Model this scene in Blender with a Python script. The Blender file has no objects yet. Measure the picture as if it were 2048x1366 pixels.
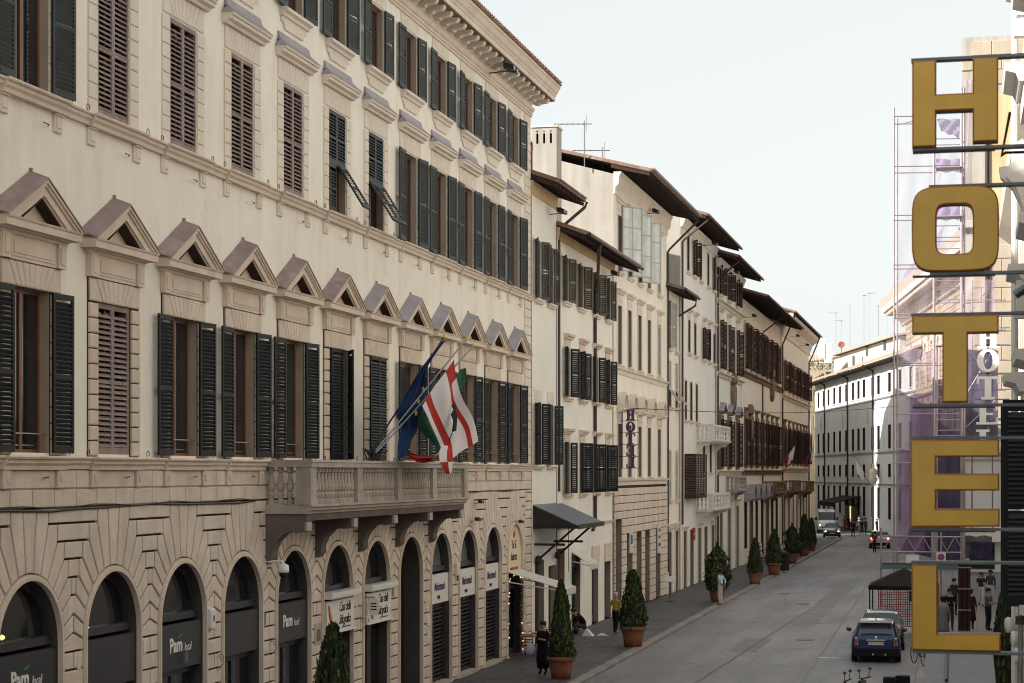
import bpy, math, random
from mathutils import Vector, Matrix
random.seed(7)
R = math.radians
scene = bpy.context.scene
col = scene.collection

# ------------------------------------------------------------------ camera
TH = math.atan(900 / 3800.0)
CT, ST = math.cos(TH), math.sin(TH)
FPX = 3800.0
CAMZ = 6.5
cd = bpy.data.cameras.new("street_camera")
cam = bpy.data.objects.new("street_camera", cd)
col.objects.link(cam)
scene.camera = cam
cam.location = (0, 0, CAMZ)
cam.rotation_euler = (R(90), 0, TH)
cd.sensor_width = 36
cd.lens = FPX / 2048 * 36
cd.shift_y = (945 - 683) / 2048.0
cd.clip_start = 0.2
cd.clip_end = 3000
cd.dof.use_dof = True
cd.dof.focus_distance = 62
cd.dof.aperture_fstop = 5.6

# ------------------------------------------------------------------ sky, sun, exposure
SUN = Vector((-0.66, -0.60, 0.47)).normalized()
SUN_EL = math.asin(SUN.z)
SUN_AZ = math.atan2(SUN.x, SUN.y)
world = bpy.data.worlds.new("World")
scene.world = world
world.use_nodes = True
nt = world.node_tree
for n in list(nt.nodes):
    nt.nodes.remove(n)
sky = nt.nodes.new("ShaderNodeTexSky")
sky.sky_type = 'NISHITA'
sky.sun_disc = False
sky.sun_elevation = SUN_EL
sky.sun_rotation = SUN_AZ
sky.altitude = 50
sky.air_density = 0.9
sky.dust_density = 2.0
sky.ozone_density = 0.6
hs = nt.nodes.new("ShaderNodeHueSaturation")
hs.inputs["Saturation"].default_value = 0.28
mx = nt.nodes.new("ShaderNodeMix")
mx.data_type = 'RGBA'
mx.inputs[0].default_value = 0.62
mx.inputs[7].default_value = (7.3, 7.6, 7.42, 1)
bg = nt.nodes.new("ShaderNodeBackground")
bg.inputs["Strength"].default_value = 0.078
wo = nt.nodes.new("ShaderNodeOutputWorld")
nt.links.new(sky.outputs[0], hs.inputs["Color"])
nt.links.new(hs.outputs[0], mx.inputs[6])
nt.links.new(mx.outputs[2], bg.inputs[0])
nt.links.new(bg.outputs[0], wo.inputs[0])

sd = bpy.data.lights.new("sun", 'SUN')
sd.energy = 4.3
sd.angle = R(0.6)
sd.color = (1.0, 0.945, 0.87)
sun = bpy.data.objects.new("sun", sd)
col.objects.link(sun)
sun.rotation_euler = SUN.to_track_quat('Z', 'Y').to_euler()

vs = scene.view_settings
vs.view_transform = 'Standard'
vs.look = 'None'
vs.exposure = 0.93
vs.gamma = 1.0
vs.use_curve_mapping = False
scene.render.film_transparent = False
try:
    scene.cycles.max_bounces = 7
    scene.cycles.diffuse_bounces = 4
    scene.cycles.glossy_bounces = 3
    scene.cycles.transparent_max_bounces = 24
    scene.cycles.use_denoising = True
    scene.cycles.filter_width = 1.05
    scene.cycles.sample_clamp_indirect = 6
except Exception:
    pass


# ------------------------------------------------------------------ measuring helpers
# the photograph was measured on a 2048 px wide frame; these turn a reading on a known plane into metres
def S(px, D):
    """distance along the street of a reading px on the facade plane X = -D"""
    z = FPX * D / (CT * (1924.0 - px))
    return (z - D * ST) / CT


def HZ(px, py, D):
    return CAMZ + (945.0 - py) / (1924.0 - px) * D / CT


def GP(px, py, h=0.0):
    """ground point (at height h) of a reading"""
    z = FPX * (CAMZ - h) / (py - 945.0)
    xc = (px - 1024.0) / FPX * z
    return Vector((xc * CT - z * ST, xc * ST + z * CT, h))


def PT(px, py, z):
    """point at camera depth z"""
    xc = (px - 1024.0) / FPX * z
    return Vector((xc * CT - z * ST, xc * ST + z * CT, CAMZ + (945 - py) / FPX * z))


# ------------------------------------------------------------------ materials
MATS = {}


def mat(name, c, rough=0.8, spec=0.3, var=0.12, vscale=0.8, streak=0.0, bump=0.15, bscale=25.0,
        metal=0.0, emit=None, estr=1.0, dirt=None, alpha=None, fine=0.0, coat=0.0):
    if name in MATS:
        return MATS[name]
    m = bpy.data.materials.new(name)
    m.use_nodes = True
    t = m.node_tree
    L = t.links
    b = t.nodes["Principled BSDF"]
    b.inputs["Roughness"].default_value = rough
    b.inputs["Metallic"].default_value = metal
    b.inputs["Specular IOR Level"].default_value = spec
    if coat:
        b.inputs["Coat Weight"].default_value = coat
        b.inputs["Coat Roughness"].default_value = 0.06
    geo = t.nodes.new("ShaderNodeNewGeometry")
    cur = None

    def noise(scale, sc3=(1, 1, 1), det=4.0, rgh=0.6):
        mp = t.nodes.new("ShaderNodeMapping")
        mp.inputs["Scale"].default_value = sc3
        n = t.nodes.new("ShaderNodeTexNoise")
        n.inputs["Scale"].default_value = scale
        n.inputs["Detail"].default_value = det
        n.inputs["Roughness"].default_value = rgh
        L.new(geo.outputs["Position"], mp.inputs[0])
        L.new(mp.outputs[0], n.inputs["Vector"])
        return n.outputs["Fac"]

    def ramp(fac, lo, hi, p0=0.3, p1=0.7):
        r = t.nodes.new("ShaderNodeValToRGB")
        r.color_ramp.elements[0].position = p0
        r.color_ramp.elements[1].position = p1
        r.color_ramp.elements[0].color = lo
        r.color_ramp.elements[1].color = hi
        L.new(fac, r.inputs[0])
        return r.outputs[0]

    def mul(a, bcol, f=1.0):
        k = t.nodes.new("ShaderNodeMix")
        k.data_type = 'RGBA'
        k.blend_type = 'MULTIPLY'
        k.inputs[0].default_value = f
        if isinstance(a, tuple):
            k.inputs[6].default_value = a
        else:
            L.new(a, k.inputs[6])
        L.new(bcol, k.inputs[7])
        return k.outputs[2]
    base = (c[0], c[1], c[2], 1)
    cur = base
    if var:
        lo = 1 - var
        cur = mul(cur, ramp(noise(vscale), (lo, lo, lo, 1), (1.0, 1.0, 1.0, 1)))
    if streak:
        lo = 1 - streak
        cur = mul(cur, ramp(noise(2.2, (1, 1, 0.07), 5.0), (lo, lo * 0.98, lo * 0.95, 1), (1, 1, 1, 1), 0.32, 0.62))
    if fine:
        lo = 1 - fine
        cur = mul(cur, ramp(noise(30, (1, 1, 1), 2.0), (lo, lo, lo, 1), (1, 1, 1, 1), 0.35, 0.6))
    if dirt:
        k = t.nodes.new("ShaderNodeMix")
        k.data_type = 'RGBA'
        f = ramp(noise(0.9, (1, 1, 0.5), 6.0, 0.7), (0, 0, 0, 1), (1, 1, 1, 1), 0.52, 0.75)
        L.new(f, k.inputs[0])
        if isinstance(cur, tuple):
            k.inputs[6].default_value = cur
        else:
            L.new(cur, k.inputs[6])
        k.inputs[7].default_value = (dirt[0], dirt[1], dirt[2], 1)
        cur = k.outputs[2]
    if isinstance(cur, tuple):
        b.inputs["Base Color"].default_value = cur
    else:
        L.new(cur, b.inputs["Base Color"])
    if bump:
        bp = t.nodes.new("ShaderNodeBump")
        bp.inputs["Strength"].default_value = bump
        bp.inputs["Distance"].default_value = 0.02
        L.new(noise(bscale, (1, 1, 1), 3.0), bp.inputs["Height"])
        L.new(bp.outputs[0], b.inputs["Normal"])
    if emit:
        b.inputs["Emission Color"].default_value = (*emit, 1)
        b.inputs["Emission Strength"].default_value = estr
    if alpha is not None:
        b.inputs["Alpha"].default_value = alpha
    MATS[name] = m
    return m


plaster_cream = mat("plaster_cream", (0.87, 0.82, 0.73), 0.9, 0.15, 0.07, 0.35, 0.05, 0.14, 14, dirt=(0.72, 0.65, 0.56))
plaster_white = mat("plaster_white", (0.85, 0.825, 0.765), 0.9, 0.15, 0.10, 0.4, 0.035, 0.12, 12)
plaster_old = mat("plaster_old", (0.44, 0.415, 0.37), 0.92, 0.1, 0.16, 0.5, 0.22, 0.3, 8, dirt=(0.38, 0.35, 0.30))
plaster_beige = mat("plaster_beige", (0.70, 0.60, 0.45), 0.9, 0.15, 0.15, 0.5, 0.15, 0.12, 12)
plaster_ochre = mat("plaster_ochre", (0.66, 0.47, 0.28), 0.9, 0.15, 0.15, 0.5, 0.2, 0.12, 12)
plaster_grey = mat("plaster_grey", (0.70, 0.73, 0.735), 0.9, 0.15, 0.12, 0.3, 0.12, 0.1, 12)
stone_pink = mat("stone_pink", (0.78, 0.675, 0.58), 0.9, 0.15, 0.20, 1.3, 0.13, 0.35, 18, fine=0.08)
stone_trim = mat("stone_trim", (0.75, 0.635, 0.53), 0.88, 0.15, 0.16, 1.2, 0.08, 0.2, 20, fine=0.05)
stone_frame = mat("stone_frame", (0.76, 0.685, 0.595), 0.88, 0.15, 0.10, 1.0, 0.06, 0.15, 20)
stone_grey = mat("stone_grey", (0.50, 0.445, 0.39), 0.9, 0.2, 0.22, 1.2, 0.2, 0.3, 20, fine=0.1)
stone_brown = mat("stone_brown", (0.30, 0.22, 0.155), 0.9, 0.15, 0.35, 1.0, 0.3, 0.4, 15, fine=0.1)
stone_ashlar = mat("stone_ashlar", (0.45, 0.38, 0.30), 0.9, 0.15, 0.15, 0.8, 0.1, 0.2, 12)
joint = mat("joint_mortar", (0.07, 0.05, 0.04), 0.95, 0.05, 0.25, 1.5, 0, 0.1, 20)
slate_mauve = mat("slate_mauve", (0.33, 0.245, 0.245), 0.5, 0.4, 0.3, 2.5, 0.15, 0.2, 25, dirt=(0.45, 0.40, 0.37))
slate_grey = mat("slate_grey", (0.36, 0.33, 0.36), 0.5, 0.4, 0.25, 2.5, 0.1, 0.1, 25)
green_dark = mat("shutter_green_dark", (0.014, 0.018, 0.020), 0.6, 0.22, 0.3, 3, 0, 0.05, 30)
green_skylit = mat("shutter_green_skylit", (0.036, 0.047, 0.050), 0.55, 0.25, 0.3, 3, 0, 0.05, 30)  # upper storey shutters, lightened in the colour for reflected sky
green_worn = mat("shutter_green_worn", (0.10, 0.125, 0.115), 0.6, 0.3, 0.4, 4, 0, 0.05, 30)
mauve_faded = mat("shutter_faded_mauve", (0.34, 0.275, 0.255), 0.8, 0.15, 0.3, 5, 0.15, 0.2, 40, dirt=(0.46, 0.41, 0.38))
brown_shutter = mat("shutter_brown", (0.060, 0.032, 0.026), 0.65, 0.2, 0.4, 4, 0, 0.05, 30)
slat_green_lit = mat("slat_green_lit", (0.034, 0.043, 0.048), 0.42, 0.45, 0.3, 3, 0, 0)  # slats lighter than their frames, skylight they catch put into the colour
slat_green_pale_lit = mat("slat_green_pale_lit", (0.085, 0.10, 0.104), 0.45, 0.45, 0.3, 3, 0, 0)
olive_shutter = mat("shutter_olive", (0.085, 0.080, 0.060), 0.6, 0.3, 0.35, 4, 0, 0.05, 30)
pale_shutter = mat("shutter_pale", (0.50, 0.49, 0.46), 0.7, 0.2, 0.2, 3, 0, 0.05, 30)
wood_red = mat("window_wood", (0.25, 0.095, 0.05), 0.45, 0.4, 0.3, 3, 0, 0.05, 30)
wood_dark = mat("wood_dark", (0.032, 0.015, 0.012), 0.55, 0.35, 0.3, 3, 0, 0.1, 20)
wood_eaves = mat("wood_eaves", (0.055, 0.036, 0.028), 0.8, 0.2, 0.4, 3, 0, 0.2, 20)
glass = mat("window_glass", (0.018, 0.02, 0.024), 0.06, 0.55, 0.3, 1.5, 0, 0.0)
far_glass = mat("far_glass", (0.02, 0.02, 0.024), 0.45, 0.15, 0.3, 1.5, 0, 0.0)
glass_pale = mat("window_glass_curtained", (0.20, 0.23, 0.24), 0.15, 0.5, 0.5, 1.2, 0, 0.0)
white_paint = mat("white_paint", (0.76, 0.75, 0.72), 0.4, 0.4, 0.08, 2, 0, 0.0)
white_panel = mat("white_panel", (0.72, 0.70, 0.66), 0.5, 0.3, 0.06, 2, 0, 0.0)
charcoal = mat("charcoal_panel", (0.040, 0.040, 0.048), 0.35, 0.4, 0.12, 1.5, 0, 0.0)
metal_dark = mat("metal_dark", (0.028, 0.026, 0.028), 0.5, 0.4, 0.3, 4, 0, 0.05, 30, metal=0.3)
metal_grey = mat("metal_grey", (0.17, 0.20, 0.22), 0.45, 0.4, 0.3, 4, 0, 0.05, 30, metal=0.3)
metal_steel = mat("metal_steel", (0.35, 0.34, 0.35), 0.4, 0.5, 0.25, 3, 0, 0.05, 30, metal=0.8)
pipe_brown = mat("pipe_brown", (0.06, 0.038, 0.034), 0.5, 0.4, 0.3, 3, 0, 0.05, 30)
roof_tile = mat("roof_tile", (0.30, 0.19, 0.14), 0.9, 0.1, 0.45, 6, 0, 0.4, 20, dirt=(0.33, 0.30, 0.25))
gutter_metal = mat("gutter_metal", (0.24, 0.20, 0.19), 0.5, 0.4, 0.3, 2, 0, 0.05, 20)
terracotta = mat("terracotta", (0.27, 0.105, 0.062), 0.85, 0.2, 0.3, 5, 0, 0.15, 30, dirt=(0.24, 0.15, 0.11))
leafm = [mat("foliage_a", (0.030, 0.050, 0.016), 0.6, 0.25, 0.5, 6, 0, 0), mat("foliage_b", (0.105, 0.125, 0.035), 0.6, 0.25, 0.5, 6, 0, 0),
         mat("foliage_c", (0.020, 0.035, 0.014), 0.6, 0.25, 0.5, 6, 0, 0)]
bark = mat("bark", (0.08, 0.06, 0.045), 0.9, 0.1)
yellow_sign = mat("yellow_enamel", (0.74, 0.455, 0.045), 0.26, 0.4, 0.22, 1.6, 0.10, 0.0, coat=0.25)
maroon_edge = mat("maroon_edge", (0.055, 0.012, 0.018), 0.4, 0.4, 0.2, 3, 0, 0)
black_rubber = mat("black_rubber", (0.012, 0.012, 0.013), 0.8, 0.2, 0.2, 4, 0, 0)
chrome = mat("chrome", (0.7, 0.7, 0.72), 0.12, 0.6, 0, 1, 0, 0, metal=1.0)
blue_paint = mat("car_blue", (0.006, 0.026, 0.085), 0.34, 0.4, 0, 1, 0, 0, coat=0.5, metal=0.3)
black_paint = mat("car_black", (0.012, 0.013, 0.016), 0.28, 0.5, 0, 1, 0, 0, coat=1.0)
white_car = mat("car_white", (0.62, 0.62, 0.63), 0.3, 0.5, 0, 1, 0, 0, coat=1.0)
silver_van = mat("van_white", (0.55, 0.58, 0.60), 0.35, 0.5, 0.05, 1, 0, 0, coat=0.6)
red_lens = mat("red_lens", (0.30, 0.012, 0.012), 0.2, 0.5, 0, 1, 0, 0, coat=1.0)
red_lit = mat("tail_light_lit", (0.4, 0.02, 0.02), 0.3, 0.5, 0, 1, 0, 0, emit=(1.0, 0.10, 0.06), estr=6)
lamp_lit = mat("headlight_lit", (0.9, 0.9, 0.85), 0.3, 0.5, 0, 1, 0, 0, emit=(1.0, 0.93, 0.78), estr=34)
warm_lit = mat("warm_bulb", (0.9, 0.7, 0.4), 0.3, 0.5, 0, 1, 0, 0, emit=(1.0, 0.66, 0.30), estr=0.7)
tube_lit = mat("shop_tube", (0.9, 0.9, 0.7), 0.3, 0.5, 0, 1, 0, 0, emit=(0.80, 0.90, 0.55), estr=1.1)
plate_white = mat("plate_white", (0.62, 0.62, 0.60), 0.5, 0.3, 0, 1, 0, 0)
ink_black = mat("ink_black", (0.015, 0.014, 0.016), 0.6, 0.2, 0, 1, 0, 0)
ink_purple = mat("ink_purple", (0.085, 0.042, 0.125), 0.6, 0.2, 0, 1, 0, 0)
ink_green = mat("ink_green", (0.03, 0.30, 0.10), 0.6, 0.2, 0, 1, 0, 0)
ink_red = mat("ink_red", (0.45, 0.05, 0.03), 0.6, 0.2, 0, 1, 0, 0)
ink_blue = mat("ink_blue", (0.03, 0.12, 0.30), 0.6, 0.2, 0, 1, 0, 0)
canvas_white = mat("canvas_white", (0.62, 0.60, 0.55), 0.85, 0.1, 0.15, 2, 0, 0.1, 30)
canvas_black = mat("canvas_black", (0.018, 0.015, 0.016), 0.85, 0.15, 0.3, 2, 0, 0.1, 30)
canvas_grey = mat("canvas_grey", (0.115, 0.135, 0.15), 0.6, 0.3, 0.2, 1.5, 0, 0.1, 30)
flag_blue = mat("flag_blue", (0.008, 0.030, 0.11), 0.75, 0.2, 0.1, 2, 0, 0.05, 30)
flag_white = mat("flag_white", (0.72, 0.68, 0.70), 0.75, 0.2, 0.06, 2, 0, 0.05, 30)
flag_red = mat("flag_red", (0.42, 0.026, 0.022), 0.75, 0.2, 0.1, 2, 0, 0.05, 30)
flag_green = mat("flag_green", (0.02, 0.13, 0.07), 0.75, 0.2, 0.1, 2, 0, 0.05, 30)
star_yellow = mat("star_yellow", (0.60, 0.48, 0.05), 0.7, 0.2, 0, 1, 0, 0)
crate_ink = ink_black


def mat_brick(name, c, cj, bw, bh, rough=0.85, axes=(0, 1), mort=0.02, var=0.2, spec=0.3, offset=0.5, streaks=0.0):
    """stone slabs laid in bond, too far away to be picked apart"""
    m = bpy.data.materials.new(name)
    m.use_nodes = True
    t = m.node_tree
    L = t.links
    b = t.nodes["Principled BSDF"]
    b.inputs["Roughness"].default_value = rough
    b.inputs["Specular IOR Level"].default_value = spec
    g = t.nodes.new("ShaderNodeNewGeometry")
    sx = t.nodes.new("ShaderNodeSeparateXYZ")
    cx = t.nodes.new("ShaderNodeCombineXYZ")
    L.new(g.outputs["Position"], sx.inputs[0])
    L.new(sx.outputs[axes[0]], cx.inputs[0])
    L.new(sx.outputs[axes[1]], cx.inputs[1])
    br = t.nodes.new("ShaderNodeTexBrick")
    br.inputs["Scale"].default_value = 1
    br.inputs["Brick Width"].default_value = bw
    br.inputs["Row Height"].default_value = bh
    br.inputs["Mortar Size"].default_value = mort
    br.offset = offset
    br.inputs["Color1"].default_value = (*c, 1)
    br.inputs["Color2"].default_value = (*[v * (1 - var) for v in c], 1)
    br.inputs["Mortar"].default_value = (*cj, 1)
    L.new(cx.outputs[0], br.inputs["Vector"])
    no = t.nodes.new("ShaderNodeTexNoise")
    no.inputs["Scale"].default_value = 0.5
    no.inputs["Detail"].default_value = 7
    no.inputs["Roughness"].default_value = 0.7
    L.new(g.outputs["Position"], no.inputs["Vector"])
    rp = t.nodes.new("ShaderNodeValToRGB")
    rp.color_ramp.elements[0].position = 0.3
    rp.color_ramp.elements[1].position = 0.7
    rp.color_ramp.elements[0].color = (0.68, 0.68, 0.70, 1)
    rp.color_ramp.elements[1].color = (1.15, 1.13, 1.1, 1)
    L.new(no.outputs[0], rp.inputs[0])
    k = t.nodes.new("ShaderNodeMix")
    k.data_type = 'RGBA'
    k.blend_type = 'MULTIPLY'
    k.inputs[0].default_value = 1
    L.new(br.outputs[0], k.inputs[6])
    L.new(rp.outputs[0], k.inputs[7])
    L.new(k.outputs[2], b.inputs["Base Color"])
    bp = t.nodes.new("ShaderNodeBump")
    bp.inputs["Strength"].default_value = 0.3
    bp.inputs["Distance"].default_value = 0.02
    L.new(k.outputs[2], bp.inputs["Height"])
    L.new(bp.outputs[0], b.inputs["Normal"])
    return m


def mat_road():
    m = bpy.data.materials.new("asphalt")
    m.use_nodes = True
    t = m.node_tree
    L = t.links
    b = t.nodes["Principled BSDF"]
    b.inputs["Specular IOR Level"].default_value = 0.5
    g = t.nodes.new("ShaderNodeNewGeometry")

    def noise(scale, sc3, det=6, rg=0.65):
        mp = t.nodes.new("ShaderNodeMapping")
        mp.inputs["Scale"].default_value = sc3
        n = t.nodes.new("ShaderNodeTexNoise")
        n.inputs["Scale"].default_value = scale
        n.inputs["Detail"].default_value = det
        n.inputs["Roughness"].default_value = rg
        L.new(g.outputs["Position"], mp.inputs[0])
        L.new(mp.outputs[0], n.inputs["Vector"])
        return n.outputs["Fac"]

    def ramp(f, a, c, p0, p1):
        r = t.nodes.new("ShaderNodeValToRGB")
        r.color_ramp.elements[0].position = p0
        r.color_ramp.elements[1].position = p1
        r.color_ramp.elements[0].color = a
        r.color_ramp.elements[1].color = c
        L.new(f, r.inputs[0])
        return r.outputs[0]

    def mix(a, c, f=1.0, mode='MULTIPLY'):
        k = t.nodes.new("ShaderNodeMix")
        k.data_type = 'RGBA'
        k.blend_type = mode
        k.inputs[0].default_value = f
        for s, i in ((a, 6), (c, 7)):
            if isinstance(s, tuple):
                k.inputs[i].default_value = s
            else:
                L.new(s, k.inputs[i])
        return k.outputs[2]
    c = ramp(noise(0.55, (1, 0.12, 1)), (0.150, 0.150, 0.165, 1), (0.262, 0.258, 0.272, 1), 0.3, 0.7)
    c = mix(c, ramp(noise(0.35, (0.5, 0.10, 1), 3), (0.72, 0.72, 0.74, 1), (1.1, 1.1, 1.1, 1), 0.35, 0.65))
    c = mix(c, ramp(noise(40, (1, 1, 1), 2), (0.85, 0.85, 0.85, 1), (1.1, 1.1, 1.1, 1), 0.3, 0.7))
    # wandering cracks
    v = t.nodes.new("ShaderNodeTexVoronoi")
    v.feature = 'DISTANCE_TO_EDGE'
    v.inputs["Scale"].default_value = 0.22
    mp = t.nodes.new("ShaderNodeMapping")
    mp.inputs["Scale"].default_value = (1.6, 0.5, 1)
    wn = t.nodes.new("ShaderNodeTexNoise")
    wn.inputs["Scale"].default_value = 1.2
    L.new(g.outputs["Position"], wn.inputs["Vector"])
    ad = t.nodes.new("ShaderNodeVectorMath")
    ad.operation = 'ADD'
    L.new(g.outputs["Position"], ad.inputs[0])
    L.new(wn.outputs["Color"], ad.inputs[1])
    L.new(ad.outputs[0], mp.inputs[0])
    L.new(mp.outputs[0], v.inputs["Vector"])
    c = mix(c, ramp(v.outputs["Distance"], (0.62, 0.62, 0.62, 1), (1, 1, 1, 1), 0.0, 0.012))
    L.new(c, b.inputs["Base Color"])
    rr = t.nodes.new("ShaderNodeMapRange")
    rr.inputs["To Min"].default_value = 0.42
    rr.inputs["To Max"].default_value = 0.72
    L.new(noise(0.5, (1, 0.2, 1), 5), rr.inputs[0])
    L.new(rr.outputs[0], b.inputs["Roughness"])
    bp = t.nodes.new("ShaderNodeBump")
    bp.inputs["Strength"].default_value = 0.25
    bp.inputs["Distance"].default_value = 0.01
    L.new(noise(60, (1, 1, 1), 2), bp.inputs["Height"])
    L.new(bp.outputs[0], b.inputs["Normal"])
    return m


asphalt = mat_road()
paving = mat_brick("pietra_paving", (0.105, 0.10, 0.112), (0.045, 0.042, 0.046), 0.9, 0.45, 0.6, (1, 0), 0.025, 0.3)
kerb_stone = mat_brick("kerb_granite", (0.26, 0.245, 0.235), (0.10, 0.09, 0.09), 1.1, 40, 0.7, (1, 0), 0.02, 0.15)


# ------------------------------------------------------------------ mesh building helpers
class MB:
    def __init__(s):
        s.v = []
        s.f = []
        s.m = []

    def add(s, vs_, fs, m=0):
        o = len(s.v)
        s.v += [tuple(p) for p in vs_]
        for f in fs:
            s.f.append(tuple(i + o for i in f))
            s.m.append(m)
        return s

    def box(s, x0, x1, y0, y1, z0, z1, m=0):
        if x0 > x1:
            x0, x1 = x1, x0
        if y0 > y1:
            y0, y1 = y1, y0
        if z0 > z1:
            z0, z1 = z1, z0
        return s.add([(x0, y0, z0), (x1, y0, z0), (x1, y1, z0), (x0, y1, z0), (x0, y0, z1), (x1, y0, z1), (x1, y1, z1), (x0, y1, z1)],
                     [(0, 3, 2, 1), (4, 5, 6, 7), (0, 1, 5, 4), (1, 2, 6, 5), (2, 3, 7, 6), (3, 0, 4, 7)], m)

    def hexa(s, p, m=0):
        return s.add(p, [(0, 3, 2, 1), (4, 5, 6, 7), (0, 1, 5, 4), (1, 2, 6, 5), (2, 3, 7, 6), (3, 0, 4, 7)], m)

    def quad(s, a, b, c, d, m=0):
        return s.add([a, b, c, d], [(0, 1, 2, 3)], m)

    def prism_y(s, pts, y0, y1, m=0, back=False):
        """polygon in x,z swept from y0 (front) to y1"""
        n = len(pts)
        vs_ = [(x, y0, z) for x, z in pts] + [(x, y1, z) for x, z in pts]
        fs = [tuple(range(n))] + [(i, i + n, (i + 1) % n + n, (i + 1) % n) for i in range(n)]
        if back:
            fs.append(tuple(range(2 * n - 1, n - 1, -1)))
        return s.add(vs_, fs, m)

    def prism_x(s, pts, x0, x1, m=0):
        """profile in y,z swept along x"""
        n = len(pts)
        vs_ = [(x0, y, z) for y, z in pts] + [(x1, y, z) for y, z in pts]
        fs = [tuple(range(n)), tuple(range(2 * n - 1, n - 1, -1))] + [(i, i + n, (i + 1) % n + n, (i + 1) % n) for i in range(n)]
        return s.add(vs_, fs, m)

    def prism_z(s, pts, z0, z1, m=0):
        n = len(pts)
        vs_ = [(x, y, z0) for x, y in pts] + [(x, y, z1) for x, y in pts]
        fs = [tuple(range(n))[::-1], tuple(range(n, 2 * n))] + [(i, (i + 1) % n, (i + 1) % n + n, i + n) for i in range(n)]
        return s.add(vs_, fs, m)

    def stone(s, pts, t=0.05, c=0.03, m=0, gap=0.013):
        """one dressed block: outline in x,z, proud by t, chamfered by c, gap left for the joint"""
        if gap:
            pts = inset(pts, gap)
        ins = inset(pts, c)
        n = len(pts)
        vs_ = [(x, 0.0, z) for x, z in pts] + [(x, -t + c * 0.8, z) for x, z in pts] + [(x, -t, z) for x, z in ins]
        fs = []
        for i in range(n):
            j = (i + 1) % n
            fs.append((i, j, j + n, i + n))
            fs.append((i + n, j + n, j + 2 * n, i + 2 * n))
        fs.append(tuple(range(2 * n, 3 * n)))
        return s.add(vs_, fs, m)

    def tube(s, pts, r, n=6, m=0, r2=None):
        pts = [Vector(p) for p in pts]
        rings = []
        for i, p in enumerate(pts):
            if i == 0:
                d = pts[1] - p
            elif i == len(pts) - 1:
                d = p - pts[i - 1]
            else:
                d = (pts[i + 1] - p).normalized() + (p - pts[i - 1]).normalized()
            d.normalize()
            a = Vector((0, 0, 1)) if abs(d.z) < 0.9 else Vector((1, 0, 0))
            u = d.cross(a).normalized()
            w = d.cross(u).normalized()
            rr = r if r2 is None else r + (r2 - r) * i / (len(pts) - 1)
            rings.append([p + u * (rr * math.cos(2 * math.pi * k / n)) + w * (rr * math.sin(2 * math.pi * k / n)) for k in range(n)])
        vs_ = [q for rg in rings for q in rg]
        fs = []
        for i in range(len(rings) - 1):
            for k in range(n):
                a = i * n + k
                b = i * n + (k + 1) % n
                fs.append((a, b, b + n, a + n))
        fs.append(tuple(range(n))[::-1])
        fs.append(tuple(range(len(vs_) - n, len(vs_))))
        return s.add(vs_, fs, m)

    def lathe(s, prof, cx=0, cy=0, n=12, m=0, z0=0, ph=0.0, sx=1, sy=1):
        vs_ = []
        for r, z in prof:
            for k in range(n):
                a = 2 * math.pi * k / n + ph
                vs_.append((cx + sx * r * math.cos(a), cy + sy * r * math.sin(a), z0 + z))
        fs = []
        for i in range(len(prof) - 1):
            for k in range(n):
                a = i * n + k
                b = i * n + (k + 1) % n
                fs.append((a, b, b + n, a + n))
        fs.append(tuple(range(n))[::-1])
        fs.append(tuple(range(len(vs_) - n, len(vs_))))
        return s.add(vs_, fs, m)

    def xf(s, mtx):
        s.v = [tuple(mtx @ Vector(p)) for p in s.v]
        return s

    def mesh(s, name, mats, smooth=False):
        me = bpy.data.meshes.new(name)
        me.from_pydata(s.v, [], s.f)
        if not isinstance(mats, (list, tuple)):
            mats = [mats]
        for k in mats:
            me.materials.append(k)
        if len(mats) > 1:
            me.polygons.foreach_set("material_index", s.m)
        if smooth:
            me.polygons.foreach_set("use_smooth", [True] * len(me.polygons))
        me.update()
        return me

    def obj(s, name, mats, parent=None, loc=(0, 0, 0), rz=0.0, smooth=False):
        return put(name, s.mesh(name, mats, smooth), parent, loc, rz)


def put(name, me, parent=None, loc=(0, 0, 0), rz=0.0, rot=None, sc=None):
    o = bpy.data.objects.new(name, me)
    col.objects.link(o)
    if parent is not None:
        o.parent = parent
    o.location = loc
    o.rotation_euler = rot if rot else (0, 0, rz)
    if sc:
        o.scale = sc
    return o


def inset(pts, d):
    n = len(pts)
    area = sum(pts[i][0] * pts[(i + 1) % n][1] - pts[(i + 1) % n][0] * pts[i][1] for i in range(n))
    sg = 1 if area > 0 else -1
    out = []
    for i in range(n):
        p0, p1, p2 = pts[i - 1], pts[i], pts[(i + 1) % n]
        e1 = (p1[0] - p0[0], p1[1] - p0[1])
        e2 = (p2[0] - p1[0], p2[1] - p1[1])
        l1 = math.hypot(*e1) or 1e-6
        l2 = math.hypot(*e2) or 1e-6
        n1 = (-e1[1] / l1 * sg, e1[0] / l1 * sg)
        n2 = (-e2[1] / l2 * sg, e2[0] / l2 * sg)
        k = 1 + n1[0] * n2[0] + n1[1] * n2[1]
        k = max(k, 0.35)
        out.append((p1[0] + d * (n1[0] + n2[0]) / k, p1[1] + d * (n1[1] + n2[1]) / k))
    return out


def thing(name, label, cat, loc=(0, 0, 0), rz=0.0, group=None):
    o = bpy.data.objects.new(name, None)
    o.empty_display_size = 0.5
    col.objects.link(o)
    o.location = loc
    o.rotation_euler = (0, 0, rz)
    return tag(o, label, cat, group)


def tag(o, label=None, cat=None, group=None, kind=None):
    if label:
        o["label"] = label
    if cat:
        o["category"] = cat
    if group:
        o["group"] = group
    if kind:
        o["kind"] = kind
    return o


def children_map():
    d = {}
    for o in col.objects:
        if o.parent is not None:
            d.setdefault(o.parent.name, []).append(o)
    return d


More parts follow.
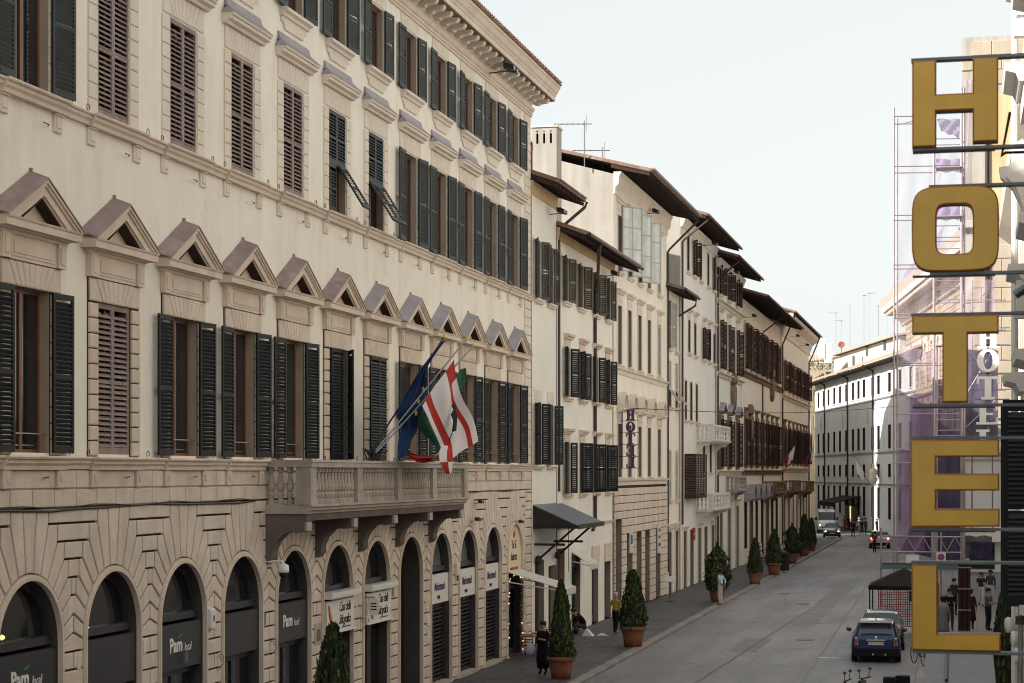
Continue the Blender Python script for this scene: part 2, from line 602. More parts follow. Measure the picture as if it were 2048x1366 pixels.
def tree_of(root):
    """root with its parts and sub-parts (call once per prototype)"""
    d = children_map()

    def rec(o):
        return (o, [rec(c) for c in d.get(o.name, [])])
    return rec(root)


def copy_tree(tr, parent=None):
    o, ch = tr
    c = o.copy()
    col.objects.link(c)
    c.parent = parent
    for k in ch:
        copy_tree(k, c)
    return c


MESH = {}


def cached(key, fn):
    if key not in MESH:
        MESH[key] = fn()
    return MESH[key]


TEXTS = []


def text(s_, size, m, parent, loc, off=0.0, rot=(R(90), 0, 0), ext=0.004, ax='CENTER', shear=0.0, sx=1.0, name="lettering", space=1.0):
    cu = bpy.data.curves.new(name, 'FONT')
    cu.body = s_
    cu.size = size
    cu.extrude = ext
    cu.offset = off
    cu.align_x = ax
    cu.align_y = 'CENTER'
    cu.shear = shear
    cu.space_character = space
    cu.resolution_u = 3
    cu.materials.append(m)
    o = bpy.data.objects.new(name, cu)
    col.objects.link(o)
    o.parent = parent
    o.location = loc
    o.rotation_euler = rot
    o.scale = (sx, 1, 1)
    TEXTS.append(o)
    return o


def wall_cells(mb, x0, x1, z0, z1, holes, y=0.0, m=0, depth=0.35, mj=0, back=None):
    """flat wall with rectangular openings and their reveals"""
    hs_ = [h for h in holes if h[1] > x0 and h[0] < x1 and h[3] > z0 and h[2] < z1]
    zs = sorted({z0, z1} | {min(max(h[2], z0), z1) for h in hs_} | {min(max(h[3], z0), z1) for h in hs_})
    for i in range(len(zs) - 1):
        a, b = zs[i], zs[i + 1]
        mid = (a + b) / 2
        row = sorted([(h[0], h[1]) for h in hs_ if h[2] < mid < h[3]])
        cx = x0
        for h0, h1 in row:
            if h0 > cx:
                mb.quad((cx, y, a), (h0, y, a), (h0, y, b), (cx, y, b), m)
            cx = max(cx, h1)
        if cx < x1:
            mb.quad((cx, y, a), (x1, y, a), (x1, y, b), (cx, y, b), m)
    for h in hs_:
        a, b, c, d = h[:4]
        e = y + depth
        mb.quad((a, y, c), (a, e, c), (a, e, d), (a, y, d), mj)
        mb.quad((b, e, c), (b, y, c), (b, y, d), (b, e, d), mj)
        mb.quad((a, y, d), (a, e, d), (b, e, d), (b, y, d), mj)
        mb.quad((a, e, c), (a, y, c), (b, y, c), (b, e, c), mj)


# ------------------------------------------------------------------ shutters and windows
def leaf_frame_mesh(w, h, m, key):
    def f():
        b = MB()
        s_, r_, t = 0.065, 0.10, 0.022
        b.box(0, s_, -t, t, 0, h)
        b.box(w - s_, w, -t, t, 0, h)
        b.box(s_, w - s_, -t, t, 0, r_ + 0.03)
        b.box(s_, w - s_, -t, t, h - r_, h)
        b.box(s_, w - s_, -t * 0.9, t * 0.9, h * 0.47, h * 0.47 + 0.07)
        return b.mesh("shutter", m)
    return cached(("lf", round(w, 3), round(h, 3), key), f)


def slat_mesh(w, m, key):
    m = {"shutter_green_dark": slat_green_lit, "shutter_green_skylit": slat_green_pale_lit}.get(m.name, m)

    def f():
        b = MB()
        x0, x1 = 0.066, w - 0.066
        d, t = 0.044, 0.005
        ca, sa = math.cos(R(48)), math.sin(R(48))
        p = []
        for yy, zz in ((-d, -t), (d, -t), (d, t), (-d, t)):
            p.append((yy * ca - zz * sa, yy * sa + zz * ca))
        b.prism_x(p, x0, x1)
        return b.mesh("slat", m)
    return cached(("sl", round(w, 3), key), f)


def slat_zs(h, pitch):
    z = 0.17
    out = []
    mid = h * 0.47
    while z < h - 0.13:
        if not (mid - 0.02 < z < mid + 0.09):
            out.append(z)
        z += pitch
    return out


def louvre_mesh(w, h, m, key, pitch):
    def f():
        b = MB()
        sm = slat_mesh(w, m, key)
        vv = [v.co[:] for v in sm.vertices]
        ff = [tuple(p.vertices) for p in sm.polygons]
        for z in slat_zs(h, pitch):
            b.add([(x, y, zz + z) for x, y, zz in vv], ff)
        return b.mesh("slats", {"shutter_green_dark": slat_green_lit, "shutter_green_skylit": slat_green_pale_lit}.get(m.name, m))
    return cached(("lv", round(w, 3), round(h, 3), key, round(pitch, 3)), f)


SLAT_COUNT = {}


def leaf(parent, x, y, z, w, h, side, ang, m, pitch=0.085, individual=False, label=None):
    """one shutter leaf hinged at x; side -1 = left jamb, +1 = right jamb; ang 0 shut .. 180 folded back on the wall"""
    key = m.name
    o = put("shutter", leaf_frame_mesh(w, h, m, key), parent, (x, y, z), -R(ang) if side < 0 else R(ang), sc=None if side < 0 else (-1, 1, 1))
    if label:
        o["label"] = label
    k = parent.name
    if individual and SLAT_COUNT.get(k, 0) + len(slat_zs(h, pitch)) <= 300:
        for zz in slat_zs(h, pitch):
            SLAT_COUNT[k] = SLAT_COUNT.get(k, 0) + 1
            put("slat", slat_mesh(w, m, key), o, (0, 0, zz))
    else:
        q = put("slats", louvre_mesh(w, h, m, key, pitch), o)
        q["kind"] = "stuff"
    return o


def casement(parent, xc, z0, w, h, depth=0.3, wood=wood_red, gl=glass, mull=True):
    """timber window in its opening, with panes"""
    def f():
        b = MB()
        t = 0.06
        b.box(-w / 2, -w / 2 + t, 0, 0.06, 0, h)
        b.box(w / 2 - t, w / 2, 0, 0.06, 0, h)
        b.box(-w / 2 + t, w / 2 - t, 0, 0.06, h - t, h)
        b.box(-w / 2 + t, w / 2 - t, 0, 0.06, 0, t)
        if mull:
            b.box(-0.045, 0.045, -0.01, 0.06, t, h - t)
        return b.mesh("window", wood)
    o = put("window", cached(("ca", round(w, 3), round(h, 3), wood.name, mull), f), parent, (xc, depth - 0.07, z0))

    def g():
        b = MB()
        b.box(-w / 2 + 0.06, -0.045 if mull else w / 2 - 0.06, 0.02, 0.035, 0.06, h - 0.06)
        return b.mesh("pane", gl)
    pm = cached(("pa", round(w, 3), round(h, 3), gl.name, mull), g)
    put("pane", pm, o)
    if mull:
        put("pane", pm, o, (w / 2 - 0.015, 0, 0))
    return o

# =================================================================== THE LARGE PALAZZO ON THE LEFT
DA = 15.52
A0 = 24.8
ALEN = 43.6
BAY = 3.285
NB = 13
palazzo = thing("palazzo", "large cream palazzo with a rusticated arcade, pedimented windows and long stone balcony", "building",
                (-DA, A0, 0), R(90))


def wx(n):
    return 29.73 + BAY * (n - 1) - A0


def ax_(n):
    return wx(n) - 0.12


PNZ = (6.84, 9.64)
F2Z = (13.10, 15.68)
F3Z = (17.42, 19.2)
b = MB()
holes = []
for n in range(0, 13):
    holes.append((wx(n) - .70, wx(n) + .70, *PNZ))
    holes.append((wx(n) - .68, wx(n) + .68, *F2Z))
    holes.append((wx(n) - .64, wx(n) + .64, *F3Z))
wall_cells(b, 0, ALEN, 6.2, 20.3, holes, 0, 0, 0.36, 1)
# ends and back
b.quad((ALEN, 0, 0), (ALEN, 14, 0), (ALEN, 14, 20.3), (ALEN, 0, 20.3))
b.quad((0, 14, 0), (0, 0, 0), (0, 0, 20.3), (0, 14, 20.3))
b.quad((ALEN, 14, 0), (0, 14, 0), (0, 14, 20.3), (ALEN, 14, 20.3))
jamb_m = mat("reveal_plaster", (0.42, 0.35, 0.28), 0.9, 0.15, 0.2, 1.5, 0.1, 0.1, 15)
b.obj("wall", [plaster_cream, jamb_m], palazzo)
b = MB()
b.box(0.3, ALEN - 0.3, 0.9, 0.95, 0.05, 20.2)
b.obj("interior_wall", ink_black, palazzo)

# ---- ground storey backing with arched openings
ARC_R, ARC_Z = 1.155, 3.5
NA = 20
b = MB()
xs_edge = 0.0
ztop = 6.2
for n in range(0, 13):
    c = ax_(n)
    l = 0.0 if n == 0 else c - BAY / 2
    r = c + BAY / 2 if n < 12 else ALEN
    b.quad((l, 0, 0), (c - ARC_R, 0, 0), (c - ARC_R, 0, ztop), (l, 0, ztop))
    b.quad((c + ARC_R, 0, 0), (r, 0, 0), (r, 0, ztop), (c + ARC_R, 0, ztop))
    arc = [(c + ARC_R * math.cos(math.pi - math.pi * i / NA), ARC_Z + ARC_R * math.sin(math.pi * i / NA)) for i in range(NA + 1)]
    for i in range(NA):
        (xa, za), (xb, zb) = arc[i], arc[i + 1]
        b.quad((xa, 0, za), (xb, 0, zb), (xb, 0, ztop), (xa, 0, ztop))
        b.quad((xa, 0, za), (xa, 0.55, za), (xb, 0.55, zb), (xb, 0, zb), 1)
    b.quad((c - ARC_R, 0, 0), (c - ARC_R, 0.55, 0), (c - ARC_R, 0.55, ARC_Z), (c - ARC_R, 0, ARC_Z), 1)
    b.quad((c + ARC_R, 0.55, 0), (c + ARC_R, 0, 0), (c + ARC_R, 0, ARC_Z), (c + ARC_R, 0.55, ARC_Z), 1)
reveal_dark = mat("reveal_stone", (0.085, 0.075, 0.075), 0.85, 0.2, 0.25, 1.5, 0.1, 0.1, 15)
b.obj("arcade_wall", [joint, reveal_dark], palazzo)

# ---- rusticated stones
rr_ = 1.265
HB = BAY / 2
YT = 2.38


def pa(a):
    return (rr_ * math.cos(R(a)), rr_ * math.sin(R(a)))


EL = {72: (.68, 2.10), 60: (1.02, 1.78), 48: (1.28, 1.46), 36: (1.43, 1.13), 24: (1.55, .81)}


def arcpts(a0, a1, k=3):
    return [pa(a0 + (a1 - a0) * i / k) for i in range(k + 1)]


def stone_list(last=False):
    out = []
    top = YT / math.tan(R(84))
    out.append([(top, YT), (-top, YT)] + arcpts(96, 84, 2))
    right = []
    seq = [84, 72, 60, 48, 36, 24]
    right.append(arcpts(84, 72) + [EL[72], (EL[72][0], YT), (top, YT)])
    for i in range(1, 5):
        a, c = seq[i], seq[i + 1]
        right.append(arcpts(a, c) + [EL[c], (EL[c][0], EL[a][1]), EL[a]])
    for p in right:
        out.append(p)
        out.append([(-x, z) for x, z in p][::-1])
    ee = [72, 60, 48, 36, 24]
    tops = [YT, 2.10, 1.78, 1.46, 1.13]
    for a, t_ in zip(ee, tops):
        x0, z0 = EL[a]
        x1 = HB if last else BAY - x0
        if x1 - x0 > 0.08:
            out.append([(x0, z0), (x1, z0), (x1, t_), (x0, t_)])
    # chevrons
    c1 = arcpts(24, 12)
    if last:
        out.append(c1 + [(HB, .474), (HB, .81), EL[24]])
    else:
        m1 = [(BAY - x, z) for x, z in c1][::-1]
        out.append(c1 + [(HB, .474)] + m1 + [(BAY - EL[24][0], .81), EL[24]])
    d1 = arcpts(12, 0)
    out.append(d1 + [(HB, .14), (HB, .474)])
    if not last:
        out.append([(BAY - x, z) for x, z in d1][::-1] + [(HB, .474), (HB, .14)])
    xr = HB if last else BAY - rr_
    if last:
        out.append([(rr_, -.2), (HB, -.2), (HB, .14), (rr_, 0)])
    else:
        out.append([(rr_, -.2), (xr, -.2), (xr, 0), (HB, .14), (rr_, 0)])
    z = -.2
    k = 0
    while z > -3.45:
        z2 = max(z - .322, -3.5)
        if k % 2 == 0 and not last:
            out.append([(rr_, z2), (HB, z2), (HB, z), (rr_, z)])
            out.append([(HB, z2), (xr, z2), (xr, z), (HB, z)])
        else:
            out.append([(rr_, z2), (xr, z2), (xr, z), (rr_, z)])
        z = z2
        k += 1
    return out


st_reg = stone_list()
st_last = stone_list(True)
st_mesh = [MB().stone(p, 0.07, 0.012, gap=.021).mesh("stone", stone_pink) for p in st_reg]
nst = 0
rest = MB()
for n in list(range(1, 13)) + [0]:
    lst = st_reg if n < 12 else st_last
    for i, p in enumerate(lst):
        zlow = 3.5 + min(q[1] for q in p)
        # stones of the nearest bays that fall below the bottom of the photograph are joined too
        hidden = (n <= 2 and zlow < 1.9) or n == 0
        if nst < 300 and n < 12 and not hidden:
            put("stone", st_mesh[i], palazzo, (ax_(n), 0, ARC_Z))
            nst += 1
        else:
            rest.stone([(x + ax_(n), z + ARC_Z) for x, z in p], 0.07, 0.012, gap=.021)
# corner pilaster of the arcade
rest.stone([(0, 0), (.22, 0), (.22, 5.88), (0, 5.88)], 0.05, 0.012)
for k in range(19):
    z0 = 0.32 * k
    x0 = ALEN - (1.0 if k % 2 else 0.86)
    rest.stone([(ALEN - 1.02, z0), (ALEN, z0), (ALEN, min(z0 + .32, 5.88)), (ALEN - 1.02, min(z0 + .32, 5.88))], 0.07, 0.028)
rest.stone([(ax_(12) + HB, .0), (ALEN - 1.03, 0), (ALEN - 1.03, 5.88), (ax_(12) + HB, 5.88)], 0.02, 0.01)
tag(rest.obj("stones", stone_pink, palazzo), kind="stuff")

# ---- arch mouldings
b = MB()
for i in range(NA):
    a0, a1 = math.pi * i / NA, math.pi * (i + 1) / NA
    for (r0, r1, y) in ((1.155, 1.215, -0.105), (1.215, 1.262, -0.08)):
        p = [(r0 * math.cos(a0), r0 * math.sin(a0)), (r1 * math.cos(a0), r1 * math.sin(a0)), (r1 * math.cos(a1), r1 * math.sin(a1)), (r0 * math.cos(a1), r0 * math.sin(a1))]
        b.prism_y(p, y, 0.0)
for sx in (-1, 1):
    b.box(sx * 1.155, sx * 1.215, -0.105, 0.0, -3.5, 0)
    b.box(sx * 1.215, sx * 1.262, -0.08, 0.0, -3.5, 0)
ring = b.mesh("arch_moulding", stone_trim)
for n in range(0, 13):
    put("arch_moulding", ring, palazzo, (ax_(n), 0, ARC_Z))

# ---- blocks of the frieze rows
fb = []
b75 = {}
for n in range(0, 13):
    c = wx(n)
    x0 = c - HB if n else 0.0
    x1 = c + HB if n < 12 else ALEN
    q = [x0, c - 0.8, c, c + 0.8, x1]
    for i in range(4):
        w = q[i + 1] - q[i]
        if w > 0.1:
            k = round(w, 3)
            if k not in b75:
                b75[k] = (MB().stone([(0, 0), (w, 0), (w, .325), (0, .325)], 0.06, 0.012, gap=.012).mesh("frieze_stone", stone_pink))
            put("frieze_stone", b75[k], palazzo, (q[i], 0, 5.885))
    q = [x0, c - 1.12, c - 0.82, c + .82, c + 1.12, x1]
    for i in range(5):
        w = q[i + 1] - q[i]
        if w > 0.1:
            con = i in (1, 3)
            k = (round(w, 3), con)
            if k not in b75:
                m_ = MB()
                m_.stone([(0, 0), (w, 0), (w, .335), (0, .335)], 0.11 if con else 0.06, 0.012, gap=.012)
                if con:
                    m_.box(.05, w - .05, -.114, -.11, .07, .09)
                    m_.box(.05, .07, -.114, -.11, .09, .29)
                    m_.box(.10, w - .08, -.13, -.11, .12, .25)
                b75[k] = m_.mesh("frieze_stone", stone_pink)
            put("frieze_stone", b75[k], palazzo, (q[i], 0, 6.215))
# conduit and cables clipped along the arcade
b = MB()
pts = [(x * 1.1, -0.085 + 0.008 * math.sin(x), 5.86 + 0.025 * math.sin(x * 0.9) + 0.012 * math.sin(x * 2.3)) for x in range(0, 15)]
b.tube(pts, 0.024, 5)
b.obj("conduit", pipe_brown, palazzo)
b = MB()
b.tube([(x * 0.9, -0.10, 5.90 + 0.03 * math.sin(x * 1.7)) for x in range(0, 18)], 0.010, 4)
b.obj("cable", pipe_brown, palazzo)
b = MB()
b.tube([(x + 31.0, -0.09, 5.87 + 0.03 * math.sin(x * 1.3)) for x in range(0, 12)], 0.014, 4)
b.obj("cable", pipe_brown, palazzo)


# ---- string courses with window sills
def string(zt, name):
    bb = MB()
    pr = [(0, zt - .22), (-.08, zt - .22), (-.09, zt - .15), (-.13, zt - .11), (-.13, zt - .05), (-.17, zt - .045), (-.18, zt - .015), (-.165, zt), (0, zt)]
    bb.prism_x(pr, 0, ALEN + 0.12)
    bb.obj(name, stone_trim, palazzo)
    sb = MB()
    pr2 = [(0, zt - .235), (-.13, zt - .235), (-.14, zt - .165), (-.185, zt - .12), (-.185, zt - .055), (-.235, zt - .05), (-.25, zt - .02), (-.235, zt + .006), (0, zt + .006)]
    sb.prism_x(pr2, -1.14, 1.14)
    sm = sb.mesh("window_sill", stone_trim)
    for n_ in range(0, 13):
        put("window_sill", sm, palazzo, (wx(n_), 0, 0))


string(6.78, "string_course")
string(13.04, "string_course")
# little panelled brackets below the upper string course
cb = MB()
cb.stone([(-.15, -.31), (.15, -.31), (.15, 0), (-.15, 0)], 0.05, 0.012, gap=0)
cb.stone([(-.09, -.24), (.09, -.24), (.09, -.05), (-.09, -.05)], 0.068, 0.012, gap=0)
cb.box(-.14, .14, -.09, 0, -.02, .02)
cm = cb.mesh("bracket", stone_frame)
rod = MB().tube([(0, 0, 0), (-.15, -.10, .0), (-.48, -.16, -.015)], 0.011, 4).mesh("iron_rod", metal_dark)
hook = MB().tube([(.06 * math.cos(a) * 1, -.02, .06 * math.sin(a)) for a in [i * 0.8 - 0.6 for i in range(7)]], 0.009, 4).mesh("iron_hook", metal_dark)
for n in range(0, 13):
    for sx in (-1, 1):
        put("bracket", cm, palazzo, (wx(n) + sx * 0.98, 0, 12.79))
    put("iron_rod", rod, palazzo, (wx(n) + 0.62, -0.02, 12.53))
    put("iron_rod", rod, palazzo, (wx(n) + 0.62, -0.02, 6.42))
    for sx in (-1.30, 1.30):
        put("iron_hook", hook, palazzo, (wx(n) + sx, -0.10, 13.12))
        put("iron_hook", hook, palazzo, (wx(n) + sx, -0.10, 6.86))

# ---- window surrounds
QC = [0]


def quoins(xc, z0, z1, k, xin, xout, t_, c_, m_, indiv):
    h = (z1 - z0) / k
    key = ("q", round(h, 3), xin, t_)
    me = cached(key, lambda: MB().stone([(0, 0), (xout - xin, 0), (xout - xin, h), (0, h)], t_, c_, gap=0.011).mesh("quoin", m_))
    bb = MB()
    for i in range(k):
        for sx in (-1, 1):
            x = xc + xin if sx > 0 else xc - xout
            if indiv and QC[0] < 300:
                QC[0] += 1
                put("quoin", me, palazzo, (x, 0, z0 + i * h))
            else:
                bb.stone([(x, z0 + i * h), (x + xout - xin, z0 + i * h), (x + xout - xin, z0 + i * h + h), (x, z0 + i * h + h)], t_, c_, gap=0.011)
    if bb.v:
        tag(bb.obj("quoins", m_, palazzo), kind="stuff")


def flat_arch(xc, z0, z1, half, out, t_, m_, k=9):
    for i in range(k):
        def f(i=i):
            a0, a1 = -half + 2 * half * i / k, -half + 2 * half * (i + 1) / k
            c0, c1 = -out + 2 * out * i / k, -out + 2 * out * (i + 1) / k
            if i == 0:
                a0 = -out * 0.985
            if i == k - 1:
                a1 = out * 0.985
            return MB().stone([(a0, 0), (a1, 0), (c1, z1 - z0), (c0, z1 - z0)], t_, min(0.02, t_ * .6), gap=0.008).mesh("voussoir", m_)
        put("voussoir", cached(("v", half, out, round(z1 - z0, 2), t_, i), f), palazzo, (xc, 0, z0))


# piano nobile
back = MB().box(-1.12, 1.12, -.012, 0, 0, 3.25).mesh("surround", joint)
ped = MB()
# entablature frieze
ped.box(-1.14, 1.14, -.07, 0, 10.08, 10.50)
ped.box(-.78, .78, -.085, -.07, 10.14, 10.46)
ped.box(-.72, .72, -.10, -.085, 10.19, 10.41)
for sx in (-1, 1):
    ped.box(sx * .86, sx * 1.14, -.12, -.07, 10.08, 10.50)
    ped.box(sx * .92, sx * 1.08, -.135, -.12, 10.15, 10.43)
PW = 1.37
ped.prism_x([(0, 10.50), (-.10, 10.50), (-.12, 10.545), (-.20, 10.56), (-.20, 10.58), (0, 10.58)], -1.2, 1.2)
ped.prism_x([(0, 10.58), (-.31, 10.58), (-.31, 10.70), (-.33, 10.71), (-.345, 10.745), (0, 10.745)], -PW, PW)
APX = 11.50
for sx in (-1, 1):
    outer0, outer1 = (sx * (PW + .02), 10.745), (0, APX)
    dx, dz = -outer0[0], APX - 10.745
    ln = math.hypot(dx, dz)
    nx, nz = (dz / ln, -dx / ln) if sx < 0 else (-dz / ln, dx / ln)
    # inward normal must point down
    if nz > 0:
        nx, nz = -nx, -nz

    def off(p, d):
        return (p[0] + nx * d, p[1] + nz * d)

    def band(d0, d1, y0):
        # strip parallel to the rake cut at centre line and at the base
        def at(d, base):
            x, z = off(outer0, d)
            s_ = dz / dx
            return ((10.745 - z) / s_ + x, 10.745) if base else (0, z + s_ * (0 - x))
        ped.prism_y([at(d0, True), at(d0, False), at(d1, False), at(d1, True)], y0, 0)
    band(0, .05, -.345)
    band(.05, .10, -.31)
    band(.10, .235, -.275)
    band(.235, .27, -.23)
ped.prism_y([(-1.08, 10.745), (1.08, 10.745), (0, 11.35)], -.01, 0)
for sx in (-1, 1):  # dark lining added under the rakes, recess shade put in by colour
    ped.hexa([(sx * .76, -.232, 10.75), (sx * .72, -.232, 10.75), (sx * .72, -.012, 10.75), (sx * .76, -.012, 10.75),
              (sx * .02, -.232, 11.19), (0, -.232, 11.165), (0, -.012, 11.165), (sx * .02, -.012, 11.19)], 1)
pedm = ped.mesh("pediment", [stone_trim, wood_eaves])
sl = MB()
for sx in (-1, 1):
    sl.hexa([(sx * (PW + .045), -.365, 10.725), (0, -.365, APX + .005), (0, .0, APX + .14), (sx * (PW + .045), 0, 10.86),
             (sx * (PW + .045), -.365, 10.755), (0, -.365, APX + .035), (0, .0, APX + .17), (sx * (PW + .045), 0, 10.89)])
sl.box(-.025, .025, -.05, 0, APX + .15, APX + .21)
slm = sl.mesh("slate_cover", slate_mauve)
for n in range(0, 13):
    c = wx(n)
    put("surround", back, palazzo, (c, 0, 6.80), 0)
    quoins(c, 6.80, 9.62, 10, .715, 1.10, 0.06, 0.022, stone_trim, 1 <= n <= 8)
    flat_arch(c, 9.64, 10.07, .70, 1.08, 0.06, stone_trim)
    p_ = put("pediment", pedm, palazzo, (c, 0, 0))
    if n >= 7:
        me = cached("slate2", lambda: sl.mesh("slate_cover", slate_grey))
        put("slate_cover", me, p_)
    else:
        put("slate_cover", slm, p_)

# the backing must not fill the opening: rebuild it as a frame
bb = MB()
for sx in (-1, 1):
    bb.box(sx * .702, sx * 1.105, -.014, 0, 0, 2.84)
bb.box(-1.105, 1.105, -.014, 0, 2.84, 3.27)
back.clear_geometry()
back.from_pydata(bb.v, [], bb.f)
back.update()

# second floor
hood = MB()
hood.prism_x([(0, 16.20), (-.10, 16.20), (-.12, 16.26), (-.22, 16.29), (-.22, 16.36), (-.26, 16.37), (-.28, 16.43), (0, 16.43)], -1.20, 1.20)
hoodm = hood.mesh("hood", stone_frame)
cov = MB()
cov.hexa([(-1.22, -.29, 16.425), (1.22, -.29, 16.425), (1.22, 0, 16.425), (-1.22, 0, 16.425),
          (-1.20, -.27, 16.45), (1.20, -.27, 16.45), (1.08, -.09, 16.62), (-1.08, -.09, 16.62)])
cov.hexa([(-1.08, -.09, 16.60), (1.08, -.09, 16.60), (1.08, 0, 16.60), (-1.08, 0, 16.60),
          (-1.05, -.03, 16.80), (1.05, -.03, 16.80), (1.05, 0, 16.80), (-1.05, 0, 16.80)])
covm = cov.mesh("slate_cover", slate_grey)
for n in range(0, 13):
    c = wx(n)
    quoins(c, 13.06, 15.67, 9, .695, 1.09, 0.032, 0.010, stone_frame, 1 <= n <= 7)
    flat_arch(c, 15.70, 16.19, .68, 1.07, 0.032, stone_frame)
    h_ = put("hood", hoodm, palazzo, (c, 0, 0))
    put("slate_cover", covm, h_)

# third floor
fr = MB()
fr.stone([(-.08, 17.40), (.08, 17.40), (.08, 19.2), (-.08, 19.2)], 0.03, 0.01, gap=0)
frm = fr.mesh("window_frame_stone", stone_frame)
si = MB()
si.prism_x([(0, 17.20), (-.10, 17.20), (-.12, 17.27), (-.20, 17.31), (-.20, 17.385), (-.18, 17.40), (0, 17.40)], -.92, .92)
si.prism_y([(-.86, 17.20), (-.86, 17.08), (-.72, 17.06), (-.62, 16.92), (.62, 16.92), (.72, 17.06), (.86, 17.08), (.86, 17.20)], -.045, 0)
sim = si.mesh("window_sill", stone_frame)
for n in range(0, 13):
    c = wx(n)
    for sx in (-.74, .74):
        put("window_frame_stone", frm, palazzo, (c + sx, 0, 0))
    put("window_sill", sim, palazzo, (c, 0, 0))
    flat_arch(c, 19.22, 19.62, .64, .95, 0.03, stone_frame, 7)

# ---- corner quoin strip
bb = MB()
for z0, z1 in ((6.80, 12.8), (13.06, 19.6)):
    k = round((z1 - z0) / .32)
    h = (z1 - z0) / k
    for i in range(k):
        bb.stone([(ALEN - 1.02, z0 + i * h), (ALEN, z0 + i * h), (ALEN, z0 + i * h + h), (ALEN - 1.02, z0 + i * h + h)], 0.05 if z0 < 10 else .035, 0.015)
tag(bb.obj("quoins", stone_frame, palazzo), kind="stuff")

# ---- cornice, modillions, tiled eaves
b = MB()
b.prism_x([(0, 19.62), (-.05, 19.62), (-.05, 19.70), (-.08, 19.71), (-.08, 19.80), (-.12, 19.82), (-.16, 19.90), (-.16, 19.94), (0, 19.94)], 0, ALEN + .14)
b.prism_x([(0, 19.94), (-.06, 19.94), (-.06, 20.06), (-.12, 20.12), (-.14, 20.30), (0, 20.30)], 0, ALEN + .10)
b.prism_x([(0, 20.30), (-.80, 20.30), (-.80, 20.46), (-.83, 20.48), (-.84, 20.53), (-.90, 20.60), (-.96, 20.74), (-1.0, 20.78), (-1.0, 20.86), (0, 20.86)], 0, ALEN + .75)
b.obj("cornice", stone_trim, palazzo)
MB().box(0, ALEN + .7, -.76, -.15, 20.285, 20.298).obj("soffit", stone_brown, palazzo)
md = MB()
md.prism_x([(-.12, 20.10), (-.30, 20.06), (-.36, 20.12), (-.60, 20.15), (-.66, 20.20), (-.68, 20.29), (-.12, 20.29)], -.13, .13)
mdm = md.mesh("modillion", stone_frame)
k = 0
x = .33
while x < ALEN + .4:
    put("modillion", mdm, palazzo, (x, 0, 0))
    x += .805
rf = MB()
rf.hexa([(-.1, -1.04, 20.86), (ALEN + .8, -1.04, 20.86), (ALEN + .8, 7.5, 23.3), (-.1, 7.5, 23.3), (-.1, -1.04, 20.92), (ALEN + .8, -1.04, 20.92), (ALEN + .8, 7.5, 23.4), (-.1, 7.5, 23.4)])
rf.hexa([(-.1, 7.5, 23.3), (ALEN + .8, 7.5, 23.3), (ALEN + .8, 15, 21), (-.1, 15, 21), (-.1, 7.5, 23.4), (ALEN + .8, 7.5, 23.4), (ALEN + .8, 15, 21.1), (-.1, 15, 21.1)])
roofA = rf.obj("roof", roof_tile, palazzo)


def tile_row(x0, x1, y0, z0, y1, z1, pitch=0.26, r=0.085):
    """cover tiles running down to the eaves, as far back as they could show"""
    bb = MB()
    x = x0 + pitch / 2
    while x < x1:
        vs_ = []
        for (y, z) in ((y0, z0), (y1, z1)):
            for k in range(5):
                a = math.pi * k / 4
                vs_.append((x + r * math.cos(a), y, z + r * 0.8 * math.sin(a)))
        fs = [(i, i + 1, i + 6, i + 5) for i in range(4)] + [(0, 4, 3, 2, 1)]
        bb.add(vs_, fs)
        x += pitch
    return bb


tag(tile_row(0, ALEN + .7, -1.10, 20.91, 1.2, 21.55).obj("roof_tiles", roof_tile, roofA), kind="stuff")

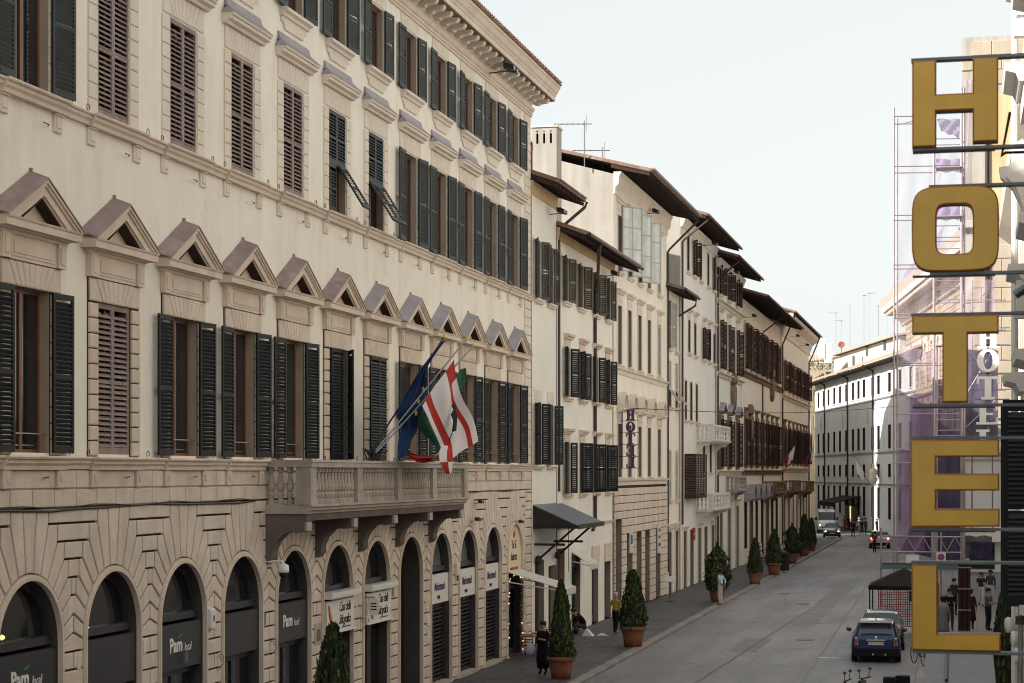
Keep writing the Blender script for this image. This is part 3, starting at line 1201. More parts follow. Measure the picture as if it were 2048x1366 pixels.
# ---- shutters and casements
for n in range(0, 13):
    c = wx(n)
    ind = n in (2, 3, 1)
    # piano nobile
    wl = .71
    yo, yc = -.075, .03
    if n == 2:
        leaf(palazzo, c - .70, yc, 6.84, .70, 2.80, -1, 0, mauve_faded, .10, True, "weathered mauve grey shutter leaf, shut")
        leaf(palazzo, c + .70, yc, 6.84, .70, 2.80, 1, 0, mauve_faded, .10, True, "weathered mauve grey shutter leaf, shut")
    elif n == 6:
        leaf(palazzo, c - .70, yo, 6.84, .70, 2.80, -1, 6, green_dark, .079)
        leaf(palazzo, c + .70, yo, 6.84, .70, 2.80, 1, 28, green_dark, .079, label="dark green shutter leaf, ajar")
    elif n == 7:
        leaf(palazzo, c - .70, yo, 6.84, .70, 2.80, -1, 2, green_dark, .079)
        leaf(palazzo, c + .70, yo, 6.84, .70, 2.80, 1, 2, green_dark, .079)
    else:
        leaf(palazzo, c - .70, yo, 6.84, .78, 2.80, -1, 176 + (n * 7 % 4), green_dark, .079, ind)
        leaf(palazzo, c + .70, yo, 6.84, wl, 2.80, 1, 172 + (n * 5 % 6), green_dark, .079, ind)
    casement(palazzo, c, 6.84, 1.40, 2.80, .25)
    if n not in (2, 6, 7):
        bb = MB()
        bb.box(-.68, .68, .05, .075, .32, .34)
        bb.box(-.5, .5, .18, .20, .12, .14)
        put("safety_rail", cached("rail", lambda: bb.mesh("safety_rail", metal_steel)), palazzo, (c, 0, 6.84))
    # second floor
    if 2 <= n <= 5:
        leaf(palazzo, c - .68, .02, 13.10, .68, 2.58, -1, 0, mauve_faded, .095, n <= 2, "weathered mauve grey shutter leaf, shut")
        leaf(palazzo, c + .68, .02, 13.10, .68, 2.58, 1, 0, mauve_faded, .095, n <= 2, "weathered mauve grey shutter leaf, shut")
    elif n in (6, 7):
        # shut leaves whose lower panels are propped outwards
        hh = 1.35
        for sx in (-1, 1):
            leaf(palazzo, c + sx * .68, .02, 13.10 + 1.23, .68, hh, sx, 0, green_skylit, .078)
            if n == 7 or sx > 0:
                o = put("shutter_flap", leaf_frame_mesh(.66, 1.26, green_skylit, "g2"), palazzo, (c + sx * .34 - .33, -.02, 14.32))
                q = put("slats", louvre_mesh(.66, 1.26, green_skylit, "g2", .085), o)
                q["kind"] = "stuff"
                o["label"] = "lower shutter panel propped outwards from its top edge"
                # hang from the top edge and swing the foot out
                ang = R(-32)
                o.rotation_euler = (ang, 0, 0)
                o.location = (c + sx * .34 - .33, -.03 + math.sin(ang) * 1.26 * 1.0, 14.33 - 1.26 * math.cos(ang))
            else:
                leaf(palazzo, c + sx * .68, .02, 13.10, .68, 1.23, sx, 0, green_skylit, .078)
    else:
        gm = green_skylit
        leaf(palazzo, c - .68, yo, 13.10, .76, 2.58, -1, 176 + (n * 3 % 4), gm, .078, n == 1)
        leaf(palazzo, c + .68, yo, 13.10, .69, 2.58, 1, 171 + (n * 7 % 6), gm, .078, n == 1)
    casement(palazzo, c, 13.10, 1.36, 2.58, .24, wood_red, glass)
    # third floor
    leaf(palazzo, c - .64, yo, 17.42, .72, 1.78, -1, 175 + (n * 3 % 5), green_skylit, .075)
    leaf(palazzo, c + .64, yo, 17.42, .65, 1.78, 1, 171 + (n * 5 % 6), green_skylit, .075)
    casement(palazzo, c, 17.42, 1.28, 1.78, .22, wood_red, glass)

# ---- shop fronts under the arches
lun = MB()
for i in range(NA):
    a0, a1 = math.pi * i / NA, math.pi * (i + 1) / NA
    p = [(q0 * math.cos(w_), q0 * math.sin(w_)) for q0, w_ in ((1.155, a0), (1.155, a1), (1.03, a1), (1.03, a0))]
    lun.prism_y(p, .17, .27)
lun.box(-1.155, 1.155, .11, .27, -.02, .13)
lunm = lun.mesh("lunette_frame", charcoal)
lg = MB()
lg.add([(1.04 * math.cos(math.pi * i / NA), .23, 1.04 * math.sin(math.pi * i / NA) + .0) for i in range(NA + 1)], [tuple(range(NA + 1))])
lgm = lg.mesh("lunette_glass", glass)
lgm2 = lg.mesh("lunette_glass", glass_pale)
dr = MB()
dr.box(-1.155, -1.07, .20, .28, -3.5, -.1)
dr.box(1.07, 1.155, .20, .28, -3.5, -.1)
dr.box(-.04, .04, .20, .28, -3.5, -.1)
dr.box(-1.07, 1.07, .20, .28, -1.15, -1.05)
dr.box(-1.07, 1.07, .20, .28, -3.5, -3.3)
drm = dr.mesh("shop_door", charcoal)
dgm = MB().box(-1.07, 1.07, .235, .25, -3.3, -.1).mesh("shop_glass", glass)
for n in range(0, 13):
    c = ax_(n)
    if n == 8:
        dd = MB()
        dd.box(-1.155, 1.155, .50, .56, -3.5, 0)
        dd.add([(1.155 * math.cos(math.pi * i / NA), .5, 1.155 * math.sin(math.pi * i / NA)) for i in range(NA + 1)], [tuple(range(NA + 1))])
        for xx in (-1.02, -.52, .06, .56):
            for zz in (-3.3, -2.35, -1.4, -.45):
                dd.stone([(xx, zz), (xx + .44, zz), (xx + .44, zz + .82), (xx, zz + .82)], 0.03, 0.02)
                for q_ in range(len(dd.v) - 12, len(dd.v)):
                    v_ = dd.v[q_]
                    dd.v[q_] = (v_[0], v_[1] + .50, v_[2])
        put("carriage_door", dd.mesh("carriage_door", wood_dark), palazzo, (c, 0, ARC_Z))
        continue
    if n != 12:
        o = put("lunette_frame", lunm, palazzo, (c, 0, ARC_Z))
        put("lunette_glass", lgm2 if n in (9, 10, 11) else lgm, o)
    if n <= 5:
        f_ = MB().box(-1.15, 1.15, .02, .14, 2.50, 3.42).obj("fascia_panel", charcoal, palazzo, (c, 0, 0))
        o = put("shop_door", drm, palazzo, (c, 0, ARC_Z))
        put("shop_glass", dgm, o)
        if n in (1, 3, 5):
            text("Pam", .40, white_paint, f_, off=.012, loc=(-.20, .013, 2.98), ax='CENTER', sx=.95)
            text("local", .24, white_paint, f_, (.40, .013, 2.915), ax='CENTER', sx=.8, shear=.25)
            MB().prism_y([(-.12, 3.14), (.16, 3.22), (.04, 3.14)], .010, .02).obj("logo_leaf", ink_green, f_)
    elif n in (6, 7):
        o = put("shop_door", drm, palazzo, (c, 0, ARC_Z))
        put("shop_glass", dgm, o)
    elif n in (9, 10, 11):
        f_ = MB().box(-1.15, 1.15, .02, .14, 2.52, 3.40).obj("sign_panel", white_panel, palazzo, (c, 0, 0))
        text("Marionnaud", .36, ink_purple, f_, (.12, .016, 3.02), off=.006, sx=.74, shear=.12, space=.92)
        text("PARIS", .16, ink_black, f_, (0, .016, 2.69), sx=.85)
        g_ = MB()
        zz = 0.05
        while zz < 2.50:
            g_.box(-1.15, 1.15, .14, .165, zz, zz + .045)
            zz += .125
        for xx in (-1.1, -.55, 0, .55, 1.1):
            g_.box(xx - .012, xx + .012, .135, .17, 0, 2.5)
        tag(g_.obj("roller_grille", mat("grille_metal", (0.07, 0.06, 0.062), 0.5, 0.4, 0.3, 2, 0, 0, metal=.5), palazzo, (c, 0, 0)), kind="stuff")
        o = put("shop_door", drm, palazzo, (c, 0, ARC_Z))
        put("shop_glass", dgm, o)

# lit lamps glimpsed inside the shops
b = MB().lathe([(.001, -.05), (.05, -.02), (.05, .02), (.001, .05)], n=8)
bm_ = b.mesh("lamp", warm_lit)
for n, dx, dz in ((1, -.45, 3.72), (4, -.95, 3.95)):
    put("lamp", bm_, palazzo, (ax_(n) + dx, .215, dz))
for dz in (3.62, 3.92):
    MB().box(-.95, -.45, .21, .222, dz, dz + .018).obj("lamp", tube_lit, palazzo, (ax_(2), 0, 0))

# =================================================================== BALCONY (part of the palazzo)
def aw(x, out, z):
    """palazzo-local point to world"""
    return Vector((-DA + out, A0 + x, z))


stone_console = mat("stone_balcony_shade", (.17, .145, .13), .9, .1, .3, 1.5, .1, .2, 18)  # darkened stone, shade under the balcony put into its colour
BX0, BX1 = 16.0, 30.1
bal = bpy.data.objects.new("balcony", None)
col.objects.link(bal)
bal.parent = palazzo
b = MB()
b.prism_x([(0, 5.56), (-1.08, 5.56), (-1.10, 5.62), (-1.16, 5.64), (-1.16, 5.70), (-1.22, 5.72), (-1.22, 5.77), (0, 5.77)], BX0 - .0, BX1 + .0)
b.obj("slab", stone_grey, bal)
MB().box(BX0 + .05, BX1 - .05, -1.05, 0, 5.40, 5.559).obj("soffit", stone_console, bal)  # dark panel added, deepens the shade under the slab by colour
b = MB()
b.prism_x([(-1.20, 6.62), (-1.20, 6.72), (-1.22, 6.74), (-1.21, 6.79), (-.90, 6.79), (-.90, 6.62)], BX0, BX1)
for x in (BX0, BX1 - .30):
    b.box(x, x + .30, -.898, 0, 6.622, 6.792)
b.obj("handrail", stone_grey, bal)
pp = MB()
pp.box(-.20, .20, -1.17, -.93, 5.97, 6.62)
pp.box(-.25, .25, -1.19, -.91, 5.77, 5.90)
pp.box(-.225, .225, -1.18, -.92, 5.90, 5.97)
pp.box(-.13, .13, -1.182, -1.17, 6.04, 6.54)
ppm = pp.mesh("pedestal", stone_grey)
px_ = [BX0 + .22, BX0 + 3.66, BX0 + 7.05, BX0 + 10.45, BX1 - .22]
for x in px_:
    put("pedestal", ppm, bal, (x, 0, 0))
pp = MB()
pp.box(.04, .28, -.80, -.95, 5.97, 6.62)
pp.box(.02, .29, -.78, -.96, 5.77, 5.97)
for x in (BX0, BX1 - .32):
    pp.obj("pedestal", stone_grey, bal, (x, 0, 0))
bl = MB().lathe([(.085, 0), (.085, .10), (.055, .12), (.075, .20), (.078, .24), (.045, .29), (.07, .32), (.082, .40), (.05, .66), (.045, .72), (.07, .74), (.075, .85)], n=8, ph=R(22.5)).mesh("baluster", stone_grey)
for i in range(4):
    a, c = px_[i] + .27, px_[i + 1] - .27
    k = 12
    for j in range(k):
        put("baluster", bl, bal, (a + (c - a) * (j + .5) / k, -1.05, 5.77))
for x in (BX0 + .15, BX1 - .17):
    for y in (-.17, -.40, -.63):
        put("baluster", bl, bal, (x, y, 5.77))
br = MB()
prof = [(0, 5.40), (-1.0, 5.40), (-1.0, 5.15), (-.78, 5.12), (-.72, 5.16), (-.50, 5.10), (-.32, 4.92), (-.22, 4.70), (-.22, 4.52), (-.12, 4.42), (0, 4.40)]
br.prism_x(prof, -.20, .20)
br.box(-.16, .16, -1.06, -1.0, 5.17, 5.38, 1)
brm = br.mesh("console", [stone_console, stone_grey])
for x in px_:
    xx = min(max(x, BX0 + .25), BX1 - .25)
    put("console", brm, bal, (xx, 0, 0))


# =================================================================== THINGS FIXED TO THE PALAZZO
SHOPSIGN = "white pen shop sign with black script and crimson nib emblem, "
for n, lb in ((6, SHOPSIGN + "left one"), (7, SHOPSIGN + "right one")):
    s_ = thing("shop_sign", lb, "sign", aw(ax_(n), .0, 2.48), R(90), "pen shop signs under the arcade")
    MB().box(-1.12, 1.05, -.16, -.05, 0, .80).obj("sign_board", white_panel, s_)
    bx = MB().box(-1.16, 1.20, -.30, .03, .86, 1.02)
    bx.box(-1.16, 1.20, -.32, -.30, .90, 1.0)
    bx.obj("awning_box", white_paint, s_)
    MB().box(-1.12, 1.18, -.20, .0, -.03, .0).obj("bottom_rail", white_paint, s_)
    text("Casa della", .34, ink_black, s_, (.26, -.163, .60), sx=.80, shear=.5, space=.86)
    text("Stilografica", .34, ink_black, s_, (.25, -.163, .28), sx=.78, shear=.5, space=.84)
    MB().box(0, .72, -.164, -.16, .075, .10).obj("underline", ink_black, s_)
    nib = MB()
    nib.prism_y([(-1.05, .72), (-.93, .66), (-.62, .18), (-.62, .08), (-.74, .10), (-1.0, .42)], -.168, -.16)
    nib.obj("nib_emblem", ink_red, s_)
    nb = MB()
    nb.prism_y([(-.98, .60), (-.90, .58), (-.62, .17), (-.66, .12)], -.174, -.168)
    nb.obj("nib_emblem_gilding", star_yellow, s_)
    text("C", .16, ink_black, s_, (-1.0, -.163, .08), sx=.8)
# bistro sign, garland, awning
s_ = thing("bistro_sign", "cream arched bistro sign with black lettering and red rooster mark in the last arch", "sign", aw(ax_(12), 0, 2.95), R(90))
m_ = MB()
m_.add([(1.14 * math.cos(math.pi * i / NA), -.02, .55 + 1.14 * math.sin(math.pi * i / NA)) for i in range(NA + 1)] + [(-1.14, -.02, 0), (1.14, -.02, 0)],
       [tuple(range(NA + 1)) + (NA + 1, NA + 2)])
m_.add([(1.14 * math.cos(math.pi * i / NA), .05, .55 + 1.14 * math.sin(math.pi * i / NA)) for i in range(NA + 1)] + [(-1.14, .05, 0), (1.14, .05, 0)],
       [tuple(range(NA + 1)) + (NA + 1, NA + 2)])
m_.obj("sign_board", mat("bistro_cream", (.72, .60, .44), .6, .3, .05, 2, 0, 0), s_)
text("Tu Si", .42, ink_black, s_, (-.02, -.026, .98), sx=.8)
text("bistrot", .40, ink_black, s_, (-.02, -.026, .56), sx=.85)
text("PRANZO  PIZZA  CENA", .13, ink_red, s_, (0, -.026, .14), sx=.85)
rb = MB()
rb.lathe([(.001, 0), (.10, .05), (.12, .14), (.05, .22), (.001, .25)], n=8, sy=.06)
rb.prism_y([(.02, .2), (.16, .30), (.10, .18), (.2, .1)], -.01, .0)
rb.obj("rooster_mark", ink_red, s_, (0, -.03, 1.22))
gl_ = thing("door_garland", "dark glittering garland of baubles framing the bistro door", "garland", aw(ax_(12), -.05, 0), R(90))
gb = MB()
rnd = random.Random(4)
path = [(-1.08, z * .06) for z in range(0, 48)] + [(-1.0 + i * .06, 2.62 + .25 * math.sin(i / 33 * math.pi)) for i in range(34)] + [(1.08, 2.7 - z * .06) for z in range(0, 44)]
bau = [[], [], []]
for (x, z) in path:
    for k in range(5):
        p = Vector((x + rnd.uniform(-.14, .14), rnd.uniform(-.12, .05), z + rnd.uniform(-.06, .06)))
        r = rnd.uniform(.03, .07)
        gb.add([p + Vector((r, 0, 0)), p + Vector((-r, 0, r * .4)), p + Vector((0, 0, r)), p + Vector((0, -r, 0))], [(0, 1, 2), (0, 2, 3), (1, 2, 3), (0, 1, 3)])
    if rnd.random() < .45:
        q = bau[rnd.randrange(3)]
        q.append((x + rnd.uniform(-.13, .13), -.14 + rnd.uniform(-.03, .03), z))
tag(gb.obj("greenery", leafm[2], gl_), kind="stuff")
bm1 = [MB().lathe([(.001, -.03), (.026, -.012), (.026, .012), (.001, .03)], n=6).mesh("bauble", mm) for mm in (red_lens, chrome, warm_lit)]
for i in range(3):
    for q in bau[i]:
        put("bauble", bm1[i], gl_, q)
MB().box(-1.15, 1.15, .30, .36, 0, 2.9).obj("door_backing", ink_black, palazzo, (ax_(12), 0, 0))
o = put("shop_door", drm, palazzo, (ax_(12), 0, ARC_Z))
MB().box(-.98, -.62, -.02, 0, 1.05, 1.75).obj("menu_board", plaster_beige, gl_)


def folding_awning(name, label, x0, x1, zt, zb, out, m, where, rz=R(90), val=.24):
    t = thing(name, label, "awning", where, rz)
    c = MB()
    k = 10
    for i in range(k):
        xa, xb = x0 + (x1 - x0) * i / k, x0 + (x1 - x0) * (i + 1) / k
        c.hexa([(xa, -out, zb), (xb, -out, zb), (xb, 0, zt), (xa, 0, zt), (xa, -out, zb + .02), (xb, -out, zb + .02), (xb, 0, zt + .02), (xa, 0, zt + .02)])
    c.obj("canvas", m, t)
    v = MB()
    q = max(3, int((x1 - x0) / .09))
    for i in range(q):
        xa, xb = x0 + (x1 - x0) * i / q, x0 + (x1 - x0) * (i + 1) / q
        v.prism_y([(xa, zb), (xb, zb), (xb, zb - val * .75), ((xa + xb) / 2, zb - val), (xa, zb - val * .75)], -out - .012, -out)
    v.obj("valance", m, t)
    a = MB()
    for x in (x0 + .06, x1 - .06):
        a.tube([(x, 0, zt - .35), (x, -out * .95, zb - .03)], .022, 5)
    a.tube([(x0, -out + .02, zb - .02), (x1, -out + .02, zb - .02)], .028, 5)
    a.obj("arms", white_paint, t)
    return t


folding_awning("awning", "cream folding awning with scalloped edge stretched out beside the bistro door", -1.0, 1.0, 3.02, 2.42, 2.05, canvas_white, aw(ax_(12) - .2, .05, 0))


# dome camera, alarm box, brackets and lamps on the arcade
def dome_camera(loc):
    t = thing("security_camera", "white dome security camera on a wall arm beside the balcony", "camera", loc, R(90))
    a = MB().box(-.05, .05, -.03, 0, -.12, .12)
    a.tube([(0, 0, .05), (0, -.42, .07), (0, -.46, .0)], .032, 7)
    a.obj("arm", white_paint, t)
    MB().lathe([(.04, .02), (.12, -.02), (.135, -.14), (.125, -.19)], 0, -.46, 14).obj("housing", white_paint, t, smooth=True)
    MB().lathe([(.10, -.19), (.09, -.26), (.05, -.31), (.001, -.325)], 0, -.46, 12).obj("dome", ink_black, t, smooth=True)


dome_camera(aw(S(526, DA) - A0, .03, HZ(527, 1128, DA)))
al = thing("alarm_box", "white rounded alarm siren box on the pier between the second pair of shop arches", "alarm box", aw(S(412, DA) - A0, .06, HZ(414, 1236, DA)), R(90))
MB().stone([(-.12, -.20), (-.06, -.24), (.06, -.24), (.12, -.20), (.12, .18), (.07, .22), (-.07, .22), (-.12, .18)], .12, .03, gap=0).obj("cover", white_paint, al)
MB().box(-.05, .05, -.125, -.12, -.05, .06).obj("lamp_lens", metal_grey, al)


def scroll(loc, label):
    t = thing("iron_bracket", label, "bracket", loc, R(90), "scrolled iron brackets on the arcade piers")
    t.scale = (.6, .6, .6)
    pts = [(0, 0, .35), (0, -.04, -.35)]
    m1 = MB().tube([(0, -.01, .36), (0, -.01, -.36)], .012, 4)
    sp = []
    for i in range(16):
        a = i * .55
        r = .14 - i * .007
        sp.append((.0, -.17 + r * math.cos(a), .18 + r * math.sin(a)))
    m1.tube(sp, .011, 4)
    sp = [(0, -.02, -.3), (0, -.10, -.22), (0, -.2, -.10), (0, -.28, .02), (0, -.22, .06)]
    m1.tube(sp, .011, 4)
    m1.obj("scrollwork", metal_dark, t)


scroll(aw(S(428, DA) - A0, .06, HZ(428, 1325, DA)), "scrolled black iron bracket on the pier below the white alarm box")
scroll(aw(S(536, DA) - A0, .06, HZ(536, 1294, DA)), "scrolled black iron bracket on the pier beneath the dome camera")
scroll(aw(S(716, DA) - A0, .06, HZ(716, 1250, DA)), "scrolled black iron bracket on the pier between the two pen shop signs")
for i, (px, py, lb) in enumerate(((366, 1312, "pier below the right edge of the first grocery sign"), (282, 1295, "pier between the second and third shop arches"), (150, 1324, "pier between the first two shop arches"),
                                  (523, 1238, "pier just below the dome camera"), (708, 1207, "pier between the two pen shop signs"), (623, 1218, "pier above the worn relief plaque"),
                                  (780, 1183, "pier left of the carriage door"), (847, 1210, "pier right of the carriage door"), (956, 1160, "pier between the second and third perfume shop signs"))):
    tag(MB().stone([(-.06, -.13), (.06, -.13), (.06, .13), (-.06, .13)], .025, .008, gap=0).obj("number_plate", stone_frame if i % 3 else metal_grey, None, aw(S(px, DA) - A0, .062, HZ(px, py, DA)), R(90)),
        "small blank plate fixed to the " + lb, "plate", "small plates on the arcade piers")
t = thing("notice_board", "stone coloured plaque with worn relief on the pier left of the pen shop", "plaque", aw(S(630, DA) - A0, .058, HZ(630, 1268, DA)), R(90))
MB().stone([(-.24, -.26), (.24, -.26), (.24, .26), (-.24, .26)], .03, .01, gap=0).obj("plaque_slab", stone_grey, t)
MB().prism_y([(-.14, -.16), (.14, -.16), (.10, .12), (-.10, .12)], -.045, -.03).obj("relief", stone_brown, t)
t = thing("clock_sign", "round white hanging sign with small print beside the right pen shop sign", "sign", aw(S(722, DA) - A0, .05, HZ(722, 1215, DA)), R(90))
MB().tube([(0, 0, .28), (0, -.30, .28)], .012, 5).obj("arm", metal_dark, t)
q = MB()
q.add([(0.0, -.30 + .17 * math.cos(a), .26 * math.sin(a) + .05) for a in [i * math.pi / 8 for i in range(16)]] + [(.05, -.30 + .17 * math.cos(a), .26 * math.sin(a) + .05) for a in [i * math.pi / 8 for i in range(16)]],
      [tuple(range(16)), tuple(range(31, 15, -1))] + [(i, (i + 1) % 16, (i + 1) % 16 + 16, i + 16) for i in range(16)])
q.obj("disc", white_paint, t)
for zz in (-.06, .02, .10):
    MB().box(-.004, 0, -.38, -.22, zz, zz + .03).obj("print_line", ink_black, t)
t = thing("notice_signs", "pale grey notices and small signs on the pier right of the carriage door", "notice", aw(S(852, DA) - A0, .06, 0), R(90))
for z0, z1, mm in ((HZ(852, 1205, DA), HZ(852, 1192, DA), stone_frame), (HZ(852, 1250, DA), HZ(852, 1232, DA), white_paint), (HZ(852, 1285, DA), HZ(852, 1262, DA), plate_white)):
    MB().box(-.15, .15, -.03, 0, z0, z1).obj("panel", mm, t)
# poster in the shop door, second charcoal fascia
t = thing("poster", "white poster with green print in the shop door under the fourth arch", "poster", aw(ax_(4) - .25, -.30, 1.35), R(90))
MB().box(-.30, .30, -.02, 0, 0, 1.0).obj("sheet", white_panel, t)
MB().box(-.22, .20, -.024, -.02, .70, .74).obj("print_line", ink_green, t)
MB().box(-.22, .05, -.024, -.02, .60, .64).obj("print_line", ink_black, t)
MB().prism_y([(.0, .1), (.22, .1), (.18, .45), (.06, .5)], -.024, -.02).obj("print_figure", metal_grey, t)


def floodlight(loc, label, rz=R(90), s=1.0, grp="floodlights high on the facades", arm=.45):
    t = thing("floodlight", label, "floodlight", loc, rz, grp)
    a = MB().tube([(0, 0, -.1 * s), (0, -arm * s, -.06 * s), (0, -arm * s, .12 * s)], .02 * s, 5)
    a.box(-.26 * s, .26 * s, -arm * s - .02, -arm * s + .02, .10 * s, .14 * s)
    a.obj("arm", metal_dark, t)
    for sx in (-1, 1):
        h = MB()
        h.hexa([(-.11 * s, -.16 * s, -.12 * s), (.11 * s, -.16 * s, -.12 * s), (.14 * s, .12 * s, -.05 * s), (-.14 * s, .12 * s, -.05 * s),
                (-.13 * s, -.18 * s, .03 * s), (.13 * s, -.18 * s, .03 * s), (.13 * s, .12 * s, .12 * s), (-.13 * s, .12 * s, .12 * s)])
        o = h.obj("lamp_head", metal_dark, t, (sx * .2 * s, -arm * s, .02 * s))
        MB().box(-.10 * s, .10 * s, -.185 * s, -.165 * s, -.10 * s, .0).obj("lens", metal_steel, o)
    return t


floodlight(aw(S(969, DA) - A0, .16, HZ(969, 146, DA) + .1), "pair of black floodlights on an arm under the big palazzo cornice", s=1.15, arm=.62)
floodlight(aw(S(945, DA) - A0, .05, HZ(945, 1004, DA)), "black floodlight above the arches right of the balcony", s=.5, grp="small spot lamps over the shop arches")
floodlight(aw(S(938, DA) - A0, .05, HZ(938, 1039, DA)), "black spot lamp over the second perfume shop arch", s=.55, grp="small spot lamps over the shop arches")
floodlight(aw(S(1027, DA) - A0, .05, HZ(1030, 1043, DA)), "black spot lamp hooked over the bistro sign", s=.5, grp="small spot lamps over the shop arches")
t = thing("alarm_siren", "small brown siren box on the pier between the perfume shop arches", "siren", aw(S(907, DA) - A0, .06, HZ(907, 1138, DA)), R(90))
MB().stone([(-.14, -.20), (.14, -.20), (.14, .20), (-.14, .20)], .12, .03, gap=0).obj("cover", stone_frame, t)
MB().tube([(0, -.06, -.2), (.08, -.06, -.34), (.12, -.02, -.36)], .02, 5).obj("bracket_arm", metal_dark, t)


# ------------------------------------------------------------------ flags on the balcony
def at_out(px, py, out):
    """point on the vertical plane parallel to the palazzo, standing out by `out` metres"""
    D = DA - out
    return Vector((-D, S(px, D), HZ(px, py, D)))


fp = thing("flagpole_holder", "iron flag holder with three slanting poles on the stone balcony", "flagpoles", at_out(745, 912, 1.0))
base = at_out(745, 912, 1.0)
m_ = MB()
for k in range(6):
    a = k * 1.05
    m_.tube([Vector((0, 0, 0)), Vector((.25 * math.cos(a), .25 * math.sin(a), .18)), Vector((.1 * math.cos(a + 1), .3 * math.sin(a + 1), -.1))], .02, 4)
m_.tube([(0, 0, -.35), (0, 0, .2)], .05, 6)
m_.obj("holder", metal_dark, fp)
tips = [(at_out(888, 674, 2.3), flag_blue), (at_out(933, 678, 3.0), metal_steel), (at_out(947, 692, 3.0), metal_steel)]
for i, (tp, mm) in enumerate(tips):
    st = at_out((740, 748, 752)[i], 906, 1.0 + .05 * i) - base
    MB().tube([st, tp - base], .022, 6).obj("pole", metal_steel if i else metal_dark, fp)
    MB().lathe([(.001, -.06), (.04, -.02), (.03, .04), (.001, .10)], n=6).obj("finial", star_yellow, fp, tp - base)


def cloth(name, label, rows, mats, colf, nu=18, nv=10, amp=.06, waves=2.5, seed=0, n_per=5):
    """rows: list of ((px,py,out) left, (px,py,out) right); draped sheet with folds"""
    L_ = [at_out(*a) for a, c in rows]
    R_ = [at_out(*c) for a, c in rows]
    org = (L_[0] + R_[0]) / 2
    tot = (len(rows) - 1) * n_per
    vs_, fs, mi = [], [], []

    def cr(P, t):
        i = min(int(t), len(P) - 2)
        f = t - i
        p0, p1, p2, p3 = P[max(i - 1, 0)], P[i], P[i + 1], P[min(i + 2, len(P) - 1)]
        return 0.5 * ((2 * p1) + (p2 - p0) * f + (2 * p0 - 5 * p1 + 4 * p2 - p3) * f * f + (3 * p1 - p0 - 3 * p2 + p3) * f ** 3)
    for i in range(tot + 1):
        t = i / n_per
        a, c = cr(L_, t), cr(R_, t)
        for j in range(nu + 1):
            u = j / nu
            p = a.lerp(c, u)
            w = amp * math.sin(u * waves * 2 * math.pi + t * 1.1 + seed) * min(1, t + .15)
            w += amp * .5 * math.sin(u * waves * 4.3 + t * 2.3 + seed * 2)
            vs_.append(tuple(p + Vector((w * .8, -w * .75, 0)) - org))
    for i in range(tot):
        for j in range(nu):
            k = i * (nu + 1) + j
            fs.append((k, k + 1, k + nu + 2, k + nu + 1))
            mi.append(colf((j + .5) / nu, (i + .5) / tot))
    me = bpy.data.meshes.new(name)
    me.from_pydata(vs_, [], fs)
    for mm in mats:
        me.materials.append(mm)
    me.polygons.foreach_set("material_index", mi)
    me.polygons.foreach_set("use_smooth", [True] * len(fs))
    me.update()
    o = put(name, me, None, org)
    return tag(o, label, "flag", "flags over the balcony")


cloth("flag", "limp dark blue flag with yellow stars on the leftmost balcony pole",
      [((884, 683, 2.25), (891, 680, 2.28)), ((838, 742, 1.95), (852, 738, 2.0)), ((812, 786, 1.7), (851, 772, 1.85)),
       ((792, 829, 1.6), (846, 818, 1.8)), ((806, 852, 1.6), (838, 858, 1.7)), ((799, 882, 1.6), (822, 884, 1.7)), ((793, 917, 1.6), (812, 913, 1.65))],
      [flag_blue], lambda u, v: 0, amp=.05, waves=2)
for (px, py) in ((846, 779), (836, 802), (831, 826)):
    o = at_out(px, py, 2.02)
    st = MB().add([(0.10 * (1 if k % 2 == 0 else .42) * math.sin(k * math.pi / 5) * .7, -.02, 0.10 * (1 if k % 2 == 0 else .42) * math.cos(k * math.pi / 5)) for k in range(10)], [tuple(range(10))])
    so = st.obj("star", star_yellow, None, o, R(55))
    so.parent = [q for q in col.objects if q.name == "flag"][0]
    so.matrix_parent_inverse = Matrix.Translation(-Vector(so.parent.location))


def tcol(u, v):
    if v < .10 and u > .62:
        return 1
    if .18 < u < .33 or .70 < u < .83:
        return 1 if not (v < .3 and u < .5) or v < .1 else (1 if u < .25 else 0)
    if v > .93 and .3 < u < .8:
        return 1
    return 0


cloth("flag", "white flag with broad red bands and dark winged horse emblem on the middle pole",
      [((843, 812, 2.3), (908, 718, 2.75)), ((858, 842, 2.3), (917, 765, 2.75)), ((872, 872, 2.3), (924, 800, 2.7)),
       ((884, 902, 2.25), (946, 842, 2.65)), ((882, 930, 2.25), (957, 882, 2.6))],
      [flag_white, flag_red], lambda u, v: (1 if (.10 < u < .26 or .70 < u < .84 or (v < .22 and u > .84)) else 0), amp=.05, waves=1.6, seed=1)
cloth("flag", "lower folded corner of the white and red flag hanging below the balcony rail",
      [((884, 890, 2.28), (908, 893, 2.36)), ((878, 912, 2.28), (908, 910, 2.36)), ((884, 932, 2.28), (906, 932, 2.34)), ((894, 948, 2.28), (903, 947, 2.30))],
      [flag_white, flag_red], lambda u, v: (1 if (u > .5 and v < .55) or (v > .55 and u < .55) else 0), amp=.03, waves=1, seed=2)
fl2 = [q for q in col.objects if q.name == "flag.001"][0]
eb = MB()
eo = at_out(908, 838, 2.66)
eb.prism_y([(-.10, .34), (-.02, .42), (.08, .34), (.03, .22), (.10, .10), (.06, -.30), (-.08, -.34), (-.03, -.05), (-.12, .12), (-.02, .24)], -.03, 0)
eb.tube([(-.08, -.02, -.36), (-.16, -.02, -.48), (-.18, -.02, -.60)], .02, 4)
eo_ = eb.obj("emblem", ink_black, None, eo, R(60))
eo_.parent = fl2
eo_.matrix_parent_inverse = Matrix.Translation(-Vector(fl2.location))
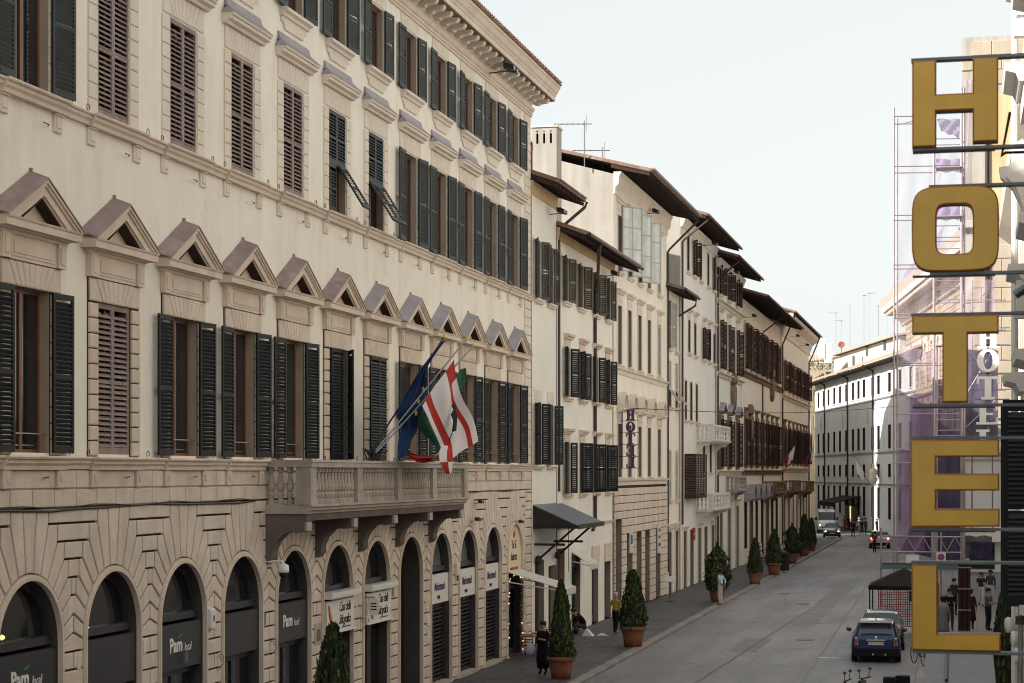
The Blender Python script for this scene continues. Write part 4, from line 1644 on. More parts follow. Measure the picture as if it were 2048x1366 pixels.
cloth("flag", "green white and red flag drooping behind the white one with its end over the rail",
      [((922, 738, 2.45), (932, 736, 2.45)), ((880, 790, 2.1), (926, 770, 2.1)), ((838, 845, 1.8), (880, 820, 1.8)), ((872, 895, 1.75), (905, 860, 1.75)),
       ((858, 922, 1.75), (884, 905, 1.75)), ((836, 925, 1.7), (846, 910, 1.7)), ((818, 914, 1.6), (822, 906, 1.6))],
      [flag_green, flag_white, flag_red], lambda u, v: (0 if v < .56 else (1 if v < .68 else 2)), amp=.05, waves=1.5, seed=3)

# =================================================================== THE ROW OF HOUSES BEYOND
def rafters_and_roof(t, x0, x1, p, ze, slope, depth, gutter=True, pitch=.48, side=True, tiles=True, zwall=None):
    """wide Tuscan eaves: rafters, boards, tiles and gutter. ze = height of the eaves edge"""
    def zr(y):
        return ze + (y + p) * slope
    b = MB()
    y1 = depth
    b.hexa([(x0, -p, ze), (x1, -p, ze), (x1, y1, zr(y1)), (x0, y1, zr(y1)),
            (x0, -p, ze + .10), (x1, -p, ze + .10), (x1, y1, zr(y1) + .10), (x0, y1, zr(y1) + .10)])
    b.hexa([(x0, y1, zr(y1)), (x1, y1, zr(y1)), (x1, y1 * 2, ze + .5), (x0, y1 * 2, ze + .5),
            (x0, y1, zr(y1) + .10), (x1, y1, zr(y1) + .10), (x1, y1 * 2, ze + .6), (x0, y1 * 2, ze + .6)])
    r = b.obj("roof", [roof_tile], t)
    b = MB()
    b.hexa([(x0 + .01, -p + .03, ze - .03), (x1 - .01, -p + .03, ze - .03), (x1 - .01, .05, zr(.05) - .03), (x0 + .01, .05, zr(.05) - .03),
            (x0 + .01, -p + .03, ze - .003), (x1 - .01, -p + .03, ze - .003), (x1 - .01, .05, zr(.05) - .003), (x0 + .01, .05, zr(.05) - .003)])
    b.obj("eaves_boards", wood_eaves, t)
    me = MB().hexa([(-.05, -p + .08, ze - .17), (.05, -p + .08, ze - .17), (.05, .1, zr(.1) - .20), (-.05, .1, zr(.1) - .20),
                    (-.05, -p + .08, ze - .03), (.05, -p + .08, ze - .03), (.05, .1, zr(.1) - .04), (-.05, .1, zr(.1) - .04)]).mesh("rafter", wood_eaves)
    n = max(2, int((x1 - x0) / pitch))
    for i in range(n + 1):
        put("rafter", me, t, (x0 + .08 + (x1 - x0 - .16) * i / n, 0, 0))
    if tiles:
        tag(tile_row(x0, x1, -p - .07, ze + .08, y1, zr(y1) + .10).obj("roof_tiles", roof_tile, r), kind="stuff")
    if gutter:
        g = MB()
        g.tube([(x0 - .03, -p - .09, ze + .02), (x1 + .03, -p - .09, ze - .01)], .075, 8)
        g.obj("gutter", pipe_brown, t)
    return r


def drainpipe(t, x, p, ze, ztop, zbot, r=.05, y0=-.08, xe=None):
    xe = x if xe is None else xe
    MB().tube([(xe, -p - .06, ze - .02), (xe, -p + .02, ze - .22), (x, y0 - .1, ztop), (x, y0, ztop - .15), (x, y0, zbot)], r, 7).obj("drainpipe", pipe_brown, t)


def house(name, label, s0, s1, D, ztop, depth=12.0, wallm=plaster_cream, sidem=None, sidez=None):
    t = thing(name, label, "building", (-D, s0, 0), R(90))
    t["_len"] = s1 - s0
    return t


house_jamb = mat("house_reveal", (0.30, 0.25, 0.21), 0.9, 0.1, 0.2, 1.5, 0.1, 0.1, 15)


def do_walls(t, L_, ztop, holes, m, sidem=None, depth=12, z0=0, gable=None, mj=None, y=0.0):
    b = MB()
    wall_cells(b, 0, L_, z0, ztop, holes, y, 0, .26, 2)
    # flank that faces the camera, back and far flank
    if gable:
        yr, zr = gable
        b.add([(0, y, 0), (0, depth, 0), (0, depth, ztop), (0, yr, zr), (0, y, ztop)], [(0, 1, 2, 3, 4)], 1)
        b.add([(L_, y, 0), (L_, depth, 0), (L_, depth, ztop), (L_, yr, zr), (L_, y, ztop)], [(0, 4, 3, 2, 1)], 1)
    else:
        b.quad((0, depth, 0), (0, y, 0), (0, y, ztop), (0, depth, ztop), 1)
        b.quad((L_, y, 0), (L_, depth, 0), (L_, depth, ztop), (L_, y, ztop), 1)
    b.quad((L_, depth, 0), (0, depth, 0), (0, depth, ztop), (L_, depth, ztop), 1)
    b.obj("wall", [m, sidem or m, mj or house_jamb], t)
    MB().box(.2, L_ - .2, .7, .74, .05, ztop - .3).obj("interior_wall", ink_black, t)


def win(t, x, z0, z1, w, sh="open", sm=olive_shutter, hood=None, sill=True, frame=None, fm=stone_frame, wood=wood_red, gl=glass, blocks=False, proud=.03):
    """a window with its trim and shutters at local x"""
    h = z1 - z0
    if frame:
        def f():
            b = MB()
            e = frame
            for sx in (-1, 1):
                b.box(sx * w / 2, sx * (w / 2 + e), -proud, 0, -.02, h + e)
            b.box(-w / 2, w / 2, -proud, 0, h, h + e)
            return b.mesh("window_frame_stone", fm)
        put("window_frame_stone", cached(("wf", w, round(h, 2), frame, fm.name, proud), f), t, (x, 0, z0))
    if blocks:
        put("lintel", cached(("bk", w, fm.name), lambda: MB().box(-w / 2 - .1, w / 2 + .1, -.02, 0, 0, .42).mesh("lintel", fm)), t, (x, 0, z1 + .06))
    if hood == 'flat':
        def f():
            b = MB()
            e = w / 2 + (frame or .1) + .08
            b.prism_x([(0, 0), (-.10, 0), (-.13, .08), (-.20, .11), (-.22, .20), (0, .22)], -e, e)
            b.box(-e + .12, e - .12, -.03, 0, -.30, 0)
            return b.mesh("hood", fm)
        put("hood", cached(("hf", w, frame, fm.name), f), t, (x, 0, z1 + (frame or 0) + .32))
    if hood == 'arch':
        def f():
            b = MB()
            e = w / 2 + .26
            n_ = 10
            for i in range(n_):
                a0, a1 = math.pi * i / n_, math.pi * (i + 1) / n_
                p = [(r_ * math.cos(a), .18 + r_ * math.sin(a)) for r_, a in ((e, a0), (e, a1), (e - .14, a1), (e - .14, a0))]
                b.prism_y(p, -.34, 0)
                p = [(r_ * math.cos(a), .18 + r_ * math.sin(a)) for r_, a in ((e - .14, a0), (e - .14, a1), (e - .24, a1), (e - .24, a0))]
                b.prism_y(p, -.22, 0)
            b.prism_x([(0, 0), (-.20, .0), (-.24, .07), (-.34, .10), (-.34, .18), (0, .18)], -e, e)
            b.box(-w / 2 - .12, w / 2 + .12, -.05, 0, -.32, 0)
            return b.mesh("arched_hood", fm)
        o = put("arched_hood", cached(("ha", w, fm.name), f), t, (x, 0, z1 + (frame or 0) + .34))
    if hood == 'pediment':
        def f():
            b = MB()
            e = w / 2 + .40
            b.prism_x([(0, 0), (-.24, 0), (-.30, .10), (0, .12)], -e, e)
            for sx in (-1, 1):
                b.prism_y([(sx * e, .12), (0, .66), (0, .50), (sx * (e - .30), .12)], -.32, 0)
                b.hexa([(sx * (e + .03), -.36, .10), (0, -.36, .66), (0, 0, .72), (sx * (e + .03), 0, .16),
                        (sx * (e + .03), -.36, .13), (0, -.36, .69), (0, 0, .75), (sx * (e + .03), 0, .19)], 1)
            return b.mesh("pediment", [fm, slate_grey])
        put("pediment", cached(("hp", w, fm.name), f), t, (x, 0, z1 + (frame or 0) + .10))
    if sill:
        put("window_sill", cached(("si", w, fm.name), lambda: MB().prism_x([(0, -.16), (-.10, -.16), (-.12, -.09), (-.17, -.07), (-.17, 0), (0, 0)], -w / 2 - .16, w / 2 + .16).mesh("window_sill", fm)), t, (x, 0, z0))
    casement(t, x, z0, w, h, .24, wood, gl)
    wl = w / 2
    if sh == "open":
        rnd_ = random.Random(int(x * 100 + z0 * 10))
        leaf(t, x - w / 2, -.07, z0 + .02, wl, h - .04, -1, rnd_.uniform(148, 166), sm, .085)
        leaf(t, x + w / 2, -.07, z0 + .02, wl, h - .04, 1, rnd_.uniform(148, 166), sm, .085)
    elif sh == "half":
        leaf(t, x - w / 2, -.07, z0 + .02, wl, h - .04, -1, 95, sm, .085)
        leaf(t, x + w / 2, -.07, z0 + .02, wl, h - .04, 1, 168, sm, .085)
    elif sh == "shut":
        leaf(t, x - w / 2, .03, z0 + .02, wl, h - .04, -1, 1, sm, .085)
        leaf(t, x + w / 2, .03, z0 + .02, wl, h - .04, 1, 1, sm, .085)
    elif sh == "flap":
        leaf(t, x - w / 2, .03, z0 + h * .4, wl, h * .6 - .04, -1, 1, sm, .085)
        leaf(t, x + w / 2, .03, z0 + h * .4, wl, h * .6 - .04, 1, 1, sm, .085)
        hh = h * .4
        for sx in (-1, 1):
            ang = R(-34)
            o = put("shutter_flap", leaf_frame_mesh(wl - .02, hh, sm, "fl"), t, (x + (sx - 1) * wl / 2 + .01, -.03 + math.sin(ang) * hh, z0 + hh - hh * math.cos(ang)), rot=(ang, 0, 0))
            q = put("slats", louvre_mesh(wl - .02, hh, sm, "fl", .10), o)
            q["kind"] = "stuff"


def door(t, x, z1, w, m=wood_dark, y=.24, z0=0.0, frame=None, fm=stone_frame, arch=False):
    b = MB()
    b.box(-w / 2, w / 2, y, y + .05, z0, z1)
    for sx in (-.52, .06):
        for k in range(3):
            hz = (z1 - z0 - .3) / 3
            b.stone([(w * sx * .9 + .02, z0 + .15 + k * hz), (w * (sx + .46) * .9, z0 + .15 + k * hz), (w * (sx + .46) * .9, z0 + .05 + (k + 1) * hz), (w * sx * .9 + .02, z0 + .05 + (k + 1) * hz)], .03, .015)
            for q in range(len(b.v) - 12, len(b.v)):
                v = b.v[q]
                b.v[q] = (v[0], v[1] + y, v[2])
    b.obj("door", m, t, (x, 0, 0))
    if frame:
        b = MB()
        for sx in (-1, 1):
            b.box(sx * w / 2, sx * (w / 2 + frame), -.06, 0, z0, z1 + frame)
        b.box(-w / 2, w / 2, -.06, 0, z1, z1 + frame)
        b.prism_x([(0, z1 + frame), (-.12, z1 + frame), (-.18, z1 + frame + .12), (0, z1 + frame + .14)], -w / 2 - frame - .08, w / 2 + frame + .08)
        b.obj("door_frame", fm, t, (x, 0, 0))


def shopfront(t, x, z1, w, fasc=None, fm=charcoal, gl=glass):
    b = MB()
    b.box(-w / 2, -w / 2 + .07, .20, .26, 0, z1)
    b.box(w / 2 - .07, w / 2, .20, .26, 0, z1)
    b.box(-w / 2, w / 2, .20, .26, 0, .35)
    b.box(-w / 2, w / 2, .20, .26, z1 - .5, z1)
    b.box(-.03, .03, .20, .26, .35, z1 - .5)
    o = b.obj("shop_window", fm, t, (x, 0, 0))
    MB().box(-w / 2 + .07, w / 2 - .07, .235, .25, .35, z1 - .5).obj("pane", far_glass, o)


def balcony(t, x0, x1, z0, out, m, k_side=3, k_front=4, h=.95, poly=True):
    bb_ = bpy.data.objects.new("balcony", None)
    col.objects.link(bb_)
    bb_.parent = t
    MB().prism_x([(0, z0), (-out + .08, z0), (-out + .04, z0 + .08), (-out - .05, z0 + .10), (-out - .05, z0 + .18), (0, z0 + .18)], x0, x1).obj("slab", m, bb_)
    b = MB()
    b.box(x0, x1, -out, -out + .2, z0 + h, z0 + h + .12)
    b.box(x0, x0 + .2, -out + .202, 0, z0 + h, z0 + h + .12)
    b.box(x1 - .2, x1, -out + .202, 0, z0 + h, z0 + h + .12)
    b.obj("handrail", m, bb_)
    pm = MB().box(-.12, .12, -.12, .12, 0, h - .18).mesh("pedestal", m)
    for x in (x0 + .13, x1 - .13):
        put("pedestal", pm, bb_, (x, -out + .13, z0 + .18))
    bm_ = cached(("bal", m.name, h), lambda: MB().lathe([(.07, 0), (.07, .08), (.045, .10), (.085, .25), (.04, .42), (.045, .46), (.085, .56), (.04, h - .30), (.07, h - .27), (.07, h - .18)], n=8).mesh("baluster", m))
    for i in range(k_front):
        put("baluster", bm_, bb_, (x0 + .3 + (x1 - x0 - .6) * (i + .5) / k_front, -out + .12, z0 + .18))
    for x in (x0 + .12, x1 - .12):
        for i in range(k_side):
            put("baluster", bm_, bb_, (x, -(out - .3) * (i + .5) / k_side, z0 + .18))
    cm_ = MB().prism_x([(0, 0), (-out * .8, 0), (-out * .78, -.15), (-out * .4, -.22), (-.15, -.5), (0, -.6)], -.1, .1).mesh("console", m)
    for x in (x0 + .3, x1 - .3):
        put("console", cm_, bb_, (x, 0, z0))
    return bb_


def slab_letter(c, h, w, d, m, par, loc, flip=False):
    """slab serif capital, thick stems"""
    b = MB()
    a, e = w * .27, h * .11
    H, W = h / 2, w / 2
    y0, y1 = -d / 2, d / 2
    if c == "H":
        for s_ in (-1, 1):
            b.box(s_ * (W - a) - a * .5 + s_ * a * .5 * 0, s_ * (W - a) + a * .5, y0, y1, -H + e, H - e)
            for z in (-H, H - e):
                b.box(s_ * (W - a) - a * .95, s_ * (W - a) + a * .95, y0, y1, z, z + e)
        b.box(-(W - 1.5 * a), W - 1.5 * a, y0, y1, -e * .5, e * .5)
    elif c == "O":
        n = 20
        for k in range(n):
            t0, t1 = 2 * math.pi * k / n, 2 * math.pi * (k + 1) / n
            b.prism_y([(W * math.cos(t0), H * math.sin(t0)), (W * math.cos(t1), H * math.sin(t1)), ((W - a * 1.1) * math.cos(t1), (H - e) * math.sin(t1)), ((W - a * 1.1) * math.cos(t0), (H - e) * math.sin(t0))], y0, y1)
    else:
        x = 0 if c == "T" else -W * .45
        b.box(x - a * .55, x + a * .55, y0, y1, -H + e, H - e)
        b.box(x - a * 1.1, x + a * 1.1 if c == "T" else W * .9, y0, y1, -H, -H + e)
        if c == "T":
            b.box(-W, W, y0, y1, H - e, H)
            for s_ in (-1, 1):
                b.box(s_ * W, s_ * (W - e * .9), y0, y1, H - e * 2.8, H - e)
        else:
            b.box(W * .9 - e, W * .9, y0, y1, -H + e, -H + e * 3)
            b.box(x - a * 1.1, x + a * 1.1 if c == "L" else W * .85, y0, y1, H - e, H)
        if c == "E":
            b.box(x + a * .55, W * .45, y0, y1, -e * .5, e * .5)
            b.box(W * .85 - e, W * .85, y0, y1, H - e * 3, H - e)
    if flip:
        b.v = [(-x, y, z) for x, y, z in b.v]
    return b.obj("letter_" + c.lower(), m, par, loc)


# ---- second house: narrow, low
D2 = 15.45
s0, s1 = A0 + ALEN + .01, S(1114, D2)
L2 = s1 - s0
h2 = house("town_house", "narrow low cream house between the big palazzo and the first brown downpipe", s0, s1, D2, 17)
rows = []
for px in (1075, 1101):
    x = S(px, D2) - s0
    rows.append((x, .92, HZ(1074, 598, D2), HZ(1074, 479, D2), 't'))
    rows.append((x, 1.0, HZ(1085, 930, D2), HZ(1085, 807, D2), 'l'))
hl = [(x - w / 2, x + w / 2, a, c) for x, w, a, c, k in rows] + [(.5, 2.1, 0, 3.2), (2.9, 4.3, 0, 2.9)]
do_walls(h2, L2, 17.3, hl, plaster_white, plaster_ochre, 10)
for x, w, a, c, k in rows:
    win(h2, x, a, c, w, "open", olive_shutter if k == 't' else green_dark, blocks=(k == 'l'))
rafters_and_roof(h2, 0, L2 + .55, 1.05, 17.15, .36, 6, gutter=False)
MB().box(0, L2, -.03, 0, 16.75, 17.3).obj("eaves_band", plaster_ochre, h2)
drainpipe(h2, L2 - .02, 1.05, 17.15, 16.1, 5.75, .065, xe=L2 + .45)
door(h2, 1.3, 3.2, 1.6, wood_dark)
door(h2, 3.6, 2.9, 1.4, wood_dark)
ch = thing("chimney", "tall pale chimney stack with three arched vents above the low roofs", "chimney", (-17.55, 80.6, 17.2), R(90))
b = MB()
cw = 1.6
zb_ = 4.2
b.box(-.5, .55, -.55, .55, -1, zb_ - .7)
for k in range(4):
    b.box(-.5, -.40, -.55 + k * .3, -.55 + k * .3 + .2, zb_ - .7, zb_ - .15)
    b.box(.48, .55, -.55 + k * .3, -.55 + k * .3 + .2, zb_ - .7, zb_ - .15)
for k in range(3):
    b.prism_x([(-.35 + k * .3, zb_ - .151), (-.25 + k * .3, zb_ - .151), (-.25 + k * .3, zb_ - .30)], -.495, -.41)
    b.prism_x([(-.35 + k * .3, zb_ - .151), (-.25 + k * .3, zb_ - .151), (-.35 + k * .3, zb_ - .30)], -.495, -.41)
b.box(-.40, .48, -.55, -.48, zb_ - .7, zb_ - .15)
b.box(-.40, .48, .48, .55, zb_ - .7, zb_ - .15)
b.box(-.5, .55, -.55, .55, zb_ - .15, zb_)
b.obj("stack", plaster_old, ch)
MB().box(-.56, .61, -.61, .61, zb_, zb_ + .08).obj("cap", stone_frame, ch)
MB().box(-.1, .3, -.4, .4, zb_ - .7, zb_ - .15).obj("flue", ink_black, ch)
t = thing("vent_pipe", "curved brown vent pipe rising over the low roof beside the big palazzo", "pipe", (-D2 - .15, s0 + .35, 17.6), R(90))
MB().tube([(0, 0, 0), (0, 0, .75), (-.05, -.02, .95), (-.2, -.05, 1.08), (-.34, -.06, 1.05)], .10, 8).obj("pipe", terracotta, t, smooth=True)

# glass and iron canopy over the pavement
t = thing("iron_canopy", "dark ribbed metal canopy on iron brackets over the pavement past the bistro", "canopy", (-D2, s0 + .1, 0), R(90))
cx0, cx1, co = .1, L2 + .7, 1.7
zl = HZ(1062, 1052, D2)
b = MB()
for i in range(14):
    xa, xb = cx0 + (cx1 - cx0) * i / 14, cx0 + (cx1 - cx0) * (i + 1) / 14
    b.hexa([(xa, -co, zl), (xb - .03, -co, zl), (xb - .03, 0, zl + .75), (xa, 0, zl + .75), (xa, -co, zl + .03), (xb - .03, -co, zl + .03), (xb - .03, 0, zl + .78), (xa, 0, zl + .78)])
b.obj("roof_sheet", metal_grey, t)
b = MB()
b.box(cx0, cx1, -co - .04, -co, zl - .12, zl + .05)
b.prism_x([(-co, zl - .10), (-co, zl), (0, zl + .74), (0, zl - .10)], cx0 - .02, cx0)
b.box(cx0, cx1, -.05, 0, zl - .12, zl - .02)
b.obj("frame", metal_dark, t)
for x in (cx0 + .25, cx1 - 1.4):
    b = MB()
    b.tube([(x, -co + .2, zl - .08), (x, -.05, zl - 1.35)], .045, 6)
    b.tube([(x, 0, zl - .7), (x, -1.15, zl - .7)], .05, 6)
    b.lathe([(.001, -.15), (.14, -.08), (.12, .10), (.001, .15)], x, -.16, 8, z0=zl - 1.25)
    b.obj("bracket_arm", metal_dark, t)
b = MB().tube([(cx1 - 1.0, -.5, zl), (cx1 - 1.0, -.5, zl - 1.9)], .012, 4)
b.obj("chain", metal_dark, t)
floodlight(Vector((-D2 + .05, S(1097, D2), HZ(1097, 424, D2))), "black floodlight under the eaves of the narrow low house")

# ---- third house
D3 = 15.4
s0, s1 = S(1114.5, D3), S(1226.5, D3)
L3 = s1 - s0
h3 = house("town_house", "cream house with wide dark eaves and four columns of dark green shutters behind a downpipe", s0, s1, D3, 16)
rows = []
for px, py_ in zip((1131, 1161, 1191, 1215), (1134, 1164, 1191, 1215)):
    x = S(px, D3) - s0
    rows.append((x, 1.0, HZ(1130, 604, D3), HZ(1130, 513, D3), 't'))
    x = S(py_, D3) - s0
    rows.append((x, 1.0, HZ(1163, 800, D3), HZ(1163, 704, D3), 'm'))
    rows.append((x, 1.0, HZ(1163, 986, D3), HZ(1163, 886, D3), 'l'))
gl3 = [S(p, D3) - s0 for p in (1122, 1152, 1190, 1215)]
hl = [(x - w / 2, x + w / 2, a, c) for x, w, a, c, k in rows] + [(gl3[0] - .7, gl3[0] + .7, 0, 3.5), (gl3[1] - .9, gl3[1] + .9, 0, 3.1), (gl3[2] - .75, gl3[2] + .75, 0, 3.0), (gl3[3] - .75, gl3[3] + .75, 0, 3.0)]
ZT3 = 16.1
do_walls(h3, L3, ZT3, hl, plaster_white, plaster_old, 10)
for x, w, a, c, k in rows:
    win(h3, x, a, c, w, "half" if k == 'l' and x > 4 else "open", green_dark if k != 't' else olive_shutter, hood=None if k == 't' else 'flat', fm=stone_frame if k == 't' else stone_trim)
rafters_and_roof(h3, 0, L3 + .35, 1.20, 15.75, .36, 6)
MB().prism_x([(0, ZT3 - .5), (-.05, ZT3 - .5), (-.10, ZT3 - .1), (-.12, ZT3), (0, ZT3)], 0, L3).obj("eaves_band", plaster_ochre, h3)
drainpipe(h3, S(1187, D3) - s0, 1.2, 15.7, 14.6, 4.3, .075, xe=S(1180, D3 - 1.2) - s0 + 2.0)
MB().tube([(S(1187, D3) - s0, -.08, 4.3), (S(1187, D3) - s0 - .5, -.08, 4.05)], .075, 7).obj("drainpipe", pipe_brown, h3)
MB().prism_x([(0, 4.25), (-.06, 4.25), (-.10, 4.36), (0, 4.38)], 0, L3).obj("string_course", plaster_beige, h3)
door(h3, gl3[0], 3.5, 1.4)
for x, nm in ((gl3[1], 0), (gl3[2], 1), (gl3[3], 1)):
    shopfront(h3, x, 3.0 if nm else 3.1, 1.5 if nm else 1.8, fm=metal_grey)
    if nm:
        f_ = MB().box(-.80, .80, -.06, 0, 2.55, 3.35).obj("fascia_panel", stone_trim, h3, (x, 0, 0))
floodlight(Vector((-D3 + .05, S(1207, D3), HZ(1207, 548, D3))), "black floodlight under the wide dark eaves beside the glazed sashes")
folding_awning("awning", "small worn cream awning drooping over a shop window past the iron canopy", -.9, .9, 3.25, 2.75, .75, canvas_white, Vector((-D3 + .02, s0 + gl3[1], 0)), val=.22)
MB().add([(-.9, -.72, 2.7), (-.1, -.7, 2.6), (-.3, -.5, 1.35), (-.9, -.45, 1.6)], [(0, 1, 2, 3)])
# ---- house four: tall house with hotel
D4 = 15.35
s0, s1 = S(1227, D4), S(1333, D4)
L4 = s1 - s0
ZT4 = HZ(1232, 352, D4)
h4 = house("hotel_building", "tall pale palazzo with deep black eaves, arched window hoods and a purple hotel sign", s0, s1, D4, 19)
W4 = [S(p, D4) - s0 for p in (1239, 1259, 1279, 1298, 1318)]
W4[0] = max(W4[0], .95)
zs4 = [(HZ(1240, 545, D4), HZ(1240, 432, D4)), (HZ(1240, 730, D4), HZ(1240, 612, D4)), (HZ(1240, 954, D4), HZ(1240, 848, D4))]
hl = [(x - .5, x + .5, a, c) for x in W4 for a, c in zs4]
g4 = [S(p, D4) - s0 for p in (1235, 1257, 1276, 1293, 1314)]
g4[0] = max(g4[0], .9)
hl += [(g4[0] - .8, g4[0] + .8, 0, 4.3)] + [(x - .75, x + .75, 0, 3.4) for x in g4[1:]]
RZ = ZT4 + 2.1
do_walls(h4, L4, ZT4, hl, plaster_cream, plaster_old, 14, gable=(7.5, RZ))
for i, x in enumerate(W4):
    win(h4, x, *zs4[0], 1.0, None if i < 4 else "shut", pale_shutter, hood='flat', frame=.22, fm=stone_frame, gl=glass_pale if i < 4 else glass, wood=stone_frame)
    win(h4, x, *zs4[1], 1.0, None if i < 4 else "shut", pale_shutter, hood='flat', frame=.2, fm=stone_frame, wood=wood_dark)
    win(h4, x, *zs4[2], 1.0, None, hood='arch', frame=.2, fm=stone_frame, wood=mat("grey_wood", (.10, .09, .10), .5))
for z, d in ((HZ(1240, 736, D4), .0), (HZ(1240, 958, D4), 0)):
    MB().prism_x([(0, z - .30), (-.05, z - .30), (-.07, z - .12), (-.16, z - .08), (-.18, z), (0, z)], -.0, L4).obj("string_course", stone_frame, h4)
MB().prism_x([(0, ZT4 - .9), (-.06, ZT4 - .88), (-.08, ZT4 - .6), (-.22, ZT4 - .45), (-.26, ZT4 - .1), (-.36, ZT4 + .1), (0, ZT4 + .1)], 0, L4).obj("eaves_cornice", stone_frame, h4)
rafters_and_roof(h4, -.12, L4 + .1, 1.75, ZT4 + .02, .25, 7.5, pitch=.42, gutter=False)
MB().tube([(0, -1.84, ZT4 + .15), (L4, -1.84, ZT4 + .12)], .07, 6).obj("gutter", gutter_metal, h4)
# pale glazed sashes swung outwards across the top windows
for i in range(3):
    sx_ = W4[i] + .35
    o = MB().box(0, 1.25, -.02, .02, 0, 3.0).obj("open_sash", mat("sash_white", (.80, .83, .82), .35, .4, .25, 2.0, .3, 0), h4, (sx_, -.06, zs4[0][0] + .1), rz=-R(38))
    q = MB()
    for xx in (0, .6, 1.19):
        q.box(xx, xx + .06, -.035, .035, 0, 3.0)
    for zz in (0, 1.0, 2.0, 2.94):
        q.box(.06, 1.19, -.034, .034, zz, zz + .06)
    q.obj("sash_frame", pale_shutter, o)
# rusticated base in level courses
_b4 = MB()
wall_cells(_b4, 0, L4, 0, HZ(1240, 962, D4), [(g4[0] - .8, g4[0] + .8, 0, 4.3)] + [(x - .75, x + .75, 0, 3.4) for x in g4[1:]], -.012, 0, .01)
_b4.obj("base_bedding", joint, h4)
b = MB()
zc = HZ(1240, 962, D4) - .32
zk = zc
i = 0
cnt = 0
sm_ = {}
openings = [(g4[0] - .85, g4[0] + .85, 4.35)] + [(x - .80, x + .80, 3.45) for x in g4[1:]]
while zk > .05:
    z2 = max(zk - .36, 0)
    x = 0.0
    segs = [(0, L4)]
    for a, c, zt in openings:
        if zt > z2 + .05:
            ns = []
            for p, q in segs:
                if c <= p or a >= q:
                    ns.append((p, q))
                else:
                    if a > p:
                        ns.append((p, a))
                    if c < q:
                        ns.append((c, q))
            segs = ns
    for p, q in segs:
        n_ = max(1, round((q - p) / 1.1))
        for k in range(n_):
            xa, xb = p + (q - p) * k / n_, p + (q - p) * (k + 1) / n_
            if xb - xa > .15 and zk - z2 > .06:
                key = (round(xb - xa, 2), round(zk - z2, 3))
                if key not in sm_:
                    sm_[key] = MB().stone([(0, 0), (xb - xa, 0), (xb - xa, zk - z2), (0, zk - z2)], .06, .012, gap=.018).mesh("stone", stone_pink)
                put("stone", sm_[key], h4, (xa, -.012, z2))
    zk = z2
    i += 1
door(h4, g4[0], 4.3, 1.6, metal_grey)
for i, x in enumerate(g4[1:]):
    shopfront(h4, x, 3.4, 1.5, fm=metal_dark if i != 1 else metal_grey)
drainpipe(h4, L4 - .02, 1.7, ZT4 + .1, ZT4 - 1.6, 1.2, .06, xe=L4 + .1)
s_ = thing("hotel_sign", "vertical hotel sign in purple letters seen from behind against the arched windows", "sign", Vector((-D4 + .55, s0 + 1.35, 0)), 0)
zt_ = HZ(1240, 812, D4 - .8)
zb2 = HZ(1240, 936, D4 - .8)
lh = (zt_ - zb2) / 5
MB().box(-.42, -.37, -.03, .03, zb2, zt_).obj("frame", ink_purple, s_)
b = MB()
for k in range(6):
    b.box(-.55, .4, -.015, .015, zb2 + lh * k - .01, zb2 + lh * k + .015)
b.obj("crossbars", metal_dark, s_)
for k, c in enumerate("HOTEL"):
    slab_letter(c, lh * .92, lh * .80, .08, ink_purple, s_, (0, 0, zt_ - lh * (k + .5)), True)
sg = thing("shop_sign", "small blue and white sign board hanging over the pavement at the rusticated base", "sign", Vector((-D4 + .12, s0 + g4[1] - .4, 2.7)), R(90))
MB().box(0, .75, -.04, .04, 0, .95).obj("board", plate_white, sg)
MB().box(.12, .63, -.045, -.04, .42, .85).obj("emblem_square", ink_blue, sg)
sg = thing("shop_sign", "white board with red lettering over the black doorway of the rusticated base", "sign", Vector((-D4 + .12, s0 + g4[4] - .6, 2.35)), R(90))
MB().box(0, .85, -.04, .04, 0, 1.5).obj("board", plate_white, sg)
for zz, mm in ((1.1, ink_red), (.75, ink_red), (.35, ink_black)):
    MB().box(.1, .75, -.045, -.04, zz, zz + .16).obj("print_line", mm, sg)
floodlight(Vector((-D4 + .05, S(1291, D4), HZ(1291, 424, D4))), "black floodlight under the deep black eaves above the sashes")

# ---- house five: narrow low front
D5 = 15.3
s0, s1 = S(1333.5, D5), S(1361, D5)
L5 = s1 - s0
h5 = house("town_house", "narrow cream house with pale grey louvred shutters and a small tiled roof", s0, s1, D5, 16)
zz5 = [(HZ(1346, 700, D5), HZ(1346, 606, D5)), (HZ(1346, 815, D5), HZ(1346, 726, D5)), (HZ(1346, 1000, D5), HZ(1346, 903, D5))]
xx5 = [S(p, D5) - s0 for p in (1339, 1352.5)]
hl = [(x - .45, x + .45, a, c) for x in xx5 for a, c in zz5] + [(x - .6, x + .6, 0, 3.3) for x in xx5]
ZT5 = HZ(1346, 583, D5)
do_walls(h5, L5, ZT5, hl, plaster_cream, plaster_cream, 9)
for i, x in enumerate(xx5):
    win(h5, x, *zz5[0], .9, "open" if i == 0 else "shut", pale_shutter, sill=True)
    win(h5, x, *zz5[1], .9, "flap", pale_shutter, frame=.12)
    win(h5, x, *zz5[2], .9, "shut", pale_shutter, frame=.12)
    door(h5, x, 3.3, 1.2, wood_dark if i else metal_grey, frame=.12)
rafters_and_roof(h5, 0, L5 + .15, .95, ZT5 - .15, .3, 5, pitch=.5)
MB().tube([(L5 - .5, -1.0, ZT5 - .1), (L5 - .5, -.9, ZT5 - .6), (L5 - 1.2, -.1, ZT5 - 1.2)], .06, 6).obj("drainpipe", pipe_brown, h5)
MB().prism_x([(0, 3.6), (-.08, 3.6), (-.12, 3.75), (0, 3.78)], 0, L5).obj("string_course", stone_frame, h5)

